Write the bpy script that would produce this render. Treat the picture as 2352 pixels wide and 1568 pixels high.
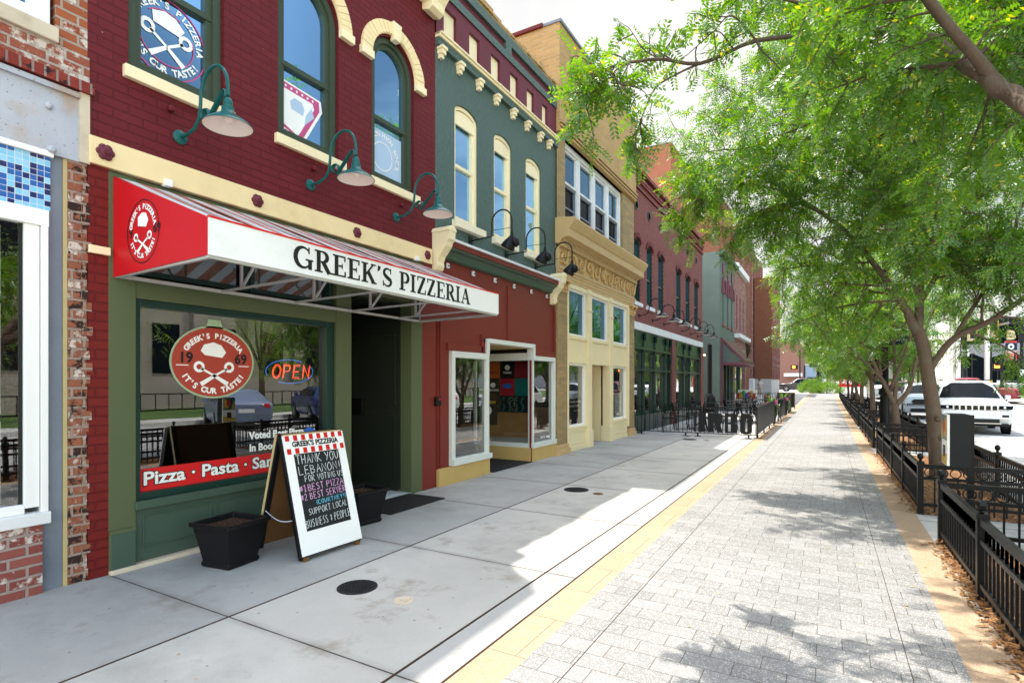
import bpy, bmesh, math, random
import numpy as np
from mathutils import Vector, Matrix
R = math.radians
for _o in list(bpy.data.objects): bpy.data.objects.remove(_o)
SC = bpy.context.scene
COL = SC.collection
rng = random.Random(7)

# ---------------------------------------------------------------- camera, sky, sun, exposure
cam_d = bpy.data.cameras.new('camera'); cam = bpy.data.objects.new('camera', cam_d); COL.objects.link(cam)
cam.location = (5.186, 0, 1.6)
cam.rotation_euler = (R(90), 0, math.atan(724/1261))
cam_d.sensor_width = 36; cam_d.lens = 1261/2352*36
cam_d.shift_y = 94/2352
cam_d.clip_start = .05; cam_d.clip_end = 3000
SC.camera = cam
SUN_TO = Vector((-1, .9, 3.13)).normalized()
sd = bpy.data.lights.new('sun', 'SUN'); sun = bpy.data.objects.new('sun', sd); COL.objects.link(sun)
sd.energy = 2.0; sd.angle = R(.5); sd.color = (1, .95, .87)
sun.rotation_euler = SUN_TO.to_track_quat('Z', 'Y').to_euler()
SC.view_settings.view_transform = 'Standard'; SC.view_settings.look = 'None'
SC.view_settings.exposure = 2.0; SC.view_settings.gamma = 1
W = bpy.data.worlds.new('World'); SC.world = W; W.use_nodes = True
def world():
    nt = W.node_tree; N = nt.nodes; Lk = nt.links
    bg = N['Background']
    sky = N.new('ShaderNodeTexSky'); sky.sky_type = 'NISHITA'; sky.sun_disc = False
    sky.sun_elevation = math.asin(SUN_TO.z); sky.sun_rotation = math.atan2(SUN_TO.x, SUN_TO.y)
    sky.air_density = 1.0; sky.dust_density = .6
    tc = N.new('ShaderNodeTexCoord'); sx = N.new('ShaderNodeSeparateXYZ'); Lk.new(tc.outputs['Generated'], sx.inputs[0])
    zz = N.new('ShaderNodeMath'); zz.operation = 'MAXIMUM'; zz.inputs[1].default_value = .0; Lk.new(sx.outputs[2], zz.inputs[0])
    za = N.new('ShaderNodeMath'); za.operation = 'ADD'; za.inputs[1].default_value = .22; Lk.new(zz.outputs[0], za.inputs[0])
    dv = N.new('ShaderNodeVectorMath'); dv.operation = 'DIVIDE'; Lk.new(tc.outputs['Generated'], dv.inputs[0])
    cb = N.new('ShaderNodeCombineXYZ')
    for k in range(3): Lk.new(za.outputs[0], cb.inputs[k])
    Lk.new(cb.outputs[0], dv.inputs[1])
    ns = N.new('ShaderNodeTexNoise'); ns.inputs['Scale'].default_value = 1.1; ns.inputs['Detail'].default_value = 8; ns.inputs['Roughness'].default_value = .55
    ns.inputs['Distortion'].default_value = .6
    Lk.new(dv.outputs[0], ns.inputs['Vector'])
    # a bank of thin cloud lies up the street (+y), clearer sky over the far side (+x)
    g = N.new('ShaderNodeMath'); g.operation = 'MULTIPLY_ADD'; g.inputs[1].default_value = .25
    Lk.new(sx.outputs[1], g.inputs[0]); Lk.new(ns.outputs['Fac'], g.inputs[2])
    g2 = N.new('ShaderNodeMath'); g2.operation = 'MULTIPLY_ADD'; g2.inputs[1].default_value = -.40
    Lk.new(sx.outputs[0], g2.inputs[0]); Lk.new(g.outputs[0], g2.inputs[2])
    rp = N.new('ShaderNodeValToRGB'); rp.color_ramp.elements[0].position = .44; rp.color_ramp.elements[1].position = .84
    Lk.new(g2.outputs[0], rp.inputs[0])
    mx = N.new('ShaderNodeMix'); mx.data_type = 'RGBA'
    wb = N.new('ShaderNodeMix'); wb.data_type = 'RGBA'; wb.blend_type = 'MULTIPLY'; wb.inputs[0].default_value = 1; wb.inputs[7].default_value = (1.3, 1.02, .75, 1); Lk.new(sky.outputs[0], wb.inputs[6])
    Lk.new(rp.outputs[0], mx.inputs[0]); Lk.new(wb.outputs[2], mx.inputs[6]); mx.inputs[7].default_value = (7.5, 7.4, 7.2, 1)
    # sky brightness shaped for fill: added overhead and behind, dimmed low up the street
    f1 = N.new('ShaderNodeMapRange'); f1.inputs[1].default_value = -.15; f1.inputs[2].default_value = .62; f1.inputs[3].default_value = 1.75; f1.inputs[4].default_value = .25; Lk.new(sx.outputs[1], f1.inputs[0])
    f2 = N.new('ShaderNodeMapRange'); f2.inputs[1].default_value = .62; f2.inputs[2].default_value = .92; f2.inputs[3].default_value = .2; f2.inputs[4].default_value = 1.85; Lk.new(sx.outputs[2], f2.inputs[0])
    fm = N.new('ShaderNodeMath'); fm.operation = 'MAXIMUM'; Lk.new(f1.outputs[0], fm.inputs[0]); Lk.new(f2.outputs[0], fm.inputs[1])
    vs = N.new('ShaderNodeVectorMath'); vs.operation = 'SCALE'; Lk.new(mx.outputs[2], vs.inputs[0]); Lk.new(fm.outputs[0], vs.inputs['Scale'])
    Lk.new(vs.outputs[0], bg.inputs[0]); bg.inputs[1].default_value = .15
world()

# ---------------------------------------------------------------- things and meshes
WORLD_AT = {}
def thing(name, label, cat, loc=(0, 0, 0), rz=0, group=None, world=False):
    o = bpy.data.objects.new(name, None); COL.objects.link(o)
    o.empty_display_size = .2
    o.location = loc; o.rotation_euler = (0, 0, rz)
    o['label'] = label; o['category'] = cat
    if group: o['group'] = group
    if world: WORLD_AT[o.name] = Vector(loc)
    return o
def tag(o, label, cat, group=None, kind=None):
    if label: o['label'] = label
    if cat: o['category'] = cat
    if group: o['group'] = group
    if kind: o['kind'] = kind
    return o
def copy_tree(o, parent=None):
    c = o.copy(); COL.objects.link(c)
    if parent: c.parent = parent
    for ch in [x for x in o.children]: copy_tree(ch, c)
    return c
def place(proto, loc, rz=0, label=None, first=False, group=None):
    o = proto if first else copy_tree(proto)
    o.location = loc; o.rotation_euler = (0, 0, rz)
    if label: o['label'] = label
    if group: o['group'] = group
    return o
def YZ(x):   # facade mapping: u -> y, v -> z, w -> out of the wall
    return lambda u, v, w=0: (x + w, u, v)
def basis(o, U, V):
    o = Vector(o); U = Vector(U).normalized(); V = Vector(V).normalized(); Wd = U.cross(V)
    return lambda u, v, w=0: tuple(o + U*u + V*v + Wd*w)
class MB:
    def __init__(s): s.v = []; s.f = []
    def add(s, vs, fs):
        n = len(s.v); s.v += [tuple(p) for p in vs]; s.f += [tuple(i+n for i in f) for f in fs]; return s
    def poly(s, pts): return s.add(pts, [tuple(range(len(pts)))])
    def box(s, x0, x1, y0, y1, z0, z1):
        return s.add([(x0,y0,z0),(x1,y0,z0),(x1,y1,z0),(x0,y1,z0),(x0,y0,z1),(x1,y0,z1),(x1,y1,z1),(x0,y1,z1)],
                     [(0,3,2,1),(4,5,6,7),(0,1,5,4),(1,2,6,5),(2,3,7,6),(3,0,4,7)])
    def bx(s, mp, u0, u1, v0, v1, w0, w1):
        c = [mp(u0,v0,w0),mp(u1,v0,w0),mp(u1,v1,w0),mp(u0,v1,w0),mp(u0,v0,w1),mp(u1,v0,w1),mp(u1,v1,w1),mp(u0,v1,w1)]
        return s.add(c, [(0,3,2,1),(4,5,6,7),(0,1,5,4),(1,2,6,5),(2,3,7,6),(3,0,4,7)])
    def prism(s, pts, mp, w0, w1, cap0=True):
        n = len(pts)
        vs = [mp(u, v, w0) for u, v in pts] + [mp(u, v, w1) for u, v in pts]
        fs = [tuple(range(n, 2*n))] + [(i, (i+1) % n, n+(i+1) % n, n+i) for i in range(n)]
        if cap0: fs.append(tuple(range(n-1, -1, -1)))
        return s.add(vs, fs)
    def bar(s, a, b, w, h=None):   # square bar between two points
        h = h or w; a = Vector(a); b = Vector(b); d = (b-a).normalized()
        up = Vector((0,0,1)) if abs(d.z) < .95 else Vector((0,1,0))
        p = d.cross(up).normalized()*w/2; q = p.cross(d).normalized()*h/2
        vs = [a-p-q, a+p-q, a+p+q, a-p+q, b-p-q, b+p-q, b+p+q, b-p+q]
        return s.add(vs, [(0,3,2,1),(4,5,6,7),(0,1,5,4),(1,2,6,5),(2,3,7,6),(3,0,4,7)])
    def tube(s, path, r, n=8, cap=True, flat=1):
        path = [Vector(p) for p in path]; m = len(path)
        rs = r if hasattr(r, '__len__') else [r]*m
        n0 = len(s.v); pr = None
        for i, p in enumerate(path):
            d = (path[min(i+1, m-1)]-path[max(i-1, 0)]).normalized()
            if pr is None:
                up = Vector((0,0,1)) if abs(d.z) < .9 else Vector((0,1,0))
                pr = d.cross(up).normalized()
            pr = (pr - d*pr.dot(d)).normalized(); q = d.cross(pr)
            for k in range(n):
                a = 2*math.pi*k/n
                s.v.append(tuple(p + (pr*math.cos(a)*flat + q*math.sin(a))*rs[i]))
        for i in range(m-1):
            for k in range(n):
                a = n0+i*n+k; b = n0+i*n+(k+1) % n
                s.f.append((a, b, b+n, a+n))
        if cap:
            s.f.append(tuple(n0+k for k in range(n-1, -1, -1))); s.f.append(tuple(n0+(m-1)*n+k for k in range(n)))
        return s
    def lathe(s, prof, c=(0,0,0), n=16, mp=None, cap=True):
        n0 = len(s.v); m = len(prof)
        for r, z in prof:
            for k in range(n):
                a = 2*math.pi*k/n; p = (r*math.cos(a), r*math.sin(a), z)
                s.v.append(mp(*p) if mp else (c[0]+p[0], c[1]+p[1], c[2]+p[2]))
        for i in range(m-1):
            for k in range(n):
                a = n0+i*n+k; b = n0+i*n+(k+1) % n
                s.f.append((a, b, b+n, a+n))
        if cap and prof[0][0] > 1e-6: s.f.append(tuple(n0+k for k in range(n-1, -1, -1)))
        if cap and prof[-1][0] > 1e-6: s.f.append(tuple(n0+(m-1)*n+k for k in range(n)))
        return s
    def ball(s, c, r, n=10, sz=1):
        return s.lathe([(max(1e-5, r*math.sin(math.pi*i/8)), -r*sz*math.cos(math.pi*i/8)) for i in range(9)], c, n)
    def build(s, name, mat, parent=None, smooth=False, bevel=0, label=None):
        me = bpy.data.meshes.new(name)
        vs = s.v
        r = parent
        while r is not None and r.parent is not None: r = r.parent
        if r is not None and r.name in WORLD_AT:
            l = WORLD_AT[r.name]; vs = [(p[0]-l.x, p[1]-l.y, p[2]-l.z) for p in vs]
        me.from_pydata(vs, [], s.f); me.update()
        o = bpy.data.objects.new(name, me); COL.objects.link(o)
        if mat: me.materials.append(mat)
        if parent is not None: o.parent = parent
        if smooth:
            for p in me.polygons: p.use_smooth = True
            if smooth != 2:
                try: me.set_sharp_from_angle(angle=R(40))
                except Exception: pass
        if bevel:
            b = o.modifiers.new('bevel', 'BEVEL'); b.width = bevel; b.segments = 2; b.limit_method = 'ANGLE'
        if label: o['label'] = label
        return o

# ---------------------------------------------------------------- lettering
def txt(mb, body, mp, u, v, size, bold=0, align='CENTER', w=0, depth=0, sx=1.0, space=1.0):
    c = bpy.data.curves.new('lettering', 'FONT'); c.body = body; c.size = size; c.offset = bold; c.align_x = align; c.align_y = 'CENTER'
    c.space_character = space; c.resolution_u = 3
    o = bpy.data.objects.new('lettering', c); me = o.to_mesh()
    vs = [(q.co.x, q.co.y) for q in me.vertices]; fs = [tuple(p.vertices) for p in me.polygons]
    o.to_mesh_clear(); bpy.data.objects.remove(o); bpy.data.curves.remove(c)
    mb.add([mp(u+x*sx, v+y, w) for x, y in vs], fs)
    return mb
def arc_txt(mb, body, mp, cu, cv, ru, rv, a0, a1, size, bold=0, w=0, inward=False):
    n = len(body)
    for i, ch in enumerate(body):
        if ch == ' ': continue
        a = R(a0+(a1-a0)*(i/(n-1) if n > 1 else 0))
        pu, pv = cu+ru*math.cos(a), cv+rv*math.sin(a)
        t = math.atan2(rv*math.cos(a), -ru*math.sin(a)) + (math.pi if not inward else 0)
        ct, st = math.cos(t), math.sin(t)
        txt(mb, ch, lambda x, y, ww=0: mp(pu+x*ct-y*st, pv+x*st+y*ct, ww), 0, 0, size, bold, w=w)
    return mb
def ribbon(mb, pts, wd, mp, w=0):
    n = len(pts); L = []; Rr = []
    for i in range(n):
        a = Vector(pts[max(i-1, 0)]); b = Vector(pts[min(i+1, n-1)]); d = (b-a)
        d = d.normalized() if d.length > 0 else Vector((1, 0))
        h = (wd[i] if hasattr(wd, '__len__') else wd)/2
        p = Vector(pts[i]); q = Vector((-d.y, d.x))*h
        L.append(p+q); Rr.append(p-q)
    mb.add([mp(p.x, p.y, w) for p in L]+[mp(p.x, p.y, w) for p in Rr], [(n+i, n+i+1, i+1, i) for i in range(n-1)])
    return mb
def arcp(cx, cy, rx, ry, a0, a1, n=14):
    return [(cx+rx*math.cos(R(a0+(a1-a0)*i/n)), cy+ry*math.sin(R(a0+(a1-a0)*i/n))) for i in range(n+1)]
# slab-serif capitals, one unit tall: list of (points, widths)
SERIF = {
 'E': (.74, [([(.2,.0),(.2,1)],.2),([(.0,.035),(.7,.035)],.07),([(.0,.965),(.68,.965)],.07),([(.66,.0),(.66,.27)],.08),([(.64,1),(.64,.75)],.08),([(.3,.5),(.5,.5)],.08),([(.5,.37),(.5,.63)],.06)]),
 'R': (.86, [([(.2,0),(.2,1)],.2),([(0,.035),(.4,.035)],.07),([(0,.965),(.4,.965)],.07),(arcp(.38,.73,.24,.235,90,-90),[.07,.09,.12,.15,.17,.19,.2,.2,.2,.19,.17,.15,.12,.09,.07]),([(.3,.495),(.4,.495)],.07),([(.4,.52),(.72,.0)],.2),([(.6,.035),(.92,.035)],.07)]),
 'P': (.74, [([(.2,0),(.2,1)],.2),([(0,.035),(.42,.035)],.07),([(0,.965),(.4,.965)],.07),(arcp(.38,.7,.25,.26,90,-90),[.07,.09,.12,.15,.17,.19,.2,.2,.2,.19,.17,.15,.12,.09,.07]),([(.3,.44),(.4,.44)],.07)]),
 'K': (.88, [([(.2,0),(.2,1)],.2),([(0,.035),(.4,.035)],.07),([(0,.965),(.4,.965)],.07),([(.28,.42),(.7,.96)],.09),([(.56,.965),(.86,.965)],.07),([(.4,.56),(.74,.02)],.2),([(.58,.035),(.92,.035)],.07)]),
 'I': (.44, [([(.2,0),(.2,1)],.2),([(0,.035),(.4,.035)],.07),([(0,.965),(.4,.965)],.07)]),
 'Z': (.72, [([(.02,.965),(.66,.965)],.07),([(.02,.035),(.68,.035)],.07),([(.56,.96),(.12,.04)],.2),([(.06,1),(.06,.74)],.08),([(.64,0),(.64,.26)],.08)]),
 'A': (.86, [([(.12,.02),(.42,.98)],.08),([(.42,.98),(.72,.02)],.2),([(.22,.33),(.6,.33)],.07),([(-.02,.035),(.28,.035)],.07),([(.54,.035),(.9,.035)],.07)]),
 'G': (.94, [(arcp(.46,.5,.36,.45,48,330,20),[.07,.08,.09,.1,.12,.15,.18,.2,.21,.21,.21,.21,.2,.18,.15,.12,.1,.09,.08,.08,.1]),([(.72,1),(.72,.7)],.07),([(.77,.0),(.77,.42)],.18),([(.56,.42),(.92,.42)],.07)]),
 'S': (.68, [(arcp(.34,.735,.22,.225,40,200,9)+[(.22,.56),(.42,.44)]+arcp(.33,.265,.24,.225,30,-150,9),[.07,.08,.08,.09,.1,.12,.14,.16,.18,.19,.2,.2,.19,.18,.16,.14,.12,.1,.09,.08,.08,.07]),([(.55,.99),(.55,.7)],.07),([(.07,.01),(.07,.3)],.07)]),
 "'": (.3, [([(.16,1.0),(.14,.84),(.06,.7)],[.2,.17,.04])]),
 ' ': (.36, []),
}
def serif(mb, body, mp, u, v, size, sp=.06, sx=1.0, w=0):
    for ch in body:
        wd, st = SERIF[ch]
        for k, (pts, ww) in enumerate(st):
            ribbon(mb, [(u+x*size*sx, v+y*size) for x, y in pts], [q*size*1.12 for q in ww] if hasattr(ww, '__len__') else ww*size*1.16, mp, w+k*.0003)
        u += (wd+sp)*size*sx
    return u
CH = {'A':[[(0,0),(.5,1.5),(1,0)],[(.2,.6),(.8,.6)]],'B':[[(0,0),(0,1.5),(.7,1.3),(.75,1),(.05,.8),(.9,.55),(.85,.15),(0,0)]],'C':[[(.9,1.25),(.6,1.5),(.2,1.3),(0,.7),(.2,.15),(.6,0),(.95,.25)]],
 'E':[[(.85,1.5),(.05,1.5),(0,0),(.9,0)],[(0,.8),(.7,.8)]],'F':[[(.9,1.5),(.05,1.5),(0,0)],[(0,.8),(.7,.8)]],'G':[[(.9,1.3),(.5,1.5),(.05,1),(.1,.3),(.5,0),(.95,.3),(.95,.7),(.5,.7)]],
 'H':[[(0,0),(.05,1.5)],[(.9,0),(.95,1.5)],[(0,.75),(.9,.75)]],'I':[[(.3,0),(.3,1.5)]],'K':[[(0,0),(.05,1.5)],[(.9,1.5),(.1,.7),(1,0)]],'L':[[(.05,1.5),(0,0),(.9,.05)]],
 'N':[[(0,0),(.05,1.5),(.9,0),(.95,1.5)]],'O':[[(.5,1.5),(.1,1.2),(0,.7),(.2,.1),(.5,0),(.9,.3),(1,.9),(.8,1.35),(.5,1.5)]],'P':[[(0,0),(.05,1.5),(.75,1.4),(.85,1),(.05,.65)]],
 'R':[[(0,0),(.05,1.5),(.75,1.4),(.8,1),(.1,.75),(.95,0)]],'S':[[(.85,1.3),(.5,1.5),(.1,1.2),(.3,.85),(.75,.6),(.8,.2),(.4,0),(.05,.2)]],'T':[[(0,1.5),(1,1.5)],[(.5,1.5),(.48,0)]],
 'U':[[(0,1.5),(.05,.4),(.4,0),(.85,.35),(.95,1.5)]],'V':[[(0,1.5),(.5,0),(1,1.5)]],'Y':[[(0,1.5),(.5,.75)],[(1,1.5),(.4,0)]],'Z':[[(.05,1.5),(.9,1.5),(0,0),(.95,0)]],
 '#':[[(.3,.2),(.45,1.3)],[(.7,.2),(.85,1.3)],[(.1,.55),(1,.6)],[(.15,.95),(1.05,1)]],'1':[[(.2,1.2),(.5,1.5),(.5,0)],[(.2,0),(.8,0)]],'2':[[(.1,1.2),(.4,1.5),(.8,1.2),(.7,.8),(0,0),(.95,0)]],
 '!':[[(.4,1.5),(.35,.4)],[(.35,.1),(.35,0)]],'(':[[(.6,1.6),(.2,.8),(.6,-.1)]],')':[[(.2,1.6),(.6,.8),(.2,-.1)]],'&':[[(.8,1.1),(.2,1.1),(.6,.75),(.15,.4),(.8,.4)],[(.5,1.4),(.5,.1)]]}
def chalk(mb, body, mp, u0, u1, v, h, wd, w, slope=0):
    n = sum(.55 if c in "I1!() " else 1 for c in body); st = (u1-u0)/n; u = u0
    for c in body:
        k = .55 if c in "I1!() " else 1
        for s in CH.get(c, []):
            pts = [(u+x*st*.72*min(1, k*1.5)+rng.uniform(-.05, .05)*st, v+y*h/1.5+(u-u0)*slope+rng.uniform(-.03, .03)*h) for x, y in s]
            ribbon(mb, pts, wd, mp, w)
        u += st*k
    return mb
# ---------------------------------------------------------------- materials
class NT:
    def __init__(s, name):
        s.m = bpy.data.materials.new(name); s.m.use_nodes = True; s.t = s.m.node_tree; s.N = s.t.nodes; s.L = s.t.links
        s.b = s.N['Principled BSDF']
    def n(s, typ, **kw):
        x = s.N.new('ShaderNode'+typ)
        for k, v in kw.items(): setattr(x, k, v)
        return x
    def link(s, a, b): s.L.new(a, b)
    def coord(s): return s.n('TexCoord').outputs['Object']
    def math(s, op, a, b=None, c=None):
        x = s.n('Math', operation=op)
        for i, q in enumerate((a, b, c)):
            if q is None: continue
            if isinstance(q, (int, float)): x.inputs[i].default_value = q
            else: s.link(q, x.inputs[i])
        return x.outputs[0]
    def noise(s, vec, sc, det=4, rough=.55, dist=0):
        x = s.n('TexNoise'); x.inputs['Scale'].default_value = sc; x.inputs['Detail'].default_value = det
        x.inputs['Roughness'].default_value = rough; x.inputs['Distortion'].default_value = dist
        s.link(vec, x.inputs['Vector']); return x.outputs['Fac']
    def mix(s, f, a, b):
        x = s.n('Mix', data_type='RGBA')
        for i, q in ((0, f), (6, a), (7, b)):
            if isinstance(q, (int, float)): x.inputs[i].default_value = q
            elif isinstance(q, tuple): x.inputs[i].default_value = (*q[:3], 1)
            else: s.link(q, x.inputs[i])
        return x.outputs[2]
    def ramp(s, f, a, b):   # 0 below a, 1 above b
        x = s.n('MapRange'); x.inputs[1].default_value = a; x.inputs[2].default_value = b; s.link(f, x.inputs[0]); return x.outputs[0]
    def wall_uv(s):         # along the wall, up the wall (axis-aligned walls)
        c = s.coord(); sp = s.n('SeparateXYZ'); s.link(c, sp.inputs[0])
        g = s.n('NewGeometry'); sn = s.n('SeparateXYZ'); s.link(g.outputs['True Normal'], sn.inputs[0])
        ax = s.math('GREATER_THAN', s.math('ABSOLUTE', sn.outputs[0]), .7)
        u = s.math('ADD', s.math('MULTIPLY', sp.outputs[1], ax), s.math('MULTIPLY', sp.outputs[0], s.math('SUBTRACT', 1.0, ax)))
        cb = s.n('CombineXYZ'); s.link(u, cb.inputs[0]); s.link(sp.outputs[2], cb.inputs[1]); return cb.outputs[0], c
    def bump(s, h, st, dist=.01):
        x = s.n('Bump'); x.inputs['Strength'].default_value = st; x.inputs['Distance'].default_value = dist
        s.link(h, x.inputs['Height']); s.link(x.outputs[0], s.b.inputs['Normal']); return x
    def fin(s, col, rough=.6, metal=0, spec=.5):
        if isinstance(col, tuple): s.b.inputs['Base Color'].default_value = (*col[:3], 1)
        else: s.link(col, s.b.inputs['Base Color'])
        s.b.inputs['Roughness'].default_value = rough; s.b.inputs['Metallic'].default_value = metal
        s.b.inputs['Specular IOR Level'].default_value = spec
        return s.m
def sc3(c, k): return tuple(min(1, x*k) for x in c)
def plain(name, col, rough=.5, var=.12, vs=2.5, bump=.15, bs=60, metal=0, spec=.25, dirt=None, chips=None):
    m = NT(name); c = m.coord()
    col_ = m.mix(m.noise(c, vs, 5), sc3(col, 1-var), sc3(col, 1+var))
    if dirt: col_ = m.mix(m.math('MULTIPLY', m.ramp(m.noise(c, vs*.7, 6, .65), .5, .75), .6), col_, dirt)
    if chips: col_ = m.mix(m.ramp(m.noise(c, 14, 6, .7), .70, .72), col_, chips)
    if bump: m.bump(m.noise(c, bs, 4), bump, .004)
    return m.fin(col_, rough, metal, spec)
def emit(name, col, st):
    m = NT(name); m.b.inputs['Emission Color'].default_value = (*col, 1); m.b.inputs['Emission Strength'].default_value = st
    return m.fin(col, .5)
def brick(name, c1, c2, mortar, bw=.22, bh=.075, ms=.009, painted=False, bump=.8, var=.25, stain=None, white=0, black=0, rough=.8, chips=0):
    m = NT(name); uv, c = m.wall_uv()
    wob = m.n('Vector' + 'Math', operation='ADD'); nz = m.n('TexNoise'); nz.inputs['Scale'].default_value = 9; m.link(c, nz.inputs['Vector'])
    sb = m.n('VectorMath', operation='MULTIPLY_ADD'); m.link(nz.outputs['Color'], sb.inputs[0]); sb.inputs[1].default_value = (.008,)*3; m.link(uv, sb.inputs[2])
    b = m.n('TexBrick'); m.link(sb.outputs[0], b.inputs['Vector'])
    b.inputs['Scale'].default_value = 1; b.inputs['Brick Width'].default_value = bw; b.inputs['Row Height'].default_value = bh
    b.inputs['Mortar Size'].default_value = ms; b.inputs['Mortar Smooth'].default_value = .25
    for k, v in (('Color1', c1), ('Color2', c2), ('Mortar', mortar)): b.inputs[k].default_value = (*v, 1)
    col = m.mix(m.math('MULTIPLY', m.noise(c, 2.2, 6, .6), var*2), b.outputs['Color'], sc3(c1, .55))
    if stain: col = m.mix(m.math('MULTIPLY', m.ramp(m.noise(c, 1.1, 6, .65), .48, .75), .7), col, stain)
    if white or black:      # old paint and soot hold brick by brick
        b2 = m.n('TexBrick'); m.link(sb.outputs[0], b2.inputs['Vector'])
        for k, v in (('Scale', 1), ('Brick Width', bw), ('Row Height', bh), ('Mortar Size', ms), ('Mortar Smooth', .3)): b2.inputs[k].default_value = v
        for k, v in (('Color1', 0), ('Color2', 1), ('Mortar', .5)): b2.inputs[k].default_value = (v, v, v, 1)
        sc_ = m.n('SeparateColor'); m.link(b2.outputs['Color'], sc_.inputs[0]); per = m.math('MULTIPLY_ADD', sc_.outputs[0], .26, -.13)
    if white: col = m.mix(m.math('MULTIPLY', m.ramp(m.math('ADD', m.noise(c, 10, 8, .72), per), 1-white, 1.08-white), .9), col, (.58, .54, .48))
    if black: col = m.mix(m.math('MULTIPLY', m.ramp(m.math('SUBTRACT', m.noise(c, 8.5, 8, .75), per), 1-black, 1.05-black), .93), col, (.014, .015, .016))
    if chips: col = m.mix(m.ramp(m.noise(c, 11, 8, .78), 1-chips, 1.01-chips), col, (.5, .42, .38))
    h = m.math('ADD', m.math('MULTIPLY', b.outputs['Fac'], -1.0), m.math('MULTIPLY', m.noise(c, 35, 5), .55))
    m.bump(h, bump, .006 if painted else .009)
    return m.fin(col, rough, 0, .15)
MT = {}
P = MT
P['maroon'] = brick('maroon painted brick', (.145,.017,.023), (.122,.014,.019), (.10,.011,.015), bw=.23, bh=.078, ms=.007, painted=True, bump=1, var=.3, rough=.55, chips=.315)
P['maroon_low'] = brick('maroon painted brick low', (.16,.017,.015), (.14,.015,.014), (.12,.012,.012), bh=.078, painted=True, bump=.9, var=.12, rough=.45, chips=.26)
P['cream'] = plain('cream paint', (.78,.62,.35), .5, .07, 2, .25, 40, dirt=(.55,.42,.22))
P['cream_light'] = plain('pale cream paint', (.82,.70,.45), .45, .05, 2, .15, 60, dirt=(.62,.52,.34))
P['cream_peel'] = plain('peeling cream paint', (.76,.68,.5), .5, .06, 2, .3, 40, chips=(.35,.27,.2))
P['sage'] = plain('sage green paint', (.085,.105,.052), .38, .06, 1.5, .1, 80)
P['sage_low'] = plain('scuffed green paint', (.055,.088,.066), .38, .08, 1.5, .1, 80, chips=(.3,.33,.28))
P['dkgreen'] = plain('dark green paint', (.012,.035,.028), .3, .1, 2, .05)
P['wingreen'] = plain('olive window paint', (.048,.066,.042), .38, .08, 2, .1)
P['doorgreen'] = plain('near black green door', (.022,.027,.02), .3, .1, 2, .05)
P['stucco'] = plain('green stucco', (.07,.125,.112), .55, .16, 1.6, 0)
def _stucco():
    m = NT('rough green stucco'); c = m.coord()
    mp = m.n('Mapping'); mp.inputs['Scale'].default_value = (1, 1.6, .7); m.link(c, mp.inputs[0])
    nz = m.noise(mp.outputs[0], 16, 4, .6, .4)
    col = m.mix(nz, (.050,.088,.077), (.074,.122,.107))
    m.bump(nz, .9, .03); return m.fin(col, .5, 0, .35)
P['stucco'] = _stucco()
P['frieze'] = plain('plum paint', (.115,.02,.034), .5, .12, 3, .3, 30)
P['panelred'] = plain('brick red panel paint', (.155,.022,.016), .42, .08, 1.3, .12, 50)
P['yellow'] = plain('ochre stucco', (.48,.33,.12), .6, .1, 3, .4, 50, chips=(.42,.40,.38))
P['green_trim'] = plain('moss green trim', (.045,.085,.055), .35, .08, 2)
P['white'] = plain('white paint', (.78,.78,.76), .4, .04, 2, .06)
P['white_old'] = plain('weathered white paint', (.66,.67,.68), .5, .08, 3, .3, 50, dirt=(.4,.4,.38))
P['awnwhite'] = plain('awning vinyl', (.74,.75,.74), .45, .05, 1.5, .35, 2.5, dirt=(.52,.51,.47))
P['awnred'] = plain('red awning vinyl', (.50,.006,.012), .45, .22, 1.2, .4, 2.5)
P['black'] = plain('black powder coat', (.006,.006,.007), .4, .15, 4, .08, 90, spec=.2)
P['blackmat'] = plain('matt black', (.014,.014,.015), .75, .2, 5, .2, 120)
P['ink'] = plain('black lettering', (.012,.013,.012), .5, 0, 1, 0)
P['bluegrey'] = plain('blue grey painted steel', (.165,.19,.23), .42, .18, 2.5, .2, 40, dirt=(.1,.11,.14))
P['teal'] = plain('teal enamel', (.008,.085,.082), .28, .08, 3, .03)
P['enamel'] = plain('white enamel inside', (.8,.72,.64), .35, .02, 2, 0)
P['stone'] = plain('limestone', (.55,.47,.36), .8, .15, 5, .4, 60, dirt=(.35,.28,.2))
P['tan'] = plain('tan terracotta', (.52,.335,.14), .5, .14, 4, .3, 40, dirt=(.36,.2,.07))
P['cornice'] = plain('tan painted cornice', (.50,.34,.16), .45, .1, 3, .2, 40)
P['bcream'] = plain('butter cream paint', (.72,.61,.38), .42, .04, 1.5, .08)
P['beige'] = brick('beige brick', (.50,.31,.115), (.38,.235,.09), (.46,.36,.22), bw=.30, bh=.078, ms=.010, bump=.8, var=.3, rough=.6)
P['beige_pier'] = brick('beige ironspot brick', (.40,.28,.13), (.25,.19,.11), (.30,.22,.12), bw=.30, bh=.078, ms=.006, bump=.6, var=.35, rough=.6)
P['red'] = brick('red brick', (.20,.035,.03), (.155,.026,.026), (.34,.27,.25), bw=.22, bh=.078, ms=.009, bump=.7, var=.3, rough=.8)
P['orange_old'] = brick('weathered orange brick', (.38,.115,.05), (.26,.06,.035), (.40,.35,.29), bw=.22, bh=.078, ms=.011, bump=1, var=.3, white=.42, rough=.9)
P['orange_white'] = brick('whitewashed old brick', (.33,.10,.06), (.25,.07,.05), (.42,.37,.32), bw=.23, bh=.078, ms=.011, bump=1, var=.3, white=.49, black=.30, rough=.9)
P['pink_low'] = brick('pinkish old brick', (.30,.09,.075), (.21,.05,.045), (.36,.31,.28), bw=.22, bh=.078, ms=.012, bump=1, var=.3, white=.40, rough=.85)
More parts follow.
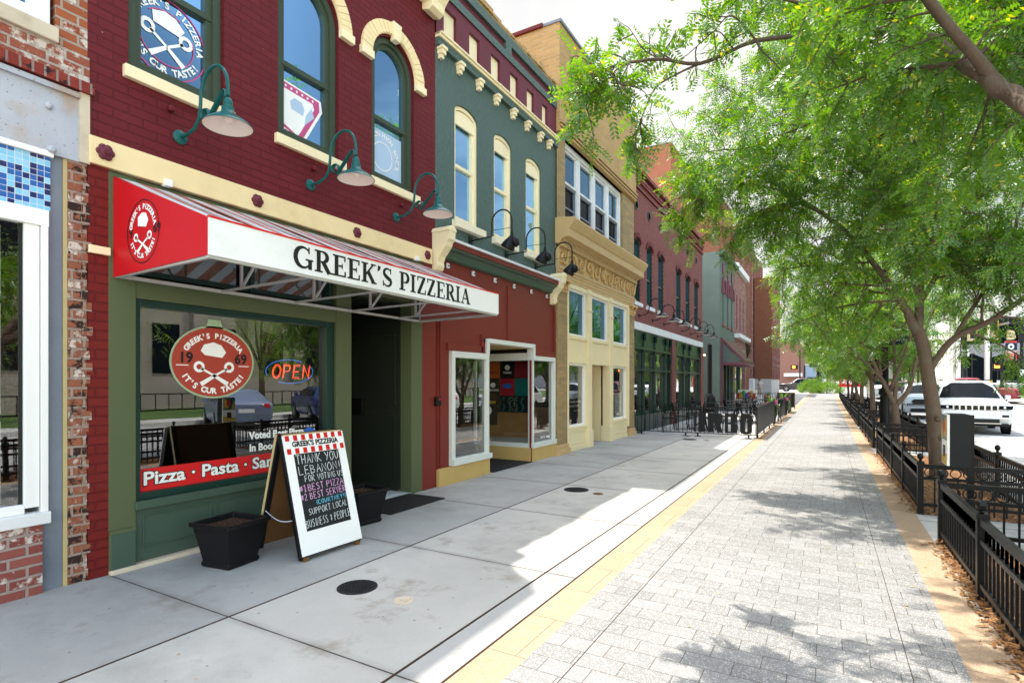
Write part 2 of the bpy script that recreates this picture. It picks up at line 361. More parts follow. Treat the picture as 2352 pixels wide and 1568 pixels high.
P['jamb'] = brick('broken brick jamb', (.36,.13,.07), (.25,.09,.06), (.37,.33,.28), bw=.16, bh=.078, ms=.012, bump=1.2, var=.4, black=.45, white=.41, rough=.95)
P['soldier'] = brick('soldier course brick', (.28,.05,.035), (.20,.03,.025), (.30,.26,.24), bw=.075, bh=.3, ms=.01, bump=1, var=.4, black=.4, rough=.9)
P['brown'] = brick('brown brick', (.20,.07,.035), (.155,.05,.026), (.22,.15,.11), bw=.22, bh=.078, ms=.008, bump=.4, var=.2)
P['orangebrick'] = brick('orange brick', (.29,.095,.048), (.25,.08,.04), (.34,.2,.14), bw=.22, bh=.078, ms=.007, bump=.4, var=.15)
P['farbrick'] = brick('far red brick', (.25,.11,.075), (.21,.09,.065), (.3,.22,.19), bw=.22, bh=.078, ms=.008, bump=.3, var=.15)
P['greygreen'] = plain('grey green render', (.105,.135,.115), .7, .2, .7, .4, 12, dirt=(.075,.1,.085))
P['greygreen_br'] = brick('grey green painted brick', (.125,.165,.14), (.11,.15,.125), (.1,.135,.115), bw=.23, bh=.078, painted=True, bump=.7, var=.15, rough=.6)
P['purple'] = plain('plum paint far', (.16,.05,.07), .5, .15, 3)
P['shingle'] = brick('wood shingles', (.20,.125,.075), (.15,.09,.055), (.05,.03,.02), bw=.2, bh=.17, ms=.012, bump=.8, var=.4)
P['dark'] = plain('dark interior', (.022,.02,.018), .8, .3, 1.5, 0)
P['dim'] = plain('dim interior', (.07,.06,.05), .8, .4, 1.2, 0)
P['wood'] = plain('brown plywood', (.13,.062,.022), .5, .3, 5, .1)
P['plank'] = plain('wood planks', (.28,.15,.06), .5, .3, 4, .1)
P['soil'] = plain('potting soil', (.05,.027,.016), .95, .5, 40, 1, 90)
P['ply'] = plain('raw edge wood', (.45,.36,.18), .6, .1, 9, .1)
P['board'] = plain('chalkboard', (.012,.015,.016), .55, .3, 4, .05)
P['chalk'] = plain('white chalk', (.62,.66,.66), .9, .2, 60, 0)
P['pink'] = plain('pink chalk', (.68,.36,.62), .9, .2, 60, 0)
P['cyan'] = plain('blue chalk', (.15,.55,.72), .9, .2, 60, 0)
P['checkred'] = plain('checker red', (.55,.01,.012), .4, .05, 2, 0)
P['decalred'] = plain('red vinyl', (.60,.018,.02), .4, .04, 2, 0)
P['decalred2'] = plain('brick red vinyl', (.36,.05,.032), .5, .05, 2, 0)
P['decalwhite'] = plain('white vinyl', (.82,.82,.80), .45, .02, 2, 0)
P['decalgreen'] = plain('pale green vinyl', (.30,.42,.26), .5, .02, 2, 0)
P['decalpink'] = plain('magenta vinyl', (.50,.08,.22), .5, .03, 2, 0)
P['paleblue'] = plain('pale blue film', (.40,.52,.68), .5, .05, 3, 0)
P['blue'] = plain('blue vinyl', (.03,.12,.45), .5, .05, 3, 0)
P['navy'] = plain('navy banner', (.012,.018,.06), .6, .08, 3, .1)
P['silver'] = plain('galvanised steel', (.45,.45,.46), .35, .1, 6, .05, metal=.9)
P['alum'] = plain('mill aluminium frame', (.50,.50,.48), .4, .06, 3, 0, metal=.3)
P['greyframe'] = plain('grey painted frame', (.58,.60,.57), .45, .06, 2, .1)
P['tyre'] = plain('tyre rubber', (.014,.014,.015), .8, .1, 5, .1)
P['carglass'] = plain('car glass', (.006,.009,.012), .06, 0, 1, 0, spec=.04)
P['chrome'] = plain('chrome', (.7,.7,.7), .12, 0, 1, 0, metal=1)
P['road'] = plain('pale concrete road', (.34,.335,.32), .85, .12, .5, .3, 40, dirt=(.24,.24,.235))
P['kerb'] = plain('kerb concrete', (.42,.41,.39), .85, .1, 1.2, .3, 40)
P['greyconc'] = plain('grey concrete block', (.40,.39,.37), .85, .15, 1.5, .3, 20)
P['inner_tile'] = brick('pale interior tile', (.74,.76,.66), (.70,.72,.62), (.8,.8,.75), bw=.15, bh=.30, ms=.006, bump=.1, var=.05, rough=.3)
P['grass'] = plain('lawn', (.06,.11,.025), .9, .4, 3, 1, 60)
P['limestone_far'] = plain('pale limestone far', (.27,.245,.21), .8, .12, .8, .2)
P['bankgrey'] = plain('grey panel', (.26,.255,.27), .7, .06, .5, .1)
P['bankwhite'] = plain('pale precast concrete', (.60,.57,.52), .7, .06, .6, .1)
P['bronze'] = plain('dark bronze', (.035,.03,.028), .4, .1, 2)
P['brass'] = plain('tan letter', (.45,.36,.2), .5, .05, 2, 0)
P['leafgreen'] = plain('sign green', (.02,.32,.06), .5, .02, 2, 0)
P['gold'] = plain('gold paint', (.55,.36,.06), .5, .05, 2, 0)
P['signred'] = plain('sign red', (.58,.02,.02), .5, .03, 2, 0)
P['neonred'] = emit('neon red', (1, .08, .03), .32)
P['neonblue'] = emit('neon blue', (.04, .2, 1), .16)
P['amber'] = emit('amber lamp', (1, .16, .02), 2.5)
P['bulb'] = emit('warm bulb', (1, .75, .4), 3)
def glass(name, base, tint=(.9,.93,.92), rough=0.0, refl=(.95,.97,1)):
    m = NT(name); m.N.remove(m.b)
    out = m.N['Material Output']; tr = m.n('BsdfTransparent'); gl = m.n('BsdfGlossy'); mx = m.n('MixShader'); fr = m.n('Fresnel')
    tr.inputs[0].default_value = (*tint, 1); gl.inputs['Roughness'].default_value = rough; gl.inputs['Color'].default_value = (*refl, 1)
    fr.inputs['IOR'].default_value = 1.52
    f = m.math('MINIMUM', m.math('ADD', m.math('MULTIPLY', fr.outputs[0], 1.5), base), 1.0)
    m.link(f, mx.inputs[0]); m.link(tr.outputs[0], mx.inputs[1]); m.link(gl.outputs[0], mx.inputs[2]); m.link(mx.outputs[0], out.inputs[0])
    c = m.coord(); bp = m.n('Bump'); bp.inputs['Strength'].default_value = .03; bp.inputs['Distance'].default_value = .02
    m.link(m.noise(c, 1.3, 1), bp.inputs['Height']); m.link(bp.outputs[0], gl.inputs['Normal'])
    return m.m
P['glass'] = glass('shop glass', .13)
P['glass_sky'] = glass('upper window glass', .13, (.35,.42,.5), refl=(.38,.68,1.0))
P['glass_cafe'] = glass('cafe glass', .22)
P['glass_soft'] = glass('side glass', .02)
def paint(name, col): return plain(name, col, .22, .02, 1, 0, spec=.6)
def _concrete(name, a, b, xj=None):
    m = NT(name); c = m.coord(); sp = m.n('SeparateXYZ'); m.link(c, sp.inputs[0])
    col = m.mix(m.noise(c, .9, 8, .65), a, b)
    col = m.mix(m.math('MULTIPLY', m.ramp(m.noise(c, .5, 7, .68), .50, .68), .5), col, sc3(a, .60))
    col = m.mix(m.math('MULTIPLY', m.ramp(m.noise(c, 90, 2), .62, .72), .35), col, sc3(a, .5))
    col = m.mix(m.math('MULTIPLY', m.ramp(m.noise(c, 1.4, 7, .72), .56, .68), .6), col, (.21,.165,.12))
    vo = m.n('TexVoronoi'); vo.inputs['Scale'].default_value = 6.5; m.link(c, vo.inputs['Vector']); col = m.mix(m.math('MULTIPLY', m.math('LESS_THAN', vo.outputs['Distance'], .055), .7), col, (.10,.095,.09))
    f = m.math('FRACT', m.math('DIVIDE', m.math('ADD', sp.outputs[1], 186.58), 1.87))      # joints across the walk
    d = m.math('MULTIPLY', m.math('MINIMUM', f, m.math('SUBTRACT', 1.0, f)), 1.87)
    nb = m.math('MULTIPLY', m.noise(c, 6, 3), .006)
    jn = m.math('LESS_THAN', d, m.math('ADD', nb, .003))
    col = m.mix(m.math('MULTIPLY', m.math('SUBTRACT', 1.0, m.ramp(d, .0, .07)), m.math('MULTIPLY', m.noise(c, 3, 5), .6)), col, (.13,.115,.095))
    col = m.mix(jn, col, (.05,.047,.042))
    m.bump(m.math('SUBTRACT', m.noise(c, 160, 3), m.math('MULTIPLY', jn, 1.5)), .4, .004)
    return m.fin(col, .85, 0, .3)
P['walk_in'] = _concrete('inner sidewalk concrete', (.235,.232,.22), (.47,.462,.44))
P['walk_out'] = _concrete('outer sidewalk concrete', (.32,.312,.288), (.57,.55,.505))
P['walk_curb'] = _concrete('sidewalk edge strip', (.36,.355,.335), (.44,.43,.41))
def _paver(name, a, b, chip, bw, bh, rot, dens, ms=.0028):
    m = NT(name); c = m.coord(); sp = m.n('SeparateXYZ'); m.link(c, sp.inputs[0])
    br = m.n('TexBrick'); m.link(c, br.inputs['Vector'])
    br.inputs['Scale'].default_value = 1; br.inputs['Brick Width'].default_value = bw; br.inputs['Row Height'].default_value = bh
    br.inputs['Mortar Size'].default_value = ms; br.inputs['Mortar Smooth'].default_value = .1
    br.inputs['Color1'].default_value = (*a, 1); br.inputs['Color2'].default_value = (*b, 1); br.inputs['Mortar'].default_value = (.115,.10,.085, 1)
    vo = m.n('TexVoronoi'); vo.inputs['Scale'].default_value = 95; m.link(c, vo.inputs['Vector'])
    sg = m.math('LESS_THAN', vo.outputs['Distance'], m.math('MULTIPLY', m.noise(c, 34, 2), dens))
    sg = m.math('MULTIPLY', sg, m.math('SUBTRACT', 1.0, br.outputs['Fac']))
    vo2 = m.n('TexVoronoi'); vo2.inputs['Scale'].default_value = 130; m.link(c, vo2.inputs['Vector'])
    dk = m.math('MULTIPLY', m.math('LESS_THAN', vo2.outputs['Distance'], .25), .35)
    col = m.mix(dk, br.outputs['Color'], sc3(a, .5))
    col = m.mix(sg, col, chip)
    col = m.mix(m.math('MULTIPLY', m.ramp(m.noise(c, .7, 5, .6), .45, .75), .35), col, sc3(a, .72))
    m.bump(m.math('ADD', m.math('MULTIPLY', br.outputs['Fac'], -1.5), m.noise(c, 120, 3)), .35, .004)
    return m.fin(col, .9, 0, .08)
P['paver'] = _paver('grey exposed aggregate pavers', (.215,.21,.20), (.27,.264,.252), (.47,.46,.44), .27, .16, 0, .62)
P['tanpaver'] = _paver('tan terrazzo pavers', (.37,.262,.17), (.40,.285,.185), (.60,.55,.47), .9, .56, 0, .42)
def _mulch():
    m = NT('bark mulch'); c = m.coord()
    mp = m.n('Mapping'); mp.inputs['Scale'].default_value = (1, .45, 1); mp.inputs['Rotation'].default_value = (0,0,.6); m.link(c, mp.inputs[0])
    vo = m.n('TexVoronoi'); vo.inputs['Scale'].default_value = 45; m.link(mp.outputs[0], vo.inputs['Vector'])
    sp = m.n('SeparateColor'); m.link(vo.outputs['Color'], sp.inputs[0])
    col = m.mix(sp.outputs[0], (.11,.045,.017), (.36,.175,.062))
    m.bump(vo.outputs['Distance'], 1, .03); return m.fin(col, .9)
P['mulch'] = _mulch()
P['chips'] = plain('bark chips', (.25,.12,.042), .9, .6, 25, .3)
def _tile():
    m = NT('blue mosaic tile'); uv, c = m.wall_uv()
    sp = m.n('SeparateXYZ'); m.link(uv, sp.inputs[0]); s = .044
    fu = m.math('DIVIDE', sp.outputs[0], s); fv = m.math('DIVIDE', sp.outputs[1], s)
    cb = m.n('CombineXYZ'); m.link(m.math('FLOOR', fu), cb.inputs[0]); m.link(m.math('FLOOR', fv), cb.inputs[1])
    wn = m.n('TexWhiteNoise', noise_dimensions='2D'); m.link(cb.outputs[0], wn.inputs['Vector'])
    rp = m.n('ValToRGB'); rp.color_ramp.interpolation = 'CONSTANT'; e = rp.color_ramp.elements
    e[0].position = 0; e[0].color = (.20,.50,.72,1); e[1].position = .40; e[1].color = (.015,.10,.36,1)
    k = e.new(.70); k.color = (.006,.012,.10,1); k = e.new(.90); k.color = (.28,.55,.74,1)
    m.link(wn.outputs[0], rp.inputs[0])
    g1 = m.math('LESS_THAN', m.math('FRACT', fu), .07); g2 = m.math('LESS_THAN', m.math('FRACT', fv), .07)
    gr = m.math('MAXIMUM', g1, g2)
    col = m.mix(gr, rp.outputs[0], (.68,.70,.70)); m.bump(m.math('SUBTRACT', 1.0, gr), .3, .003)
    return m.fin(col, .18, 0, .6)
P['tile'] = _tile()
def _steel():
    m = NT('chalky lavender steel lintel'); c = m.coord()
    col = m.mix(m.noise(c, 1.8, 6, .6), (.27,.29,.36), (.50,.52,.56))
    col = m.mix(m.math('MULTIPLY', m.ramp(m.noise(c, 1.6, 5), .50, .62), .75), col, (.36,.23,.13))
    col = m.mix(m.ramp(m.noise(c, 34, 5, .75), .62, .64), col, (.10,.075,.06))
    m.bump(m.noise(c, 50, 4), .3, .004); return m.fin(col, .6)
P['lintel'] = _steel()
def _stripe():
    m = NT('striped awning cloth'); c = m.coord(); sp = m.n('SeparateXYZ'); m.link(c, sp.inputs[0])
    f = m.math('FRACT', m.math('DIVIDE', m.math('ADD', sp.outputs[1], 10.03), .27))
    col = m.mix(m.math('GREATER_THAN', f, .5), (.70,.74,.78), (.46,.12,.10))
    col = m.mix(m.math('MULTIPLY', m.noise(c, 5, 5), .18), col, (.45,.36,.34))
    tr = m.n('BsdfTranslucent'); m.link(col, tr.inputs[0])
    mx = m.n('MixShader'); mx.inputs[0].default_value = .25; m.link(m.b.outputs[0], mx.inputs[1]); m.link(tr.outputs[0], mx.inputs[2])
    m.link(mx.outputs[0], m.N['Material Output'].inputs[0])
    return m.fin(col, .55)
P['stripe'] = _stripe()
def _leaf(name, a, b, yel, tr_=.5):
    m = NT(name); m.N.remove(m.b); g = m.n('NewGeometry'); r = g.outputs['Random Per Island']
    col = m.mix(r, a, b)
    col = m.mix(m.math('GREATER_THAN', r, .955), col, yel)
    c = m.coord(); col = m.mix(m.math('MULTIPLY', m.ramp(m.noise(c, 1.1, 3), .5, .72), .5), col, b)
    df = m.n('BsdfDiffuse'); m.link(col, df.inputs[0]); tl = m.n('BsdfTranslucent')
    hs = m.n('HueSaturation'); hs.inputs['Hue'].default_value = .485; hs.inputs['Saturation'].default_value = 1.15; hs.inputs['Value'].default_value = 1.75; m.link(col, hs.inputs['Color']); m.link(hs.outputs[0], tl.inputs[0])
    gl = m.n('BsdfGlossy'); gl.inputs['Roughness'].default_value = .42; gl.inputs['Color'].default_value = (.8,.85,.8,1)
    m1 = m.n('MixShader'); m1.inputs[0].default_value = tr_; m.link(df.outputs[0], m1.inputs[1]); m.link(tl.outputs[0], m1.inputs[2])
    m2 = m.n('MixShader'); m2.inputs[0].default_value = .07; m.link(m1.outputs[0], m2.inputs[1]); m.link(gl.outputs[0], m2.inputs[2])
    m.link(m2.outputs[0], m.N['Material Output'].inputs[0]); return m.m
P['leaf'] = _leaf('honey locust leaflets', (.052,.15,.010), (.115,.25,.016), (.38,.38,.02))
P['leaf2'] = _leaf('far foliage', (.11,.20,.02), (.18,.28,.03), (.32,.32,.03))
P['leafdark'] = _leaf('purple foliage', (.03,.02,.022), (.06,.035,.035), (.08,.05,.04), .2)
P['shrub'] = _leaf('shrub needles', (.07,.15,.025), (.12,.22,.04), (.2,.25,.05))
def _bark():
    m = NT('honey locust bark'); c = m.coord(); mp = m.n('Mapping'); mp.inputs['Scale'].default_value = (1,1,.35); m.link(c, mp.inputs[0])
    n1 = m.noise(mp.outputs[0], 14, 7, .7); col = m.mix(n1, (.075,.050,.036), (.19,.135,.10))
    col = m.mix(m.math('MULTIPLY', m.ramp(m.noise(c, 3, 4), .55, .7), .4), col, (.15,.16,.11))
    m.bump(n1, .8, .03); return m.fin(col, .9, 0, .2)
P['bark'] = _bark()
# ---------------------------------------------------------------- ground
def zg(y): return max(0., min(y, 220)-40)*.0112
def strip(name, x0, x1, y0, y1, z, mat, extra=()):
    ys = sorted(set([y0, y1]+[y for y in (0, 10, 20, 30, 40, 52, 64, 76, 90, 120, 160, 220) if y0 < y < y1]+list(extra)))
    m = MB()
    for a, b in zip(ys, ys[1:]): m.poly([(x0,a,z+zg(a)),(x1,a,z+zg(a)),(x1,b,z+zg(b)),(x0,b,z+zg(b))])
    o = m.build(name, mat); o['kind'] = 'structure'; return o
strip('ground', -1500, 1500, -600, 2400, -.14, P['road'])
strip('sidewalk', -.4, 1.64, -14, 74, 0, P['walk_in'])
strip('sidewalk_outer', 1.64, 3.13, -14, 74, 0, P['walk_out'])
strip('sidewalk_edge', 3.13, 3.405, -14, 74, 0, P['walk_curb'])
strip('tan_paving_strip', 3.405, 3.67, -14, 74, 0, P['tanpaver'])
strip('paver_walk', 3.67, 5.86, -14, 74, 0, P['paver'])
strip('tan_paving_border', 5.86, 6.12, -14, 74, 0, P['tanpaver'])
strip('tree_strip', 6.12, 7.28, -14, 74, 0, P['walk_out'])
strip('kerb_walk', 7.28, 7.9, -14, 74, 0, P['kerb'])
m = MB(); m.box(7.9, 8.05, -14, 74, -.14, -.004)
k = m.build('kerb', P['kerb']); k['kind'] = 'structure'
strip('road', 8.05, 17, -60, 230, -.1, P['road'])
strip('cross_street', -120, 120, 76, 89, -.094, P['road'])
strip('far_sidewalk', 17, 19.4, -40, 74, .02, P['walk_out'])
strip('lawn', 19.4, 60, -60, 74, .03, P['grass'])
m = MB(); m.box(17, 17.2, -60, 74, -.14, .05); k = m.build('far_kerb', P['kerb']); k['kind'] = 'structure'
# long joints in the walk and weathered gaps
m = MB()
for x, w in ((1.64, .007), (3.13, .008), (3.405, .007)): m.box(x-w, x+w, -14, 40, -.01, .003)
j = m.build('paving_joints', P['soil']); j['kind'] = 'structure'
m = MB(); m.box(3.936, 3.941, -14, 40, -.01, .0015); m.box(5.586, 5.590, -14, 40, -.01, .0015)
j = m.build('paver_joints', P['soil']); j['kind'] = 'structure'

# ---------------------------------------------------------------- walls with openings
def arch_pts(ya, yb, zs, rise, n=14):
    c = (ya+yb)/2; h = (yb-ya)/2
    return [(c-h*math.cos(math.pi*i/n), zs+rise*math.sin(math.pi*i/n)) for i in range(n+1)]
def wall(mb, y0, y1, z0, z1, ops, x=0, depth=.14, jamb=None):
    """facade sheet facing +x with openings (ya, yb, za, zb, rise): rise > 0 bends the top of the opening into an arch above zb"""
    jm = jamb or mb
    ys = sorted({y0, y1, *[o[0] for o in ops], *[o[1] for o in ops]})
    zs = sorted({z0, z1, *[o[2] for o in ops], *[o[3]+o[4] for o in ops]})
    for a, b in zip(ys, ys[1:]):
        for c, d in zip(zs, zs[1:]):
            ym, zm = (a+b)/2, (c+d)/2
            if any(o[0] < ym < o[1] and o[2] < zm < o[3]+o[4] for o in ops): continue
            mb.poly([(x,a,c),(x,b,c),(x,b,d),(x,a,d)])
    for ya, yb, za, zb, rise in ops:
        top = arch_pts(ya, yb, zb, rise) if rise else [(ya, zb), (yb, zb)]
        if rise:
            zt = zb+rise
            for (a, c), (b, d) in zip(top, top[1:]): mb.poly([(x,a,c),(x,b,d),(x,b,zt),(x,a,zt)])
        loop = [(ya, za)]+top+[(yb, za)]
        for (a, c), (b, d) in zip(loop, loop[1:]+loop[:1]): jm.poly([(x,a,c),(x-depth,a,c),(x-depth,b,d),(x,b,d)])
    return mb
def shell(mb, y0, y1, z0, z1, xb=-11, x0=-.0):
    """side walls, back wall and flat roof behind a facade"""
    mb.poly([(x0,y0,z0),(xb,y0,z0),(xb,y0,z1),(x0,y0,z1)]); mb.poly([(x0,y1,z0),(x0,y1,z1),(xb,y1,z1),(xb,y1,z0)])
    mb.poly([(xb,y0,z0),(xb,y1,z0),(xb,y1,z1),(xb,y0,z1)])
    mb.box(xb+.01, x0-.26, y0+.01, y1-.01, z1-.6, z1-.4)
    return mb
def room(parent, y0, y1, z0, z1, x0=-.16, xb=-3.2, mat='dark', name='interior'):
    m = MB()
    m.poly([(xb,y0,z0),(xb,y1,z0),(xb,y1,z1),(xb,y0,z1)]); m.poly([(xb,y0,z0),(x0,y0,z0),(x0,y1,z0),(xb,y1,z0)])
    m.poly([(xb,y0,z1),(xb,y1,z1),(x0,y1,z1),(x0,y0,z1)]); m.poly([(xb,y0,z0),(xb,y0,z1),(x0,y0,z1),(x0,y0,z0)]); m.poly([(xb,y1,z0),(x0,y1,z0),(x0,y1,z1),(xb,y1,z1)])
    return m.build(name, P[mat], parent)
def frame_bars(mb, y0, y1, z0, z1, w, x0, x1, wt=None, wb=None):
    wt = wt or w; wb = wb or w
    mb.box(x0, x1, y0, y0+w, z0, z1); mb.box(x0, x1, y1-w, y1, z0, z1)
    mb.box(x0, x1, y0+w, y1-w, z1-wt, z1); mb.box(x0, x1, y0+w, y1-w, z0, z0+wb); return mb
def sash(parent, y0, y1, z0, zs, rise, zm, fmat, gmat, x=-.06, w=.055, name='window'):
    """double hung window: outer frame, two sashes, panes"""
    out = [(y0, z0)]+(arch_pts(y0, y1, zs, rise) if rise else [(y0, zs), (y1, zs)])+[(y1, z0)]
    ci = lambda k: [(y0+k, z0+k)]+(arch_pts(y0+k, y1-k, zs, max(.01, rise-k)) if rise else [(y0+k, zs-k), (y1-k, zs-k)])+[(y1-k, z0+k)]
    def ring(mb, a, b, xa, xb):
        n = len(a)
        for i in range(n):
            j = (i+1) % n
            mb.poly([(xa,*a[i]),(xa,*a[j]),(xa,*b[j]),(xa,*b[i])]); mb.poly([(xa,*b[i]),(xa,*b[j]),(xb,*b[j]),(xb,*b[i])])
    m = MB(); ring(m, out, ci(w), x, x-.05)
    f = m.build(name, fmat, parent)
    m = MB(); ring(m, ci(w), ci(w*1.8), x-.035, x-.09)
    m.box(x-.09, x-.025, y0+w, y1-w, zm-.028, zm+.028); m.build('sash', fmat, f)
    c = ci(w*1.5); g = MB(); g.poly([(x-.075, a, b) for a, b in c]); g.build('pane', gmat, f)
    return f
def gooseneck(name, label, group, mats, scroll=True):
    t = thing(name, label, 'lamp', group=group)
    am, im = mats
    m = MB(); m.lathe([(.065,0),(.065,.012),(.045,.02),(.02,.03)], mp=lambda a, b, c: (c, a, b), n=14); m.build('wall_plate', am, t, True)
    path = [(.02,0,0),(.12,0,.0),(.24,0,.03),(.31,0,.11),(.33,0,.24)]
    path += [(.53+.2*math.cos(R(180-a)), 0, .27+.235*math.sin(R(180-a))) for a in range(0, 181, 15)]
    path += [(.73,0,.2)]
    m = MB(); m.tube(path, .0155, 8); m.build('arm', am, t, True)
    if scroll:
        s = []
        for i in range(14): a = R(-60+i*24); r = .075-.0035*i; s.append((.405+r*math.cos(a), 0, .10+r*math.sin(a)))
        p = s[::-1]+[(.50,0,.10),(.6,0,.19),(.66,0,.25)]
        for i in range(8): a = R(150-i*30); r = .05-.003*i; p.append((.685+r*math.cos(a), 0, .21+r*math.sin(a)))
        m = MB(); m.tube(p, .012, 6, flat=2.2); m.build('scroll', am, t, True)
    m = MB(); m.lathe([(.026,.24),(.038,.22),(.040,.175),(.050,.165),(.052,.125),(.072,.10),(.13,.065),(.175,.033),(.199,.006),(.202,.0),(.198,.0)], (.73,0,-.07), 28, cap=False); m.build('shade', am, t, True)
    m = MB(); m.lathe([(.05,.1),(.128,.061),(.172,.03),(.195,.003)], (.73,0,-.073), 28, cap=False); m.build('shade_lining', im, t, True)
    m = MB(); m.ball((.73,0,.0), .042, 10); m.build('bulb', P['enamel'], t, True)
    return t
# ================================================================ old brick shop (far left)
T = thing('old_brick_building', 'weathered orange and whitewashed brick shop with blue mosaic tile over a white framed window', 'building', (0, -1, 0), world=True)
m = MB(); wall(m, -6, 2.14, 3.98, 10.2, [(.6, 1.93, 4.33, 6.2, 0)], 0, .12); shell(m, -6, 2.13, -.1, 10.2); m.build('brick_wall', P['orange_old'], T)
m = MB(); m.box(-.02, .012, -6, 2.15, 4.0, 4.22); m.build('whitewashed_band', P['orange_white'], T)
m = MB(); m.box(-.05, .05, -6, 2.17, 3.915, 4.0); m.build('soldier_course', P['soldier'], T)
m = MB(); m.box(-.1, .0, -6, 2.08, 3.36, 3.9); m.box(-.1, .03, -6, 2.08, 3.86, 3.9)
lt = m.build('steel_lintel', P['lintel'], T)
m = MB()
for y in (.9, 1.9): m.lathe([(.03,0),(.03,.02),(.015,.035)], mp=lambda a, b, c, y=y: (c, y+a, 3.39+b+(.34 if y > 1.85 and y < 1 else 0)), n=8)
for y in (.95, 1.88): m.lathe([(.026,0),(.026,.02),(.012,.03)], mp=lambda a, b, c, y=y: (c, y+a, 3.72+b), n=8)
m.build('bolt', P['lintel'], lt)
m = MB(); m.box(-.14, .02, 2.08, 2.15, 3.36, 3.92); m.build('mortar_return', P['stone'], T)
m = MB(); m.box(-.05, .05, -6, 1.935, 4.215, 4.33); m.build('window_sill', P['stone'], T, bevel=.008)
sash(T, .62, 1.9, 4.33, 6.2, 0, 5.3, P['white'], P['glass_sky'], -.02, .07)
m = MB(); m.box(-.05, -.012, -6, 1.9, 2.92, 3.33); m.build('mosaic_panel', P['tile'], T)
m = MB(); m.box(-.04, .012, -6, 1.915, 3.33, 3.375); m.build('panel_trim', P['white'], T, bevel=.004)
sf = MB(); sf.box(-.05, .012, -6, 1.885, 2.79, 2.915); sf.box(-.05, -.0, 1.74, 1.83, .66, 2.79); sf.box(-.05, .014, 1.835, 1.88, .6, 2.79); sf.box(-.05, 0, -6, 1.74, .62, .69); sf.box(-.05,0,-.4,-.3,.69,2.79)
fr = sf.build('shop_window', P['white'], T, bevel=.004)
m = MB(); m.box(-.06, .05, -6, 1.885, .53, .62); m.build('sill', P['white_old'], fr, bevel=.006)
m = MB(); m.poly([(-.04,-6,.69),(-.04,1.74,.69),(-.04,1.74,2.79),(-.04,-6,2.79)]); m.build('pane', P['glass'], fr)
m = MB(); m.box(-.045, -.036, 1.715, 1.74, .69, 2.79); m.build('gasket', P['ink'], fr)
room(T, -6, 1.9, .0, 3.3, -.9, -3.5, 'dim')
m = MB(); m.box(-.75, -.7, -6, 1.82, .3, 2.9); wl = m.build('inner_tile_wall', P['inner_tile'], T)
m = MB(); m.box(-.70, -.69, -6, 1.82, 1.28, 1.34); m.box(-.70, -.69, -6, 1.82, 2.25, 2.31); m.build('dark_tile_band', P['navy'], wl)
m = MB(); m.box(-.9, -.1, -6, 1.82, .5, .6); m.build('inner_ledge', P['white_old'], T)
m = MB(); m.box(-.4, .02, -6, 1.84, -.1, .53); m.build('base_wall', P['pink_low'], T)
m = MB(); m.box(-.3, -.03, 1.83, 1.985, -.05, 3.36); m.build('steel_column', P['bluegrey'], T, bevel=.006)
m = MB(); m.box(-.1, -.02, 1.985, 2.012, .0, 3.36); m.build('wood_batten', P['ply'], T)
m = MB(); m.box(-.3, -.008, 2.012, 2.14, -.05, 3.36); m.build('broken_jamb', P['jamb'], T)
m = MB()
for k in range(34):     # ragged brick ends toothed out along the broken edge
    z = .03+k*.0975; d = rng.uniform(-.02, .03)
    m.box(-.1, .006, 2.10, 2.145+d, z, z+.07)
m.build('toothed_edge', P['jamb'], T)

# ================================================================ maroon pizzeria
T = thing('maroon_brick_building', 'maroon painted brick building with arched windows over a green pizzeria storefront', 'building', (0, 4.4, 0), world=True)
OPS = [(2.44, 3.30, 4.3, 5.9, .42), (3.915, 4.77, 4.3, 5.9, .42), (5.335, 6.185, 4.3, 5.9, .42)]
m = MB(); wall(m, 2.14, 6.68, 3.38, 10.25, OPS, 0, .16); shell(m, 2.15, 6.67, -.1, 10.25); m.build('brick_wall', P['maroon'], T)
for i, (a, b, z0, zs, r) in enumerate(OPS):
    w = sash(T, a+.005, b-.005, z0, zs, r, 5.17, P['wingreen'], P['glass_sky'], -.05, .075)
    m = MB(); m.box(-.12, .05, a-.045, b+.09, 4.195, 4.3); m.build('sill', P['cream_light'], w, bevel=.006)
    c = (a+b)/2; m = MB(); nb = 22
    for k in range(nb):
        a0, a1 = math.pi*(k+.04)/nb, math.pi*(k+.96)/nb; ri, ro = .44, .625
        m.prism([(c-ri*math.cos(a0), 5.92+ri*math.sin(a0)), (c-ro*math.cos(a0), 5.92+ro*.94*math.sin(a0)), (c-ro*math.cos(a1), 5.92+ro*.94*math.sin(a1)), (c-ri*math.cos(a1), 5.92+ri*math.sin(a1))], YZ(0), -.02, .035+rng.uniform(-.003, .003))
    m.prism(arcp(c, 5.92, .43, .43, 180, 0, 16)+arcp(c, 5.92, .61, .575, 0, 180, 16), YZ(0), -.02, .024)
    ar = m.build('brick_arch', P['cream'], w)
    m = MB(); m.prism([(c-.055, 6.28), (c+.055, 6.28), (c+.085, 6.52), (c-.085, 6.52)], YZ(0), -.02, .075); m.build('keystone', P['cream_light'], w, bevel=.008)
    for s_ in (c-.645, c+.43): m = MB(); m.box(-.02, .06, s_, s_+.215, 5.82, 5.92); m.build('arch_foot', P['cream_light'], w, bevel=.006)
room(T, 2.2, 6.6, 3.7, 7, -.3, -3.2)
m = MB(); m.box(-.05, .035, 2.142, 6.57, 3.375, 3.6); bm_ = m.build('lintel_beam', P['cream'], T, bevel=.006)
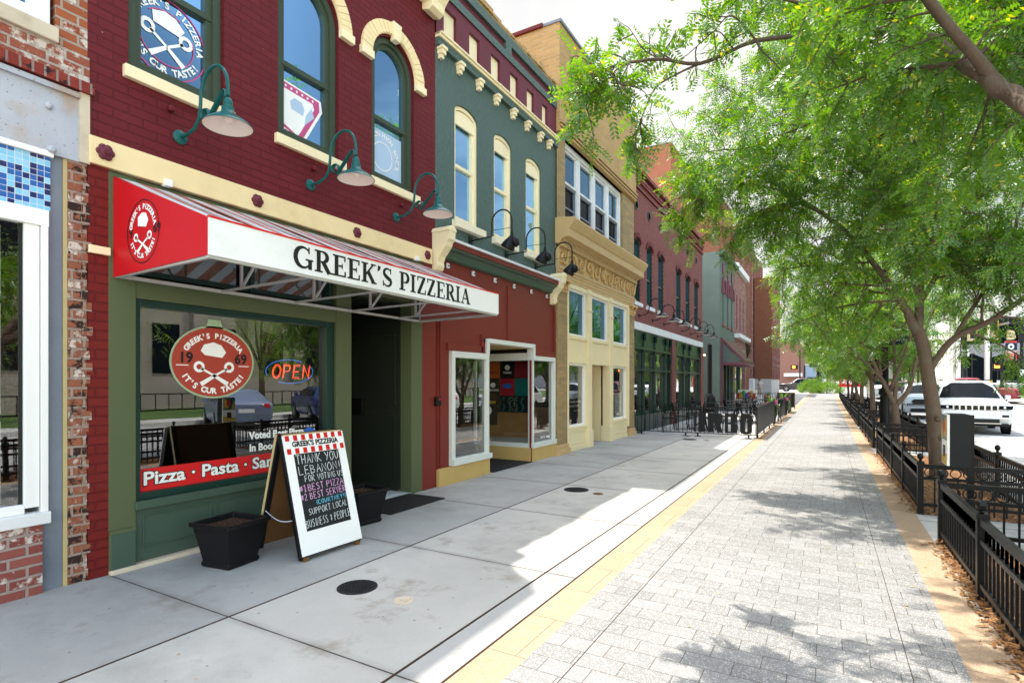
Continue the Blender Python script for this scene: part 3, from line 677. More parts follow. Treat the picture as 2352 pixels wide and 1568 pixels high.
for y in (2.25, 3.64, 5.04, 6.45):
    m = MB()
    for k in range(6): m.lathe([(.032,0),(.032,.012),(.02,.022)], mp=lambda a, b, c, k=k, y=y: (.035+c, y+.037*math.cos(k*math.pi/3)+a, 3.49+.037*math.sin(k*math.pi/3)+b), n=10)
    m.lathe([(.05,0),(.05,.018),(.025,.03),(.02,.045)], mp=lambda a, b, c, y=y: (.035+c, y+a, 3.49+b), n=12); m.build('rosette', P['frieze'], bm_, True)
m = MB(); m.box(-.3, 0, 2.142, 2.29, -.05, 3.375); m.build('brick_pier', P['maroon_low'], T)
m = MB(); m.box(-.02, .03, 2.142, 2.295, 2.65, 2.715); m.build('pier_band', P['cream_light'], T, bevel=.004)
m = MB(); m.box(-.3, 0, 6.37, 6.68, 0, 3.375); m.build('brick_pier', P['panelred'], T)
for y in (2.78, 4.38, 5.89):
    m = MB(); m.lathe([(.03,0),(.03,.04),(.018,.05)], mp=lambda a, b, c, y=y: (c, y+a, 4.08+b), n=8); m.build('pipe_stub', P['maroon'], T)
m = MB()
for (z, d) in ((7.2, .16), (7.3, .2), (7.42, .26), (9.3, .06), (9.5, .10)): m.box(-.02, d, 2.16, 6.66, z, z+.13)
m.build('cornice', P['cream_light'], T)
m = MB(); pr = [(0, 7.1), (.12, 7.06), (.2, 7.1), (.22, 7.2), (.3, 7.3), (.36, 7.42), (.36, 7.6), (0, 7.6)]
m.prism(pr, lambda u, v, w=0: (u, 6.36+w, v), 0, .28); m.build('cornice_bracket', P['cream_light'], T, bevel=.01)
# --- storefront
st = MB()
st.box(-.25, .0, 2.29, 2.50, .34, 3.36); st.box(-.25, .02, 2.29, 2.485, .03, .34); st.box(-.25,.03,2.29,2.49,.33,.36)
st.box(-.22, -.012, 2.50, 4.74, 2.33, 2.52); st.box(-.22, -.012, 2.50, 4.74, 3.05, 3.36)
st.box(-.25, .0, 4.74, 4.98, .0, 3.36); st.box(-.25, .0, 6.13, 6.37, .0, 3.36); st.box(-.22, -.012, 4.98, 6.13, 2.75, 3.36)
st.box(-.27, -.2, 2.5, 4.74, 2.52, 3.05)
S = st.build('storefront', P['sage'], T, bevel=.004)
m = MB(); m.box(-.25, -.02, 2.50, 4.74, .04, .5); m.box(-.03, .035, 2.485, 4.74, .5, .57)
for y in (2.56, 3.22, 3.88):
    frame_bars(m, y, y+.62, .16, .44, .012, -.024, -.008)
m.box(-.03, .028, 2.30, 2.485, .03, .34); m.build('base_panel', P['sage_low'], T, bevel=.003)
m = MB(); frame_bars(m, 2.5, 4.74, .57, 2.33, .055, -.16, -.04, .06, .06); m.box(-.16, -.03, 4.61, 4.69, .6, 2.3)
wf = m.build('shop_window', P['dkgreen'], T, bevel=.004)
m = MB(); m.poly([(-.1,2.55,.62),(-.1,4.61,.62),(-.1,4.61,2.28),(-.1,2.55,2.28)]); m.build('pane', P['glass'], wf)
m = MB(); frame_bars(m, 2.52, 3.6, 2.54, 3.03, .05, -.18, -.05); frame_bars(m, 3.62, 4.72, 2.54, 3.03, .05, -.18, -.05)
tw = m.build('transom_window', P['dkgreen'], T)
m = MB(); m.poly([(-.12,2.52,2.54),(-.12,4.72,2.54),(-.12,4.72,3.03),(-.12,2.52,3.03)]); m.build('pane', P['glass'], tw)
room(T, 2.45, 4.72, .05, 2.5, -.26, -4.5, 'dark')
# recessed entrance
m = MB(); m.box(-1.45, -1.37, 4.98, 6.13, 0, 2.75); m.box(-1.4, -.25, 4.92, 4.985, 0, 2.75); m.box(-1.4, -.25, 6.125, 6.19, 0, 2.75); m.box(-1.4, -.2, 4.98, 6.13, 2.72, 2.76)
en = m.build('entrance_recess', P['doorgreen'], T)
m = MB(); m.box(-1.37, -1.33, 5.12, 6.0, .02, 2.1); 
for a, b in ((.1, .9), (1.05, 2.0)): frame_bars(m, 5.2, 5.92, a, b, .03, -1.335, -1.31)
d = m.build('door', P['doorgreen'], T); m = MB(); m.box(-1.33, -1.28, 5.18, 5.22, .95, 1.2); m.build('handle', P['black'], d)
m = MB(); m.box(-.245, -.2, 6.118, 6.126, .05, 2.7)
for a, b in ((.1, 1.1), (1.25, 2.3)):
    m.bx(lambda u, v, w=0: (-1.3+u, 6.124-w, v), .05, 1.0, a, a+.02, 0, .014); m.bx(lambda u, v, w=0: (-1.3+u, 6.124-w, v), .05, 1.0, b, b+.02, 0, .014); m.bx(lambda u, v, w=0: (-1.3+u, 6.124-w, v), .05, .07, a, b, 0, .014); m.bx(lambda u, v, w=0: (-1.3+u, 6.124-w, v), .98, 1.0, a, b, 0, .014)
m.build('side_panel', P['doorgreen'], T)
m = MB(); m.box(-1.2, -.9, 6.05, 6.12, 1.12, 1.36); m.build('mailbox', P['black'], T, bevel=.01)
m = MB(); m.box(-1.4, .0, 4.98, 6.13, .002, .014); m.build('tiled_threshold', P['white_old'], T)
m = MB(); m.box(-.3, .05, 2.29, 4.98, -.03, .035); m.build('footing', P['stone'], T, bevel=.01)
# window lettering and emblem on the glass
def emblem(parent, cu, cv, r, x, ground=True, big=False):
    """round badge: lettering on a ring, crossed cutters and a cap"""
    mp = YZ(x)
    rx, ry = r*1.02, r*.84
    if ground:
        m = MB(); m.prism(arcp(cu, cv, rx*1.045, ry*1.05, 0, 360, 40)[:-1], mp, 0, .001); m.prism([(cu-.09*r/.4, cv+ry*.98), (cu+.09*r/.4, cv+ry*.98), (cu+.06*r/.4, cv+ry*1.24), (cu-.06*r/.4, cv+ry*1.24)], mp, 0, .001); m.build('badge_edge', P['decalgreen'], parent)
        m = MB(); m.prism(arcp(cu, cv, rx, ry, 0, 360, 40)[:-1], mp, .001, .002); m.build('badge_ground', P['decalred2'], parent)
    m = MB()
    arc_txt(m, "GREEK'S PIZZERIA", mp, cu, cv, rx*.76, ry*.76, 150, 30, r*.175, r*.008, .003)
    arc_txt(m, "IT'S OUR TASTE!", mp, cu, cv, rx*.80, ry*.84, 208, 330, r*.19, r*.008, .003, inward=True)
    for s in (1, -1):      # crossed pizza cutters
        ribbon(m, [(cu-s*r*.34, cv-ry*.18), (cu-s*r*.05, cv-ry*.36)], r*.05, mp, .003); ribbon(m, [(cu-s*r*.05, cv-ry*.36), (cu+s*r*.34, cv-ry*.64)], [r*.07, r*.11], mp, .0032)
        ribbon(m, arcp(cu-s*r*.38, cv-ry*.14, r*.10, r*.10, 0, 360, 16), r*.07, mp, .003)
    # chef's cap only
    m.prism([(cu-r*.24, cv+ry*.2), (cu+r*.2, cv+ry*.14), (cu+r*.3, cv+ry*.3), (cu+r*.18, cv+ry*.5), (cu-r*.02, cv+ry*.58), (cu-r*.26, cv+ry*.5), (cu-r*.34, cv+ry*.32)], mp, .002, .003)
    ribbon(m, [(cu-rx*.9, cv-ry*.1), (cu-rx*.62, cv-ry*.1)], r*.02, mp, .003); ribbon(m, [(cu+rx*.62, cv-ry*.1), (cu+rx*.9, cv-ry*.1)], r*.02, mp, .003)
    m.build('badge_lettering', P['decalwhite'], parent)
    m = MB(); txt(m, '19', mp, cu-rx*.68, cv+ry*.1, r*.34, r*.012, w=.003); txt(m, '69', mp, cu+rx*.68, cv+ry*.1, r*.34, r*.012, w=.003); m.build('badge_year', P['ink'], parent)
D = thing('window_badge', 'oval red and white pizzeria emblem dated 19 69 on the pizzeria shop window', 'decal', (-.1, 3.26, 1.4), world=True)
emblem(D, 3.26, 1.80, .405, -.098)
D = MB(); D.box(-.099, -.098, 2.49, 4.6, .63, .83); D = D.build('window_banner', P['decalred'])
tag(D, 'red strip reading Pizza Pasta Sandwiches along the bottom of the shop window', 'decal')
def slabtext(parent, s, u, v, h, x, mat, bold, name, sx=1.0, align='LEFT'):
    m = MB(); txt(m, s, YZ(x), u, v, h, bold, align, sx=sx); return m.build(name, mat, parent)
B_ = 'Pizza · Pasta · Sandwiches'
slabtext(D, B_, 2.60, .735, .165, -.0965, P['ink'], .0125, 'letter_outline', 1.14)
slabtext(D, B_, 2.60, .735, .165, -.0955, P['decalwhite'], .0045, 'lettering', 1.14)
m = MB(); txt(m, 'Voted Best Pizza', YZ(-.097), 3.64, 1.035, .105, .0042, 'LEFT', sx=.98); txt(m, 'In Boone County', YZ(-.097), 3.64, .905, .105, .0042, 'LEFT', sx=.98)
tag(m.build('window_lettering', P['decalwhite']), 'white lettering reading Voted Best Pizza In Boone County on the shop window', 'lettering')
D = thing('round_sticker', 'small blue round award sticker above the sandwich board on the shop window', 'sticker', (-.097, 4.4, .95), world=True)
m = MB(); m.prism(arcp(4.41, 1.0, .09, .075, 0, 360, 24)[:-1], YZ(-.098), 0, .001); m.build('disc', P['blue'], D)
m = MB(); txt(m, "People's", YZ(-.098), 4.41, .995, .045, .001, w=.002); m.build('lettering', P['checkred'], D)
D = thing('neon_sign', 'lit red neon OPEN sign in a blue oval hanging inside the shop window', 'sign', (-.2, 4.2, 1.55), world=True)
m = MB(); mpn = YZ(-.2); GL = {'O': [arcp(.5,.5,.45,.5,0,360,16)], 'P': [[(.1,0),(.1,1)],[(.1,1),(.6,1)]+arcp(.6,.76,.24,.24,90,-90,6)+[(.1,.5)]], 'E': [[(.85,1),(.1,1),(.1,0),(.85,0)],[(.1,.5),(.7,.5)]], 'N': [[(.1,0),(.1,1),(.85,0),(.85,1)]]}
for i, ch in enumerate('OPEN'):
    for s in GL[ch]:
        for k in (1, .8): m.tube([mpn(3.98+i*.135+(.5+(x-.5)*k)*.12+y*.02, 1.645+(.5+(y-.5)*k)*.16) for x, y in s], .0045, 5)
m.build('neon_letters', P['neonred'], D)
m = MB(); m.tube([mpn(u, v) for u, v in arcp(4.23, 1.725, .32, .135, 60, 200, 20)], .004, 5); m.tube([mpn(u, v) for u, v in arcp(4.23, 1.725, .32, .135, 240, 385, 20)], .004, 5); m.build('neon_ring', P['neonblue'], D)
# posters behind the upper panes
D = thing('round_window_sign', 'round blue and white pizzeria emblem behind the leftmost arched window', 'sign', (-.14, 2.8, 4.4), world=True)
m = MB(); ribbon(m, arcp(2.82, 4.78, .36, .36, 0, 360, 40), .012, YZ(-.118), 0); ribbon(m, arcp(2.82, 4.78, .245, .245, 60, 130, 14), .01, YZ(-.118), 0); ribbon(m, arcp(2.82, 4.78, .245, .245, 180, 380, 24), .01, YZ(-.118), 0)
m.build('ring', P['decalpink'], D)
m = MB(); arc_txt(m, "GREEK'S PIZZERIA", YZ(-.117), 2.82, 4.78, .3, .3, 150, 0, .085, .003); arc_txt(m, "IT'S OUR TASTE!", YZ(-.117), 2.82, 4.78, .3, .3, 200, 330, .085, .003, inward=True)
for s in (1, -1):
    ribbon(m, [(2.82-s*.15, 4.80), (2.82, 4.70)], .025, YZ(-.117)); ribbon(m, [(2.82, 4.70), (2.82+s*.15, 4.58)], [.03, .05], YZ(-.1168)); ribbon(m, arcp(2.82-s*.17, 4.82, .05, .05, 0, 360, 14), .035, YZ(-.117))
m.prism([(2.70, 4.88), (2.93, 4.85), (2.98, 4.92), (2.9, 5.00), (2.8, 5.02), (2.69, 4.98)], YZ(-.117), 0, .001)
m.build('lettering', P['decalwhite'], D)
D = thing('slice_window_sign', 'magenta and white pizza slice shaped sign behind the middle arched window', 'sign', (-.14, 4.2, 4.4), world=True)
m = MB(); m.prism([(3.94, 4.46), (4.32, 4.33), (4.62, 4.85), (4.60, 4.98), (3.94, 5.02)], YZ(-.12), 0, .001); m.build('slice', P['decalwhite'], D)
m = MB(); m.prism([(3.95, 4.47), (4.29, 4.35), (4.58, 4.85), (4.57, 4.96), (3.95, 5.0)], YZ(-.12), .001, .002); m.build('slice_ground', P['decalpink'], D)
m = MB(); m.prism([(4.07, 4.52), (4.27, 4.44), (4.5, 4.84), (4.48, 4.9), (4.07, 4.92)], YZ(-.12), .002, .003)
for k in range(7): m.prism(arcp(4.03+k*.075, 4.957-k*.004, .014, .014, 0, 360, 10)[:-1], YZ(-.12), .002, .003)
for k, ch in enumerate('GREEKS'): txt(m, ch, YZ(-.12), 3.985, 4.92-k*.073, .075, .003, w=.003)
txt(m, 'PIZZERIA', lambda u, v, w=0: (-.12+w, 4.16+u*.95+v*.3, 4.425-u*.32+v), 0, 0, .055, .002, w=.003); m.build('lettering', P['decalwhite'], D)
m = MB(); m.prism([(4.18, 4.72), (4.34, 4.7), (4.36, 4.78), (4.32, 4.85), (4.22, 4.86), (4.16, 4.8)], YZ(-.12), .003, .004); m.prism([(4.36, 4.6), (4.5, 4.74), (4.46, 4.84), (4.38, 4.72)], YZ(-.12), .003, .004); m.build('cap_and_peel', P['paleblue'], D)
D = thing('school_window_sign', 'pale blue round school sign behind the rightmost arched window', 'sign', (-.14, 5.7, 4.4), world=True)
m = MB(); m.poly([(-.122,5.42,4.36),(-.122,6.1,4.36),(-.122,6.1,5.05),(-.122,5.42,5.05)]); m.build('film', P['paleblue'], D)
m = MB(); arc_txt(m, "LEBANON HIGH SCHOOL", YZ(-.117), 5.66, 4.70, .29, .29, 170, -20, .085, .003); arc_txt(m, "TIGERS", YZ(-.117), 5.66, 4.70, .32, .32, 240, 300, .085, .003, inward=True); ribbon(m, arcp(5.66, 4.7, .19, .19, 0, 360, 24), .014, YZ(-.117)); m.build('lettering', P['decalwhite'], D)

# ================================================================ awning
A = thing('shop_awning', 'red and white striped awning with a white valance reading GREEK\'S PIZZERIA', 'awning', (0, 4.3, 2.5), world=True)
X1 = 1.34; y0, y1 = 2.33, 6.31
m = MB(); n = 24
for k in range(n):
    a, b = y0+(y1-y0)*k/n, y0+(y1-y0)*(k+1)/n; mid = .5
    s = [(.0, 3.33), (X1*.5, 3.33-.28-.012*math.sin(k*1.3)), (X1, 2.78)]
    for (xa, za), (xb, zb) in zip(s, s[1:]): m.poly([(xa,a,za),(xb,a,zb),(xb,b,zb),(xa,b,za)])
m.build('canopy', P['stripe'], A)
m = MB(); m.box(X1-.004, X1+.012, y0-.005, y1+.005, 2.515, 2.79); v = m.build('valance', P['awnwhite'], A)
m = MB(); m.box(X1-.002, X1+.016, y0-.01, y1+.01, 2.782, 2.796); m.build('hem', P['checkred'], v)
m = MB(); xe = serif(m, "GREEK'S PIZZERIA", YZ(X1+.0135), 3.04, 2.56, .188, .05, 1.17); m.build('lettering', P['ink'], v)
print('awning text end', xe)
for y, s in ((y0, -1), (y1, 1)):
    m = MB(); m.prism([(0, 2.48), (X1, 2.515), (X1, 2.785), (0, 3.325)], lambda u, w_, q=0, y=y, s=s: (u, y+q*s, w_), 0, .006); e = m.build('end_panel', P['awnred'] if s < 0 else P['stripe'], A)
    if s < 0:
        mpe = lambda u, v_, w=0: (u, y0-.008-w, v_)
        cx, cz = .47, 2.80
        m = MB(); ribbon(m, arcp(cx, cz, .235, .25, 0, 360, 40), .008, mpe, .001)
        for sg in (1, -1):
            txt(m, '19' if sg < 0 else '69', lambda u, v_, w=0: mpe(cx+u, cz+v_, w), sg*.205, .0, .105, .003, w=.0012)
        m.build('badge_ink', P['ink'], e)
        m = MB(); mpl = lambda u, v_, w=0: mpe(cx+u, cz+v_, w)
        arc_txt(m, "GREEK'S PIZZERIA", mpl, 0, 0, .18, .195, 165, 15, .056, .0025, .0014); arc_txt(m, "IT'S OUR TASTE!", mpl, 0, 0, .18, .195, 205, 335, .052, .0025, .0014, inward=True)
        for sg in (1, -1):
            ribbon(m, [(-sg*.09, -.05), (0, -.1)], .016, mpl, .0014); ribbon(m, [(0, -.1), (sg*.08, -.16)], [.018, .03], mpl, .0016); ribbon(m, arcp(-sg*.1, -.04, .026, .026, 0, 360, 12), .018, mpl, .0014)
        m.prism([(-.07, .05), (.05, .03), (.085, .08), (.05, .14), (-.01, .15), (-.07, .12)], mpl, .0012, .0014)
        m.build('badge_lettering', P['decalwhite'], e)
m = MB(); zb = 2.49
m.bar((.03, y0, zb), (.03, y1-.06, zb), .03); m.bar((X1-.02, y0, zb+.02), (X1-.02, y1, zb+.02), .03)
for y in (y0+.02, y1-.02): m.bar((.03, y, zb), (X1, y, zb+.02), .03)
for y in (3.25, 4.1, 4.95, 5.8):
    m.bar((.03, y, zb), (X1-.02, y, zb+.02), .02); m.bar((.35, y, zb), (.35, y, 3.15), .022); m.bar((.35, y, zb), (X1*.62, y, 2.98), .02)
for y in (2.36, 6.28): m.bar((.03, y, zb), (.03, y, 3.3), .022)
m.build('frame', P['alum'], A)
m = MB()
for y in (2.74, 6.2): m.box(.0, .07, y-.03, y+.03, 3.36, 3.42)
m.build('wall_clip', P['white'], A)

# ================================================================ lamps on the maroon wall
LG = gooseneck('gooseneck_lamp', 'teal gooseneck wall lamp under the leftmost arched window', 'teal goosenecks over the awning', (P['teal'], P['enamel']))
place(LG, (0, 2.87, 3.86), 0, None, True)
place(LG, (0, 4.345, 3.88), 0, 'teal gooseneck wall lamp between the leftmost and rightmost teal lamps')
place(LG, (0, 5.8, 3.885), 0, 'teal gooseneck wall lamp beside the green stucco wall')
# ================================================================ green stucco building with the T-shirt shop
T = thing('green_stucco_building', 'green stucco building with a plum and cream panelled frieze over a red shop front', 'building', (0, 8.8, 0), world=True)
GW = [(7.18, 7.86), (8.38, 9.02), (9.58, 10.24)]
m = MB(); wall(m, 6.68, 10.95, 3.72, 6.8, [(a, b, 4.2, 5.97, .16) for a, b in GW], 0, .16); m.build('stucco_wall', P['stucco'], T)
m = MB(); shell(m, 6.69, 10.94, -.1, 8.16, x0=-.05); m.build('side_walls', P['orangebrick'], T)
for a, b in GW:
    w = sash(T, a+.004, b-.004, 4.2, 5.97, .155, 5.13, P['cream_light'], P['glass_sky'], -.03, .06)
    m = MB(); c = (a+b)/2; m.prism([(a+.06, 5.80)]+[(y, z-.01) for y, z in arch_pts(a+.06, b-.06, 5.95, .10)]+[(b-.06, 5.80)], YZ(-.07), 0, .03); m.build('arch_panel', P['cream_light'], w)
    m = MB(); m.box(-.1, .1, a-.07, b+.12, 4.08, 4.2); m.build('sill', P['cream_peel'], w, bevel=.008)
    m = MB(); m.box(-.20, -.195, a, b, 4.2, 5.02); m.build('blind', P['white_old'], w)
room(T, 6.75, 10.9, 3.8, 6.7, -.3, -3)
# frieze
pan = [(6.87, 7.20), (7.57, 7.88), (8.25, 8.56), (8.93, 9.23), (9.59, 9.89), (10.26, 10.51)]
m = MB(); wall(m, 6.68, 10.95, 6.93, 7.6, [(a, b, 7.0, 7.44, 0) for a, b in pan], 0.02, .06); fz = m.build('frieze', P['frieze'], T)
m = MB()
for a, b in pan: m.poly([(-.035,a,7.0),(-.035,b,7.0),(-.035,b,7.44),(-.035,a,7.44)])
m.build('cream_panels', P['cream_light'], fz)
m = MB(); wall(m, 6.68, 10.95, 7.6, 8.06, [(6.95, 8.75, 7.74, 7.9, 0), (8.95, 10.75, 7.74, 7.9, 0)], .04, .06); m.build('parapet_band', P['stucco'], T)
m = MB(); m.box(-.03, -.015, 6.9, 10.8, 7.7, 7.93); m.build('recess_panels', P['frieze'], T)
m = MB(); m.box(-.25, .012, 6.685, 10.945, 7.5, 7.69); m.box(-.25, -.03, 6.685, 10.945, 7.69, 8.06); m.build('parapet_core', P['frieze'], T)
m = MB(); m.box(-.25, .0, 6.68, 10.95, 8.06, 8.16)
for k in range(26): y = 6.69+k*.163; m.box(-.28, .02+rng.uniform(-.015, .02), y, y+.15, 8.14, 8.18+rng.uniform(0, .06))
m.build('coping_bricks', P['beige'], T)
m = MB(); m.box(-.02, .10, 6.68, 10.95, 6.86, 6.925); m.box(-.02, .13, 6.68, 10.95, 6.90, 6.93); lg = m.build('string_course', P['cream_light'], T, bevel=.005)
m = MB(); m.box(-.02, .07, 6.68, 10.95, 6.74, 6.86); m.build('string_base', P['stucco'], lg)
for y in (6.78, 7.27, 7.84, 8.41, 9.01, 9.57, 10.13, 10.55):
    m = MB(); m.box(0, .12, y-.065, y+.065, 6.70, 6.745); m.box(0, .10, y-.05, y+.05, 6.63, 6.70); m.box(0, .07, y-.035, y+.035, 6.57, 6.63); m.build('bracket', P['cream_light'], T, bevel=.004)
# shop cornice
m = MB(); m.box(-.02, .24, 6.75, 10.72, 3.76, 3.80); cn = m.build('shop_cornice', P['white_old'], T, bevel=.004)
m = MB(); m.box(-.02, .21, 6.75, 10.72, 3.68, 3.76); m.build('fascia', P['panelred'], cn)
m = MB()
cv = [(-.02, 3.68), (.19, 3.68), (.18, 3.65), (.12, 3.62), (.075, 3.57), (.07, 3.53), (.03, 3.51), (-.02, 3.51)]; m.prism(cv, lambda u, v, w=0: (u, 6.75+w, v), 0, 3.97)
m.build('moulding', P['green_trim'], cn, bevel=.006)
for y in (6.60, 10.66):
    m = MB(); pf = [(0, 3.92), (.3, 3.92), (.32, 3.85), (.31, 3.74), (.27, 3.70), (.25, 3.64), (.20, 3.58), (.13, 3.50), (.1, 3.42), (.11, 3.36), (.08, 3.30), (0, 3.28)]
    m.prism(pf, lambda u, v, w=0, y=y: (u, y+w, v), 0, .17)
    m.prism(arcp(y+.085, 3.86, .10, .085, 0, 180, 10), YZ(0), .0, .33); m.build('scroll_bracket', P['cream_light'], T, bevel=.006)
for y in (6.98, 7.70, 8.40, 9.09, 9.79, 10.50):
    m = MB(); m.box(0, .03, y-.035, y+.035, 3.39, 3.47); s_ = m.build('stud', P['white_old'], T, bevel=.006)
    m = MB(); m.lathe([(.012,0),(.012,.012)], mp=lambda a, b, c, y=y: (.03+c, y+a, 3.43+b), n=8); m.build('stud_hole', P['ink'], s_)
# red panel front, openings for display windows and entry
m = MB(); wall(m, 6.68, 10.95, 0, 3.72, [(7.04, 8.15, .28, 2.1, 0), (8.17, 9.83, 0, 2.3, 0), (9.85, 10.9, .28, 2.14, 0)], -.01, .04); m.build('panel_wall', P['panelred'], T)
m = MB()
for y in (6.735, 6.80, 8.87): m.box(-.02, .012, y-.006, y+.006, .0 if y < 7 else 2.35, 3.4)
m.box(-.02, .02, 6.98, 8.0, 2.10, 2.22); m.box(-.02, .02, 7.95, 8.08, 2.10, 2.42); m.box(-.02, .02, 8.0, 9.9, 2.30, 2.36); m.box(-.02, .02, 9.86, 10.9, 2.14, 2.26); m.box(-.02,.025,10.86,10.92,2.1,3.2)
m.build('panel_battens', P['panelred'], T, bevel=.003)
m = MB(); m.box(-.3, .05, 6.72, 8.17, -.05, .27); m.build('stucco_base', P['yellow'], T, bevel=.006)
m = MB(); m.box(-.3, .03, 9.86, 10.93, -.05, .27); m.box(-1.35, -.02, 9.82, 9.87, -.05, .27); m.build('stucco_base', P['yellow'], T, bevel=.006)
m = MB(); frame_bars(m, 7.05, 8.15, .37, 2.10, .09, -.1, .05, .10, .02); m.box(-.1, .09, 7.04, 8.19, .28, .37)
dw = m.build('display_window', P['greyframe'], T, bevel=.004)
m = MB(); m.poly([(.0,7.14,.39),(.0,8.06,.39),(.0,8.06,2.0),(.0,7.14,2.0)]); m.build('pane', P['glass'], dw)
m = MB(); m.box(-.1, .055, 8.07, 8.16, 2.10, 2.36); m.box(-.1, .055, 8.16, 9.90, 2.29, 2.37); m.box(-.1, .055, 9.82, 9.9, 2.05, 2.29); tr_ = m.build('entry_frame', P['greyframe'], T, bevel=.004)
# recess: ceiling, left display side glass, back wall with door, mat
m = MB(); m.box(-1.9, -.1, 8.16, 9.85, 2.28, 2.31); m.box(-1.9, -1.8, 8.1, 9.0, 0, 2.3); m.build('entry_recess', P['yellow'], T)
m = MB(); m.poly([(-.02,8.12,.39),(-1.6,8.12,.39),(-1.6,8.12,2.05),(-.02,8.12,2.05)]); m.build('side_pane', P['glass_soft'], dw)
m = MB(); m.box(-1.7, -.1, 8.10, 8.16, .0, .39); m.build('stall_riser', P['greyframe'], T)
m = MB(); m.box(-.1, .02, 9.86, 9.9, .37, 2.06); m.box(-.1, .03, 9.90, 10.9, 2.05, 2.14); m.box(-.1, .03, 10.83, 10.9, .37, 2.06); m.box(-.1, .05, 9.84, 10.93, .27, .37); m.box(-1.4, -.1, 9.84, 9.90, .27, .36); m.box(-1.4,-.1,9.84,9.9,2.05,2.2); m.box(-1.42, -1.36, 9.84, 9.9, .36, 2.05)
dr = m.build('display_window', P['greyframe'], T, bevel=.003)
m = MB(); m.poly([(-.04,9.9,.37),(-.04,10.83,.37),(-.04,10.83,2.06),(-.04,9.9,2.06)]); m.build('pane', P['glass'], dr)
m = MB(); m.poly([(-.1,9.87,.36),(-1.36,9.87,.36),(-1.36,9.87,2.05),(-.1,9.87,2.05)]); m.build('side_pane', P['glass_soft'], dr)
m = MB(); m.box(-2.2, -.1, 9.9, 10.9, .30, .36); m.build('display_floor', P['greyframe'], dr)
m = MB(); m.box(-2.3, -.05, 10.85, 10.9, .36, 1.05); m.build('plank_wall', P['plank'], dr)
m = MB(); m.box(-2.3, -.05, 10.86, 10.9, 1.05, 2.3); m.box(-2.3, -2.2, 9.9, 10.9, .3, 2.3); m.box(-2.3, -.15, 9.9, 10.9, 2.2, 2.25); m.build('display_lining', P['dark'], dr)
m = MB(); txt(m, '107 W. MAIN', YZ(-.03), 10.5, .44, .075, .002); tag(m.build('street_number', P['decalwhite']), 'white 107 W. MAIN lettering on the lower corner of the T-shirt shop window', 'lettering')
# shirts on the display wall (they hang facing the street corner)
XZ = lambda y: (lambda u, v, w=0: (u, y-w, v))
cols = [('blackmat', 'black'), ('signred', 'orange'), ('blackmat', 'black'), ('decalred2', 'maroon'), ('blue', 'blue'), ('blackmat', 'black'), ('decalred2', 'red'), ('teal', 'teal')]
cols_m = {'orange': plain('orange cloth', (.55, .09, .015), .9), 'black': plain('black cloth', (.012,.012,.013), .9), 'maroon': plain('maroon cloth', (.24,.02,.035), .9), 'blue': plain('blue cloth', (.02,.09,.2), .9), 'red': plain('red cloth', (.33,.015,.03), .9), 'teal': plain('teal cloth', (.01,.14,.13), .9)}
deco = ['NT', 'LEBANON', 'TIGERS', '', '', 'LEBANON', '', '']
xs0, sw = -2.12, .385
for k in range(8):
    c = k % 4; r_ = k//4; ua = xs0+c*sw; zb = 1.70-r_*.40; nm = cols[k][1]
    m = MB(); m.prism([(ua+.0, zb), (ua+sw-.01, zb), (ua+sw-.01, zb+.39), (ua, zb+.39)], XZ(10.845-r_*.0), 0, .012)
    t_ = m.build('t_shirt', cols_m[nm]); tag(t_, '%s T-shirt pinned %s in the %s row of the shop display' % (nm, ['leftmost', 'second from left', 'third from left', 'rightmost'][c], ['upper', 'lower'][r_]), 'shirt', 'T-shirts pinned on the display wall')
    m = MB(); mpx = XZ(10.832)
    if deco[k]: txt(m, deco[k], mpx, ua+sw/2, zb+.12, .07, .002)
    if k in (4, 6): m.prism(arcp(ua+sw/2, zb+.22, .13, .06 if k == 6 else .11, 0, 360, 18)[:-1], mpx, 0, .001)
    if k in (2, 5): m.prism(arcp(ua+sw/2, zb+.24, .07, .06, 0, 360, 12)[:-1], mpx, 0, .001)
    if m.v: m.build('print', {4: P['gold'], 6: P['blue'], 1: P['frieze'], 0: P['decalred']}.get(k, P['decalwhite']), t_)
t_ = MB(); t_.prism([(-2.15, .92), (-.62, .92), (-.62, 1.28), (-2.15, 1.28)], XZ(10.84), 0, .012); t_ = t_.build('shop_sign', P['blackmat']); tag(t_, 'black teal and pink shop sign with pale CI monogram inside the display', 'sign')
m = MB(); mpx = XZ(10.826); txt(m, 'ROADS', mpx, -1.66, 1.20, .13, .001, space=1.25); txt(m, 'SPIRITS', mpx, -1.66, 1.06, .11, .001, space=1.2)
ribbon(m, arcp(-.97, 1.10, .11, .115, 45, 315, 18), .024, mpx); m.prism([(-.985, 1.04), (-.955, 1.04), (-.955, 1.17), (-.985, 1.17)], mpx, 0, .001); m.prism([(-1.06, 1.24), (-.88, 1.24), (-.88, 1.262), (-1.06, 1.262)], mpx, 0, .001); m.prism([(-1.06, .945), (-.88, .945), (-.88, .967), (-1.06, .967)], mpx, 0, .001); m.build('lettering', P['silver'], t_)
m = MB()
for k in range(9):
    u = -2.1+k*.165; ribbon(m, [(u, .93), (u+.05, 1.05), (u-.02, 1.15), (u+.04, 1.27)], [.02, .05, .03, .05], XZ(10.8272))
m.build('paint_splashes', cols_m['teal'], t_)
D = thing('shirt_stand', 'black printed T-shirt on a stand in the T-shirt shop display', 'shirt', (-1.35, 10.35, .36))
m = MB(); m.lathe([(.13,0),(.13,.01),(.02,.02),(.01,.03),(.01,.3)], n=16); m.build('stand', P['silver'], D)
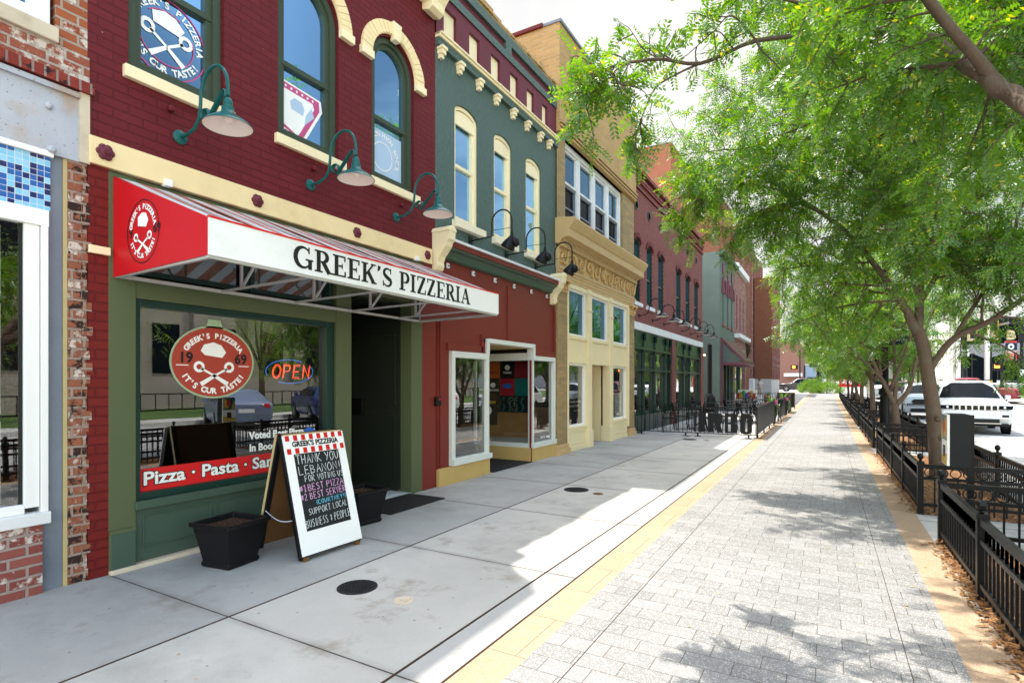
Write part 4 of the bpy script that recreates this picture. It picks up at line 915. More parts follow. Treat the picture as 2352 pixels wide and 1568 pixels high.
m = MB(); m.prism([(-.2,.3),(.2,.3),(.2,.8),(.33,.72),(.37,.82),(.18,.98),(.07,1.0),(-.07,1.0),(-.18,.98),(-.37,.82),(-.33,.72),(-.2,.8)], lambda u, v, w=0: (u, -w, v), -.05, .05); m.build('shirt', cols_m['black'], D, bevel=.02)
m = MB(); txt(m, 'LEBANON', lambda u, v, w=0: (u, -.055-w, v), 0, .8, .09, .004); m.build('print', P['gold'], D)
m = MB(); m.lathe([(.11,0),(.1,.03)], (0,-.053,.62), 14, mp=lambda a, b, c: (a, -.053-c, .62+b*.9)); m.build('print_figures', P['decalwhite'], D)
m = MB(); m.box(-.9, .05, 8.3, 9.75, .004, .016); tag(m.build('door_mat', P['blackmat']), 'black rubber mat in the T-shirt shop entry', 'mat')
m = MB(); m.box(-.02, .06, 6.65, 6.76, 1.24, 1.38); rd = m.build('card_reader', P['black'], None, bevel=.01); tag(rd, 'small black card reader box on the red pier beside the pizzeria', 'card reader')
m = MB(); m.box(.055, .064, 6.70, 6.73, 1.33, 1.36); m.build('status_light', P['signred'], rd)
room(T, 6.8, 8.1, .3, 2.4, -.25, -1.75, 'dark')
# black goosenecks with caged heart-shaped spot lamps
def spot():
    t = thing('spot_lamp', 'black arched wall lamp leftmost over the red shop front', 'lamp', group='black arched lamps over the red shop')
    m = MB(); m.box(0, .02, -.05, .05, -.09, .05); m.build('wall_plate', P['black'], t)
    p = [(.02,0,-.02),(.28,0,.0),(.42,0,.0),(.43,0,.1)]+[(.62-.19*math.cos(R(a)), 0, .22+.19*math.sin(R(a))) for a in range(0, 181, 15)]+[(.81,0,-.02)]
    m = MB(); m.tube(p, .013, 8); m.tube([(.43,0,.1),(.81,0,.1)], .005, 5); m.build('arm', P['black'], t, True)
    m = MB(); m.lathe([(.018,.02),(.03,-.02),(.055,-.05),(.088,-.09),(.098,-.14),(.085,-.19),(.045,-.235),(.001,-.25)], (.81,0,0), 14) if False else m.tube([(.81,0,.03),(.81,0,-.03),(.80,0,-.07),(.77,.0,-.14),(.735,.0,-.205),(.72,0,-.23)], [.02,.028,.055,.095,.118,.11], 14)
    m.tube([(.82,0,-.07),(.85,.02,-.12),(.86,.03,-.17),(.85,.03,-.21)], [.05,.075,.07,.03], 12); m.build('lamp_heads', P['black'], t, True); return t
LG = spot()
for k, (y, l) in enumerate([(7.62, None), (8.81, 'black arched wall lamp in the middle over the red shop front'), (10.01, 'black arched wall lamp nearest the tan ornate cornice')]): place(LG, (0, y, 3.98), 0, l, k == 0)

# ================================================================ beige brick building
T = thing('beige_brick_building', 'tan brick building with an ornate terracotta cornice and butter cream shop front', 'building', (0, 13.7, 0), world=True)
m = MB(); wall(m, 10.95, 16.5, 5.2, 7.12, [(11.4, 15.45, 5.2, 7.12, 0)], .03, .25); m.build('upper_piers', P['beige_pier'], T)
m = MB(); wall(m, 10.95, 16.5, 7.12, 9.5, [], .10, 0); m.poly([(.10,10.95,7.12),(.10,10.95,9.5),(-11,10.95,9.5),(-11,10.95,7.12)])
m.poly([(.1,10.95,7.12),(-.2,10.95,7.12),(-.2,16.5,7.12),(.1,16.5,7.12)]); m.poly([(-3,10.96,9.42),(.1,10.96,9.42),(.1,16.5,9.42),(-3,16.5,9.42)]); m.poly([(.1,16.5,7.1),(-11,16.5,7.1),(-11,16.5,9.5),(.1,16.5,9.5)])
for k in range(3): m.box(.1, .12+.02*k, 10.95, 16.5, 7.14+.08*k, 7.19+.08*k)
m.build('parapet_wall', P['beige'], T)
m = MB(); shell(m, 10.96, 16.49, -.1, 9.4); m.build('side_walls', P['beige'], T)
m = MB(); m.box(-.3, .14, 10.93, 16.52, 9.5, 9.56); m.build('metal_coping', P['bluegrey'], T)
m = MB(); m.box(-3.2, -.3, 10.9, 11.2, 9.5, 9.58); m.build('side_coping', P['maroon_low'], T)
wn = MB(); Y0, Y1 = 11.4, 15.45; n = 4; bw = (Y1-Y0)/n
wn.box(-.22, -.05, Y0, Y1, 7.0, 7.12)
for k in range(n+1): y = Y0+bw*k; wn.box(-.24, -.06, max(Y0, y-.07), min(Y1, y+.07), 5.2, 7.0); wn.box(-.06, -.045, max(Y0, y-.04), min(Y1, y+.04), 5.2, 7.0)
wn.box(-.2, .0, Y0, Y1, 5.2, 5.27)
wg = wn.build('window_bank', P['white_old'], T, bevel=.004)
for k in range(n):
    a, b = Y0+bw*k+.075, Y0+bw*(k+1)-.075
    m = MB(); frame_bars(m, a, b, 5.27, 6.22, .05, -.2, -.12); m.box(-.2, -.13, a+.05, b-.05, 5.68, 5.72); s_ = m.build('storm_sash', P['bluegrey'], wg)
    m = MB(); m.poly([(-.17,a,5.27),(-.17,b,5.27),(-.17,b,6.22),(-.17,a,6.22)]); m.build('screen', P['carglass'], s_)
    m = MB(); frame_bars(m, a, b, 6.22, 7.0, .05, -.17, -.09); s_ = m.build('upper_sash', P['white_old'], wg)
    m = MB(); m.poly([(-.14,a,6.22),(-.14,b,6.22),(-.14,b,7.0),(-.14,a,7.0)]); m.build('pane', P['glass_sky'], s_)
room(T, 11.1, 16.4, 5.1, 7.1, -.3, -3)
# cornice with dentils and carved frieze
pf = [(0, 4.66), (.10, 4.66), (.14, 4.72), (.20, 4.76), (.33, 4.78), (.33, 4.95), (.36, 4.97), (.42, 5.06), (.46, 5.14), (.46, 5.18), (.10, 5.22), (0, 5.22)]
m = MB(); m.prism(pf, lambda u, v, w=0: (u, 10.93+w, v), 0, 5.62)
m.prism([(0, 4.16), (.1, 4.16), (.1, 4.12), (.07, 4.10), (.07, 4.05), (.05, 4.04), (.05, 3.98), (.03, 3.96), (.03, 3.90), (0, 3.90)], lambda u, v, w=0: (u, 10.97+w, v), 0, 5.5)
m.box(-.1, .06, 10.98, 16.46, 4.16, 4.66)
cn = m.build('cornice', P['cornice'], T, bevel=.006)
m = MB()
for k in range(62): y = 10.98+k*.089; m.box(.0, .15, y, y+.05, 4.60, 4.665)
for k in range(40): y = 10.98+k*.138; m.lathe([(.001,-.02),(.05,0),(.001,.02)], (.16, y+.05, 4.72), 6, mp=lambda a, b, c, y=y: (.17+a*.7, y+.05+b, 4.73+c*1.6))
m.build('dentils', P['cornice'], cn)
m = MB(); mpf = YZ(.06); r2 = random.Random(3)
for s in range(11):     # scrolling acanthus carved in low relief
    cy = 11.22+s*.5; up = 1 if s % 2 else -1
    sp_ = [(cy+(.17-.011*i)*math.cos(i*.55), 4.40+up*(.17-.011*i)*math.sin(i*.55)) for i in range(14)]
    m.tube([mpf(u, v, .03) for u, v in sp_], [.034]*3+[.03]*6+[.024]*5, 6)
    m.tube([mpf(cy+.17+.08*math.cos(a*.3), 4.40+up*.2*math.sin(a*.3-1.2), .025) for a in range(9)], [.036,.034,.032,.03,.028,.025,.022,.018,.012], 6)
    for k in range(9):
        a = r2.uniform(0, 6.28); d_ = r2.uniform(.06, .23); p = (cy+d_*math.cos(a), 4.40+.85*d_*math.sin(a))
        m.lathe([(.001,-.045),(.022,-.01),(.016,.03),(.001,.05)], n=5, mp=lambda x, y, z, p=p, a=a: mpf(p[0]+z*math.cos(a+1)-y*math.sin(a+1), p[1]+z*math.sin(a+1)+y*math.cos(a+1), abs(x)*2.6))
m.tube([mpf(13.75+.06*math.cos(k*.6), 4.2+k*.035, .04) for k in range(13)], .035, 6)
m.build('carved_frieze', P['tan'], cn, True)
for ya, yb in ((10.93, 11.46), (15.98, 16.46)):
    m = MB(); m.box(-.2, .06, ya, yb, .22, 3.72); pi = m.build('brick_pilaster', P['beige_pier'], T)
    m = MB(); m.box(-.2, .12, ya-.06, yb+.06, -.02, .13); m.box(-.2, .09, ya-.03, yb+.03, .13, .22); m.build('base', P['cornice'], pi, bevel=.012)
    m = MB(); m.box(-.2, .08, ya, yb, 3.62, 3.9); m.box(-.2, .16, ya-.05, yb+.05, 3.86, 3.92)
    for s in (ya+.06, yb-.06): m.tube([(.12+.035*math.cos(k*.7)*(1-k/12), s+.05*math.sin(k*.7)*(1-k/12), 3.83+.03*math.sin(k*.7)) for k in range(10)], .022, 6)
    for k in range(6): m.lathe([(.001,-.07),(.028,-.02),(.02,.04),(.001,.08)], (.09, ya+.05+k*(yb-ya-.1)/5, 3.72), 6)
    m.build('capital', P['tan'], pi, True)
# butter cream shop front
F_ = MB()
for ya, yb in ((11.46, 11.56), (12.72, 12.98), (14.28, 14.56), (15.88, 15.98)): F_.box(-.2, .06, ya, yb, .3, 3.9)
for ya, yb in ((12.70, 13.0), (14.26, 14.58)): F_.box(-.2, .09, ya, yb, -.02, .42); F_.box(-.2, .09, ya, yb, 3.78, 3.84); F_.box(-.2, .08, ya+.01, yb-.01, 3.36, 3.39)
for ya, yb in ((11.56, 12.72), (12.98, 14.28), (14.56, 15.88)):
    F_.box(-.15, .0, ya, yb, 2.10, 2.68); F_.box(-.15, .03, ya, yb, 2.62, 2.70); F_.box(-.15, .03, ya, yb, 2.05, 2.12); F_.box(-.15, .02, ya, yb, 3.80, 3.90)
    if ya != 12.98: F_.box(-.15, .02, ya, yb, -.02, .50); F_.box(-.15, .045, ya, yb, .50, .55); F_.box(-.15, .04, ya, yb, -.02, .10); frame_bars(F_, ya+.1, yb-.1, .16, .44, .015, .015, .035)
sf = F_.build('storefront', P['bcream'], T, bevel=.005)
for ya, yb, za, zb in ((11.56, 12.72, 2.70, 3.80), (12.98, 14.28, 2.70, 3.80), (14.56, 15.88, 2.70, 3.80), (11.56, 12.72, .55, 2.05), (14.56, 15.88, .55, 2.05)):
    m = MB(); frame_bars(m, ya, yb, za, zb, .05, -.12, -.03); w = m.build('shop_window', P['white'], T, bevel=.003)
    m = MB(); m.poly([(-.08,ya,za),(-.08,yb,za),(-.08,yb,zb),(-.08,ya,zb)]); m.build('pane', P['glass_sky'] if za > 2 else P['glass'], w)
room(T, 11.1, 12.9, .2, 3.85, -.22, -3); room(T, 14.35, 16.4, .2, 3.85, -.22, -3); room(T, 12.95, 14.3, 2.15, 3.85, -.22, -3)
m = MB(); m.box(-1.2, -.2, 12.9, 12.98, 0, 2.1); m.box(-1.2, -.15, 14.28, 14.36, 0, 2.1); m.box(-1.25, -.2, 12.98, 14.28, 2.06, 2.1); m.build('door_recess', P['bcream'], T)
m = MB(); m.box(-1.25, -1.2, 12.98, 14.28, 0, 2.06); d = m.build('door', P['wood'], T); m = MB(); m.box(-1.2, -1.17, 13.1, 13.14, .9, 1.15); m.build('handle', P['silver'], d)
m = MB(); m.box(-.1, -.095, 11.6, 12.65, .6, 1.22); wp = m.build('window_notice', P['blackmat']); tag(wp, 'black notice with white lettering behind the left butter cream shop window', 'notice')
m = MB(); txt(m, 'Groceries, essentials,', YZ(-.093), 12.6, 1.14, .075, .002, 'RIGHT'); txt(m, 'community, & coffee.', YZ(-.093), 12.5, 1.04, .075, .002, 'RIGHT'); txt(m, 'at the heart of Lebanon', YZ(-.093), 12.55, .92, .04, .0, 'RIGHT'); m.build('lettering', P['decalwhite'], wp)
m = MB(); m.box(-.1, -.095, 14.65, 15.7, .62, 1.30); wp = m.build('window_poster', P['white_old']); tag(wp, 'pale poster with a dark portrait behind the right butter cream shop window', 'poster')
m = MB(); m.box(-.094, -.092, 14.68, 15.1, .66, 1.26); m.build('picture', P['wood'], wp)

# ================================================================ red brick building
T = thing('red_brick_building', 'red brick two storey building with tall dark green sashes and a green cafe front', 'building', (0, 22, 0), world=True)
RW = [(16.62, 17.27), (18.0, 18.69), (19.42, 20.17), (22.1, 22.9), (23.75, 24.6), (25.5, 26.35)]
m = MB(); wall(m, 16.5, 27.35, 3.5, 8.3, [(a, b, 4.12, 6.0, .17) for a, b in RW], 0, .15)
shell(m, 16.51, 27.35, -.1, 8.3); m.build('brick_wall', P['red'], T)
m = MB(); m.box(-.02, .06, 16.5, 27.35, 7.7, 7.78); m.box(-.02, .08, 16.5, 27.35, 8.02, 8.1); m.box(-.3, .12, 16.5, 27.37, 8.22, 8.34)
for k in range(80): y = 16.52+k*.135; m.box(0, .07, y, y+.07, 7.9, 8.02)
m.build('corbel_cornice', P['red'], T)
for a, b in RW:
    w = sash(T, a+.004, b-.004, 4.12, 6.0, .165, 5.02, P['dkgreen'], P['glass_sky'], -.03, .06)
    m = MB(); m.box(-.1, .07, a-.1, b+.1, 4.0, 4.12); m.build('sill', P['white_old'], w, bevel=.008)
    m = MB(); m.prism(arcp((a+b)/2, 6.0, (b-a)/2, .17, 180, 0, 12)+arcp((a+b)/2, 6.02, (b-a)/2+.11, .28, 0, 180, 12), YZ(0), -.02, .04); m.build('arch', P['maroon'], w)
for y in (16.85, 18.25, 19.7, 22.5, 24.1, 25.9):
    m = MB(); m.lathe([(.17,.0),(.17,.02),(.13,.02),(.13,-.02),(.001,-.02)], mp=lambda a, b, c, y=y: (c, y+a, 7.16+b), n=18); m.build('round_vent', P['dkgreen'], T)
m = MB(); m.box(-.05, .04, 16.5, 27.3, 3.26, 3.5); m.build('white_lintel', P['white_old'], T, bevel=.006)
for ya, yb in ((21.25, 21.85), (26.8, 27.33)):
    m = MB(); m.box(-.3, .05, ya, yb, 0, 3.26); m.build('brick_pier', P['red'], T)
sf = MB()
for ya, yb, mu in ((16.52, 21.25, (17.75, 19.1, 20.55)), (21.85, 26.8, (23.55, 24.65))):
    sf.box(-.2, -.04, ya, yb, 2.72, 3.26); sf.box(-.2, .02, ya, yb, 2.66, 2.74); sf.box(-.2, .01, ya, yb, 1.98, 2.04); sf.box(-.2, .0, ya, yb, 0, .5); sf.box(-.2, .04, ya, yb, .48, .55)
    for y in (ya+.06,)+mu+(yb-.06,):
        sf.box(-.2, .0, y-.045, y+.045, 0, 3.2)
        for z in (3.1, 2.45, .62): sf.lathe([(.001,-.16),(.025,-.1),(.04,0),(.02,.1),(.001,.15)], (.01, y, z), 8)
        sf.box(-.1, .07, y-.045, y+.045, 3.0, 3.2)
S = sf.build('storefront', P['dkgreen'], T)
for ya, yb, mu in ((16.52, 21.25, (17.75, 19.1, 20.55)), (21.85, 26.8, (23.55, 24.65))):
    e = (ya+.13,)+mu+(yb-.13,)
    for a, b in zip(e, e[1:]):
        m = MB(); frame_bars(m, a+.07, b-.07, .55, 1.98, .07, -.16, -.08); frame_bars(m, a+.07, b-.07, 2.04, 2.66, .07, -.16, -.08); w = m.build('shop_window', P['dkgreen'], T)
        m = MB(); m.poly([(-.12,a,.55),(-.12,b,.55),(-.12,b,2.66),(-.12,a,2.66)]); m.build('pane', P['glass_cafe'], w)
room(T, 16.6, 27.2, .1, 3.2, -.22, -3.5)
room(T, 16.6, 27.2, 3.9, 6.4, -.22, -3)
LG = gooseneck('barn_lamp', 'black gooseneck barn lamp on the red brick wall, first of six from the tan building', 'black barn lamps on the red brick wall', (P['black'], P['enamel']), scroll=False)
for k, y in enumerate((17.13, 18.69, 20.17, 23.05, 24.68, 26.18)):
    place(LG, (0, y, 3.72), 0, None if k == 0 else 'black gooseneck barn lamp on the red brick wall, %s of six from the tan building' % ['', 'second', 'third', 'fourth', 'fifth', 'last'][k], k == 0)

# ================================================================ grey green building and neighbours
T = thing('grey_green_building', 'grey green rendered building with plum arched hoods and a shingled awning', 'building', (0, 35, 0), world=True)
m = MB(); m.poly([(0,32.2,-.1),(-14,32.2,-.1),(-14,32.2,8.9),(0,32.2,8.9)]); m.box(-14, -.3, 32.25, 37.6, 8.6, 8.7); m.poly([(0,37.7,0),(0,37.7,8.9),(-14,37.7,8.9),(-14,37.7,0)]); m.build('side_wall', P['greygreen'], T)
GG = [(33.1, 33.6), (34.75, 35.3), (36.4, 36.95)]
m = MB(); wall(m, 32.2, 37.7, 0, 8.9, [(a, b, 4.95, 6.9, .45) for a, b in GG]+[(32.7, 37.2, .3, 2.75, 0)], 0, .2); m.build('brick_wall', P['greygreen_br'], T)
for a, b in GG:
    w = sash(T, a, b, 4.95, 6.9, .45, 5.9, P['greygreen'], P['glass_sky'], -.1, .05)
    c = (a+b)/2; m = MB(); m.prism(arcp(c, 6.95, .36, .5, 180, 0, 12)+arcp(c, 6.95, .5, .75, 0, 180, 12), YZ(0), 0, .12); m.box(0, .13, c-.5, c-.34, 6.7, 6.98); m.box(0, .13, c+.34, c+.5, 6.7, 6.98); m.build('arched_hood', P['purple'], w)
    m = MB(); m.box(0, .1, a-.1, b+.1, 4.8, 4.95); m.build('sill', P['pink_low'], w)
    m = MB(); ribbon(m, arcp(c, 8.1, .25, .3, 0, 360, 16), .14, YZ(.05)); m.prism(arcp(c, 8.1, .28, .34, 0, 360, 16)[:-1], YZ(0), 0, .045); m.build('round_window', P['purple'], T)
m = MB(); m.box(0, .3, 32.15, 37.7, 8.75, 8.95); m.build('cornice', P['greygreen'], T)
m = MB(); sl = [(0, 4.15), (1.2, 2.85), (1.2, 2.72), (0, 4.0)]; m.prism(sl, lambda u, v, w=0: (u, 32.6+w, v), 0, 4.9); aw = m.build('shingled_awning', P['shingle'], T)
m = MB(); m.prism([(0, 4.0), (1.15, 2.72), (0, 2.72)], lambda u, v, w=0: (u, 32.66+w, v), 0, .06); m.build('gable_infill', P['greygreen'], aw)
m = MB(); m.bar((0, 32.62, 4.12), (1.22, 32.62, 2.8), .1); m.box(0, 1.22, 32.58, 37.5, 2.58, 2.72); m.box(0, .1, 32.55, 32.7, 0, 4.0); m.build('trim', P['purple'], aw)
m = MB()
for k in range(3):
    f = .9-.2*k; y = 34.6+k*.55; pt = [(y, .0), (y+.75, -.95), (y+.95, -.95), (y+.95, 0)]
    for (a, b), (c, d) in zip(pt, pt[1:]+pt[:1]): m.bar((1.06, a, 3.9+b*f*.95), (1.06, c, 3.9+d*f*.95), .05)
m.build('metal_letters', P['black'], aw)
m = MB(); m.poly([(-.15,32.7,.3),(-.15,37.2,.3),(-.15,37.2,2.75),(-.15,32.7,2.75)]); m.build('pane', P['glass'], T)
m = MB()
for y in (33.6, 34.8, 36.0): m.box(-.2, -.02, y-.06, y+.06, .3, 2.75)
m.build('shop_frame', P['dkgreen'], T)
room(T, 32.4, 37.5, .1, 2.9, -.22, -4)
T = thing('plum_trimmed_building', 'narrow brick building with plum trimmed tall windows beyond the shingled awning', 'building', (0, 40.5, 0), world=True)
m = MB(); RP = [(38.6, 39.2), (40.2, 40.8), (41.8, 42.4)]; wall(m, 37.75, 43.5, 0, 9.2, [(a, b, 5.1, 7.1, .3) for a, b in RP]+[(38.1, 43.1, .3, 3.9, 0)], 0, .2); shell(m, 37.76, 43.5, -.1, 9.2); m.build('brick_wall', P['pink_low'], T)
for a, b in RP: sash(T, a, b, 5.1, 7.1, .3, 6.1, P['purple'], P['glass_sky'], -.05, .08)
m = MB(); m.box(0, .35, 37.8, 43.5, 4.5, 4.75); m.box(0, .25, 37.8, 43.5, 8.9, 9.3); m.build('cornice', P['white_old'], T)
m = MB(); m.box(-.15, 0, 38.1, 43.1, 3.2, 3.9); m.box(-.15, 0, 40.4, 40.7, .3, 3.2); m.build('shop_front', P['dkgreen'], T)
m = MB(); m.poly([(-.12,38.1,.3),(-.12,43.1,.3),(-.12,43.1,3.2),(-.12,38.1,3.2)]); m.build('pane', P['glass'], T)
room(T, 37.9, 43.4, .1, 4.2, -.22, -4)
T = thing('modern_brick_building', 'tall brown brick block with pale ribs and a grey concrete plinth', 'building', (0, 58, 0), world=True)
m = MB(); m.box(-16, -1.6, 43.6, 72, -.2, 15.5); m.box(-1.6, -.02, 43.6, 46.2, 0, 9); m.build('brick_mass', P['brown'], T)
m = MB(); m.box(-30, -5.5, 43.7, 70, 15.5, 20.5); m.build('upper_block', P['orangebrick'], T)
m = MB(); m.box(-30.1, -5.4, 43.6, 70.1, 20.5, 20.8); m.build('coping', P['white_old'], T)
m = MB()
for y in (48, 52.5, 57, 60, 62.5, 65, 67.5, 70): m.box(-1.6, -1.35, y, y+.35, 1.7, 15)
m.build('ribs', P['pink_low'], T)
m = MB(); m.box(-1.62, -1.3, 46.2, 62, -.1, 1.8); m.box(-1.6, .25, 62, 72.2, -.1, 1.95); m.build('plinth', P['greyconc'], T, bevel=.03)
m = MB(); m.box(-1.4, .3, 62.2, 72.0, 1.95, 12.5); m.build('corner_bay', P['brown'], T)
m = MB()
for y in (63, 65, 67, 69, 71): m.box(.3, .42, y, y+.25, 1.95, 12.5)
m.build('corner_ribs', P['pink_low'], T)
m = MB(); m.box(-.02, .3, 45.6, 46.3, 0, 1.9); m.build('white_pier', P['white_old'], T)
# ================================================================ sandwich board, planters, covers
def sandwich_board():
    t = thing('sandwich_board', 'white framed A-frame chalkboard headed GREEK\'S PIZZERIA with chalk thanks to Lebanon', 'sandwich board', (.9, 3.62, 0), 0)
    # front face leans back; local x to the street, y along the face
    H_, Wd = 1.125, .70; lean = .265
    Ux = Vector((.02, 1, 0)).normalized(); Vv = Vector((-lean, .0, 1)).normalized()
    mp = basis((.25, -.32, .02), Ux, Vv)
    m = MB(); m.bx(mp, .0, Wd, .02, H_, -.02, 0); f = m.build('front_panel', P['board'], t)
    m = MB(); m.bx(mp, 0, .085, .235, .945, 0, .014); m.bx(mp, Wd-.085, Wd, .235, .945, 0, .014); m.bx(mp, 0, Wd, .03, .235, 0, .015); m.bx(mp, 0, Wd, .945, H_, 0, .015); m.build('frame', P['white'], f, bevel=.002)
    m = MB()
    for k in range(8):
        u = .02+k*.088
        m.bx(mp, u, u+.044, H_-.055, H_-.003, .015, .0165); m.bx(mp, u, u+.044, .948, 1.0, .015, .0165)
    m.build('checker', P['checkred'], f)
    m = MB(); txt(m, "GREEK'S PIZZERIA", mp, Wd/2, 1.035, .068, .003, w=.0172, sx=.98); m.build('header', P['ink'], f)
    m = MB(); L = .10; R_ = Wd-.095
    chalk(m, 'THANK YOU', mp, L+.01, R_+.01, .848, .085, .0065, .002); chalk(m, 'LEBANON!', mp, L+.02, R_+.01, .750, .078, .0065, .002); chalk(m, 'FOR VOTING US', mp, L+.07, R_+.03, .678, .058, .0055, .002)
    chalk(m, 'SUPPORT LOCAL', mp, L+.05, R_+.01, .372, .058, .005, .002, .03); chalk(m, 'BUSINESS & PEOPLE', mp, L+.0, R_+.025, .262, .072, .005, .002, .03); m.build('white_chalk', P['chalk'], f)
    m = MB(); chalk(m, '#1 BEST PIZZA', mp, L-.01, R_+.01, .592, .062, .0065, .002, .01); chalk(m, '#2 BEST SERVER', mp, L-.01, R_+.02, .512, .06, .0058, .002, .02); m.build('pink_chalk', P['pink'], f)
    m = MB(); chalk(m, '(COURTNEY!)', mp, L+.15, R_+.01, .455, .038, .005, .002, .03); m.build('blue_chalk', P['cyan'], f)
    mpb = basis((-.385, -.31, .03), Ux, Vector((lean, 0, 1)).normalized())
    m = MB(); m.bx(mpb, .03, Wd-.03, .03, H_, -.02, 0); m.build('back_panel', P['wood'], t)
    for q_, a_, b_, c_, d_ in ((mpb, 0, .05, -.04, .01), (mpb, Wd-.05, Wd, -.04, .01), (mp, 0, .03, -.06, -.02), (mp, Wd-.03, Wd, -.06, -.02)): m = MB(); m.bx(q_, a_, b_, .0, H_, c_, d_); m.build('side_rail', P['black'], t, bevel=.002)
    m = MB(); m.bx(mpb, -.004, .0, .0, H_, -.04, -.012); m.bx(mp, .02, Wd-.02, H_, H_+.012, -.03, .01); m.build('raw_edges', P['ply'], t)
    m = MB(); a = Vector(mpb(.01, .38, .01)); b = Vector(mp(.01, .36, -.05)); n = 26
    for k in range(n):
        q = k/(n-1); p = a.lerp(b, q); p.z -= .045*math.sin(math.pi*q); p.y -= .005
        m.lathe([(.004,-.006),(.007,0),(.004,.006)], p, 5)
    m.build('chain', P['silver'], t)
    m = MB(); m.bx(mp, .02, .07, -.03, .025, -.03, .0); m.bx(mp, Wd-.08, Wd-.03, -.03, .025, -.03, .0); m.build('feet', P['wood'], t)
    m = MB(); m.bx(mpb, .34, .38, .2, .27, .001, .003); m.build('price_tag', P['white'], t)
    t.location.z = .0
    return t
sandwich_board()
def planter():
    t = thing('square_planter', 'empty black tapered square planter left of the sandwich board', 'planter', group='black planters by the pizzeria')
    m = MB(); n = 4
    def ring(h, z): return [(-h,-h,z),(h,-h,z),(h,h,z),(-h,h,z)]
    rs = [ring(.155, 0), ring(.165, .015), ring(.165, .04), ring(.155, .05), ring(.21, .35), ring(.232, .355), ring(.232, .39), ring(.20, .39), ring(.19, .33)]
    vs = [p for r in rs for p in r]; fs = [(3,2,1,0)]
    for i in range(len(rs)-1):
        for k in range(4): fs.append((i*4+k, i*4+(k+1) % 4, i*4+4+(k+1) % 4, i*4+4+k))
    m.add(vs, fs); m.build('pot', P['black'], t, bevel=.006)
    m = MB(); m.box(-.194, .194, -.194, .194, .31, .345)
    for k in range(70): m.ball((rng.uniform(-.17,.17), rng.uniform(-.17,.17), .345), rng.uniform(.006,.02), 5, .6)
    m.build('soil', P['soil'], t)
    return t
PL = planter()
place(PL, (.60, 2.98, 0), R(8), None, True); place(PL, (.55, 4.60, 0), R(-6), 'empty black tapered square planter right of the sandwich board, half hidden')
def cover(r, label, loc, first=None):
    t = thing('manhole_cover', label, 'manhole cover', loc)
    m = MB(); m.lathe([(r,0),(r,.006),(r-.02,.008),(r-.022,.004),(.001,.004)], n=36); m.build('rim', P['blackmat'], t)
    m = MB(); n = int(r/.016)
    for i in range(-n, n+1):
        for j in range(-n, n+1):
            x, y = i*.033, j*.033
            if x*x+y*y < (r-.035)**2: m.box(x-.011, x+.011, y-.011, y+.011, .003, .0085)
    m.build('tread', P['blackmat'], t); return t
cover(.155, 'round black cast iron cover nearest the sandwich board', (2.0, 3.12, 0))
cover(.185, 'round black cast iron cover in the middle of the sidewalk by the T-shirt shop', (1.94, 7.58, 0))
cover(.19, 'round black cast iron cover just before the cafe fence', (1.84, 15.85, 0))
def cap(loc, label, mat):
    t = thing('valve_cap', label, 'valve cap', loc); m = MB(); m.lathe([(.075,0),(.075,.005),(.055,.007),(.05,.002),(.001,.002)], n=24); m.build('ring', mat, t)
    m = MB(); m.box(-.03, .03, -.012, .012, .002, .007); m.build('lug', mat, t)
cap((2.49, 3.10, 0), 'small rusty round valve cap near the front manhole cover', P['stone']); cap((2.33, 7.46, 0), 'small rusty round valve cap by the middle manhole cover', P['wood']); cap((2.3, 15.8, 0), 'small round valve cap near the cafe fence', P['wood'])
m = MB(); m.box(-.02, .62, 5.02, 6.1, .002, .014)
tag(m.build('door_mat', P['blackmat']), 'black ribbed mat at the pizzeria doorway', 'mat')

# ================================================================ tree strip fences
FZ = .70
def post(x, y):
    m = MB(); m.box(x-.03, x+.03, y-.03, y+.03, -.02, .62); m.box(x-.038, x+.038, y-.038, y+.038, .60, .64); m.lathe([(.012,.64),(.02,.65),(.012,.66),(.028,.675),(.034,.70),(.028,.725),(.012,.738),(.001,.742)], (x, y, 0), 12); return m
def run(m, a, b, lo=.12, circ=False, pick=.105):
    """rails, pickets (and a row of rings) between two posts"""
    a = Vector((*a, 0)); b = Vector((*b, 0)); d = b-a; L = d.length; u = d/L
    z = lambda p, h: (p.x, p.y, h)
    for h, w_ in ((.585, .05), (.44, .035), (lo, .035)): m.bar(z(a, h), z(b, h), .038, w_)
    n = max(2, round(L/pick))
    for k in range(1, n):
        p = a+u*(L*k/n); m.bar(z(p, .04), z(p, .585 if not circ else .44), .016)
    if circ:
        n = max(2, round(L/.125))
        for k in range(n):
            p = a+u*(L*(k+.5)/n)
            ring_ = [(p.x+u.x*.052*math.cos(t_), p.y+u.y*.052*math.cos(t_), .512+.052*math.sin(t_)) for t_ in [i*math.pi/6 for i in range(13)]]
            m.tube(ring_, .007, 5, cap=False)
    else:
        n = max(2, round(L/pick))
        for k in range(1, n): p = a+u*(L*k/n); m.bar(z(p, .44), z(p, .585), .016)
XA, XB = 6.17, 7.22
ENC = [(.35, 6.84), (8.28, 14.7), (16.0, 22.2), (23.6, 29.8), (31.2, 37.4), (38.8, 45), (46.4, 52.6), (54, 60)]
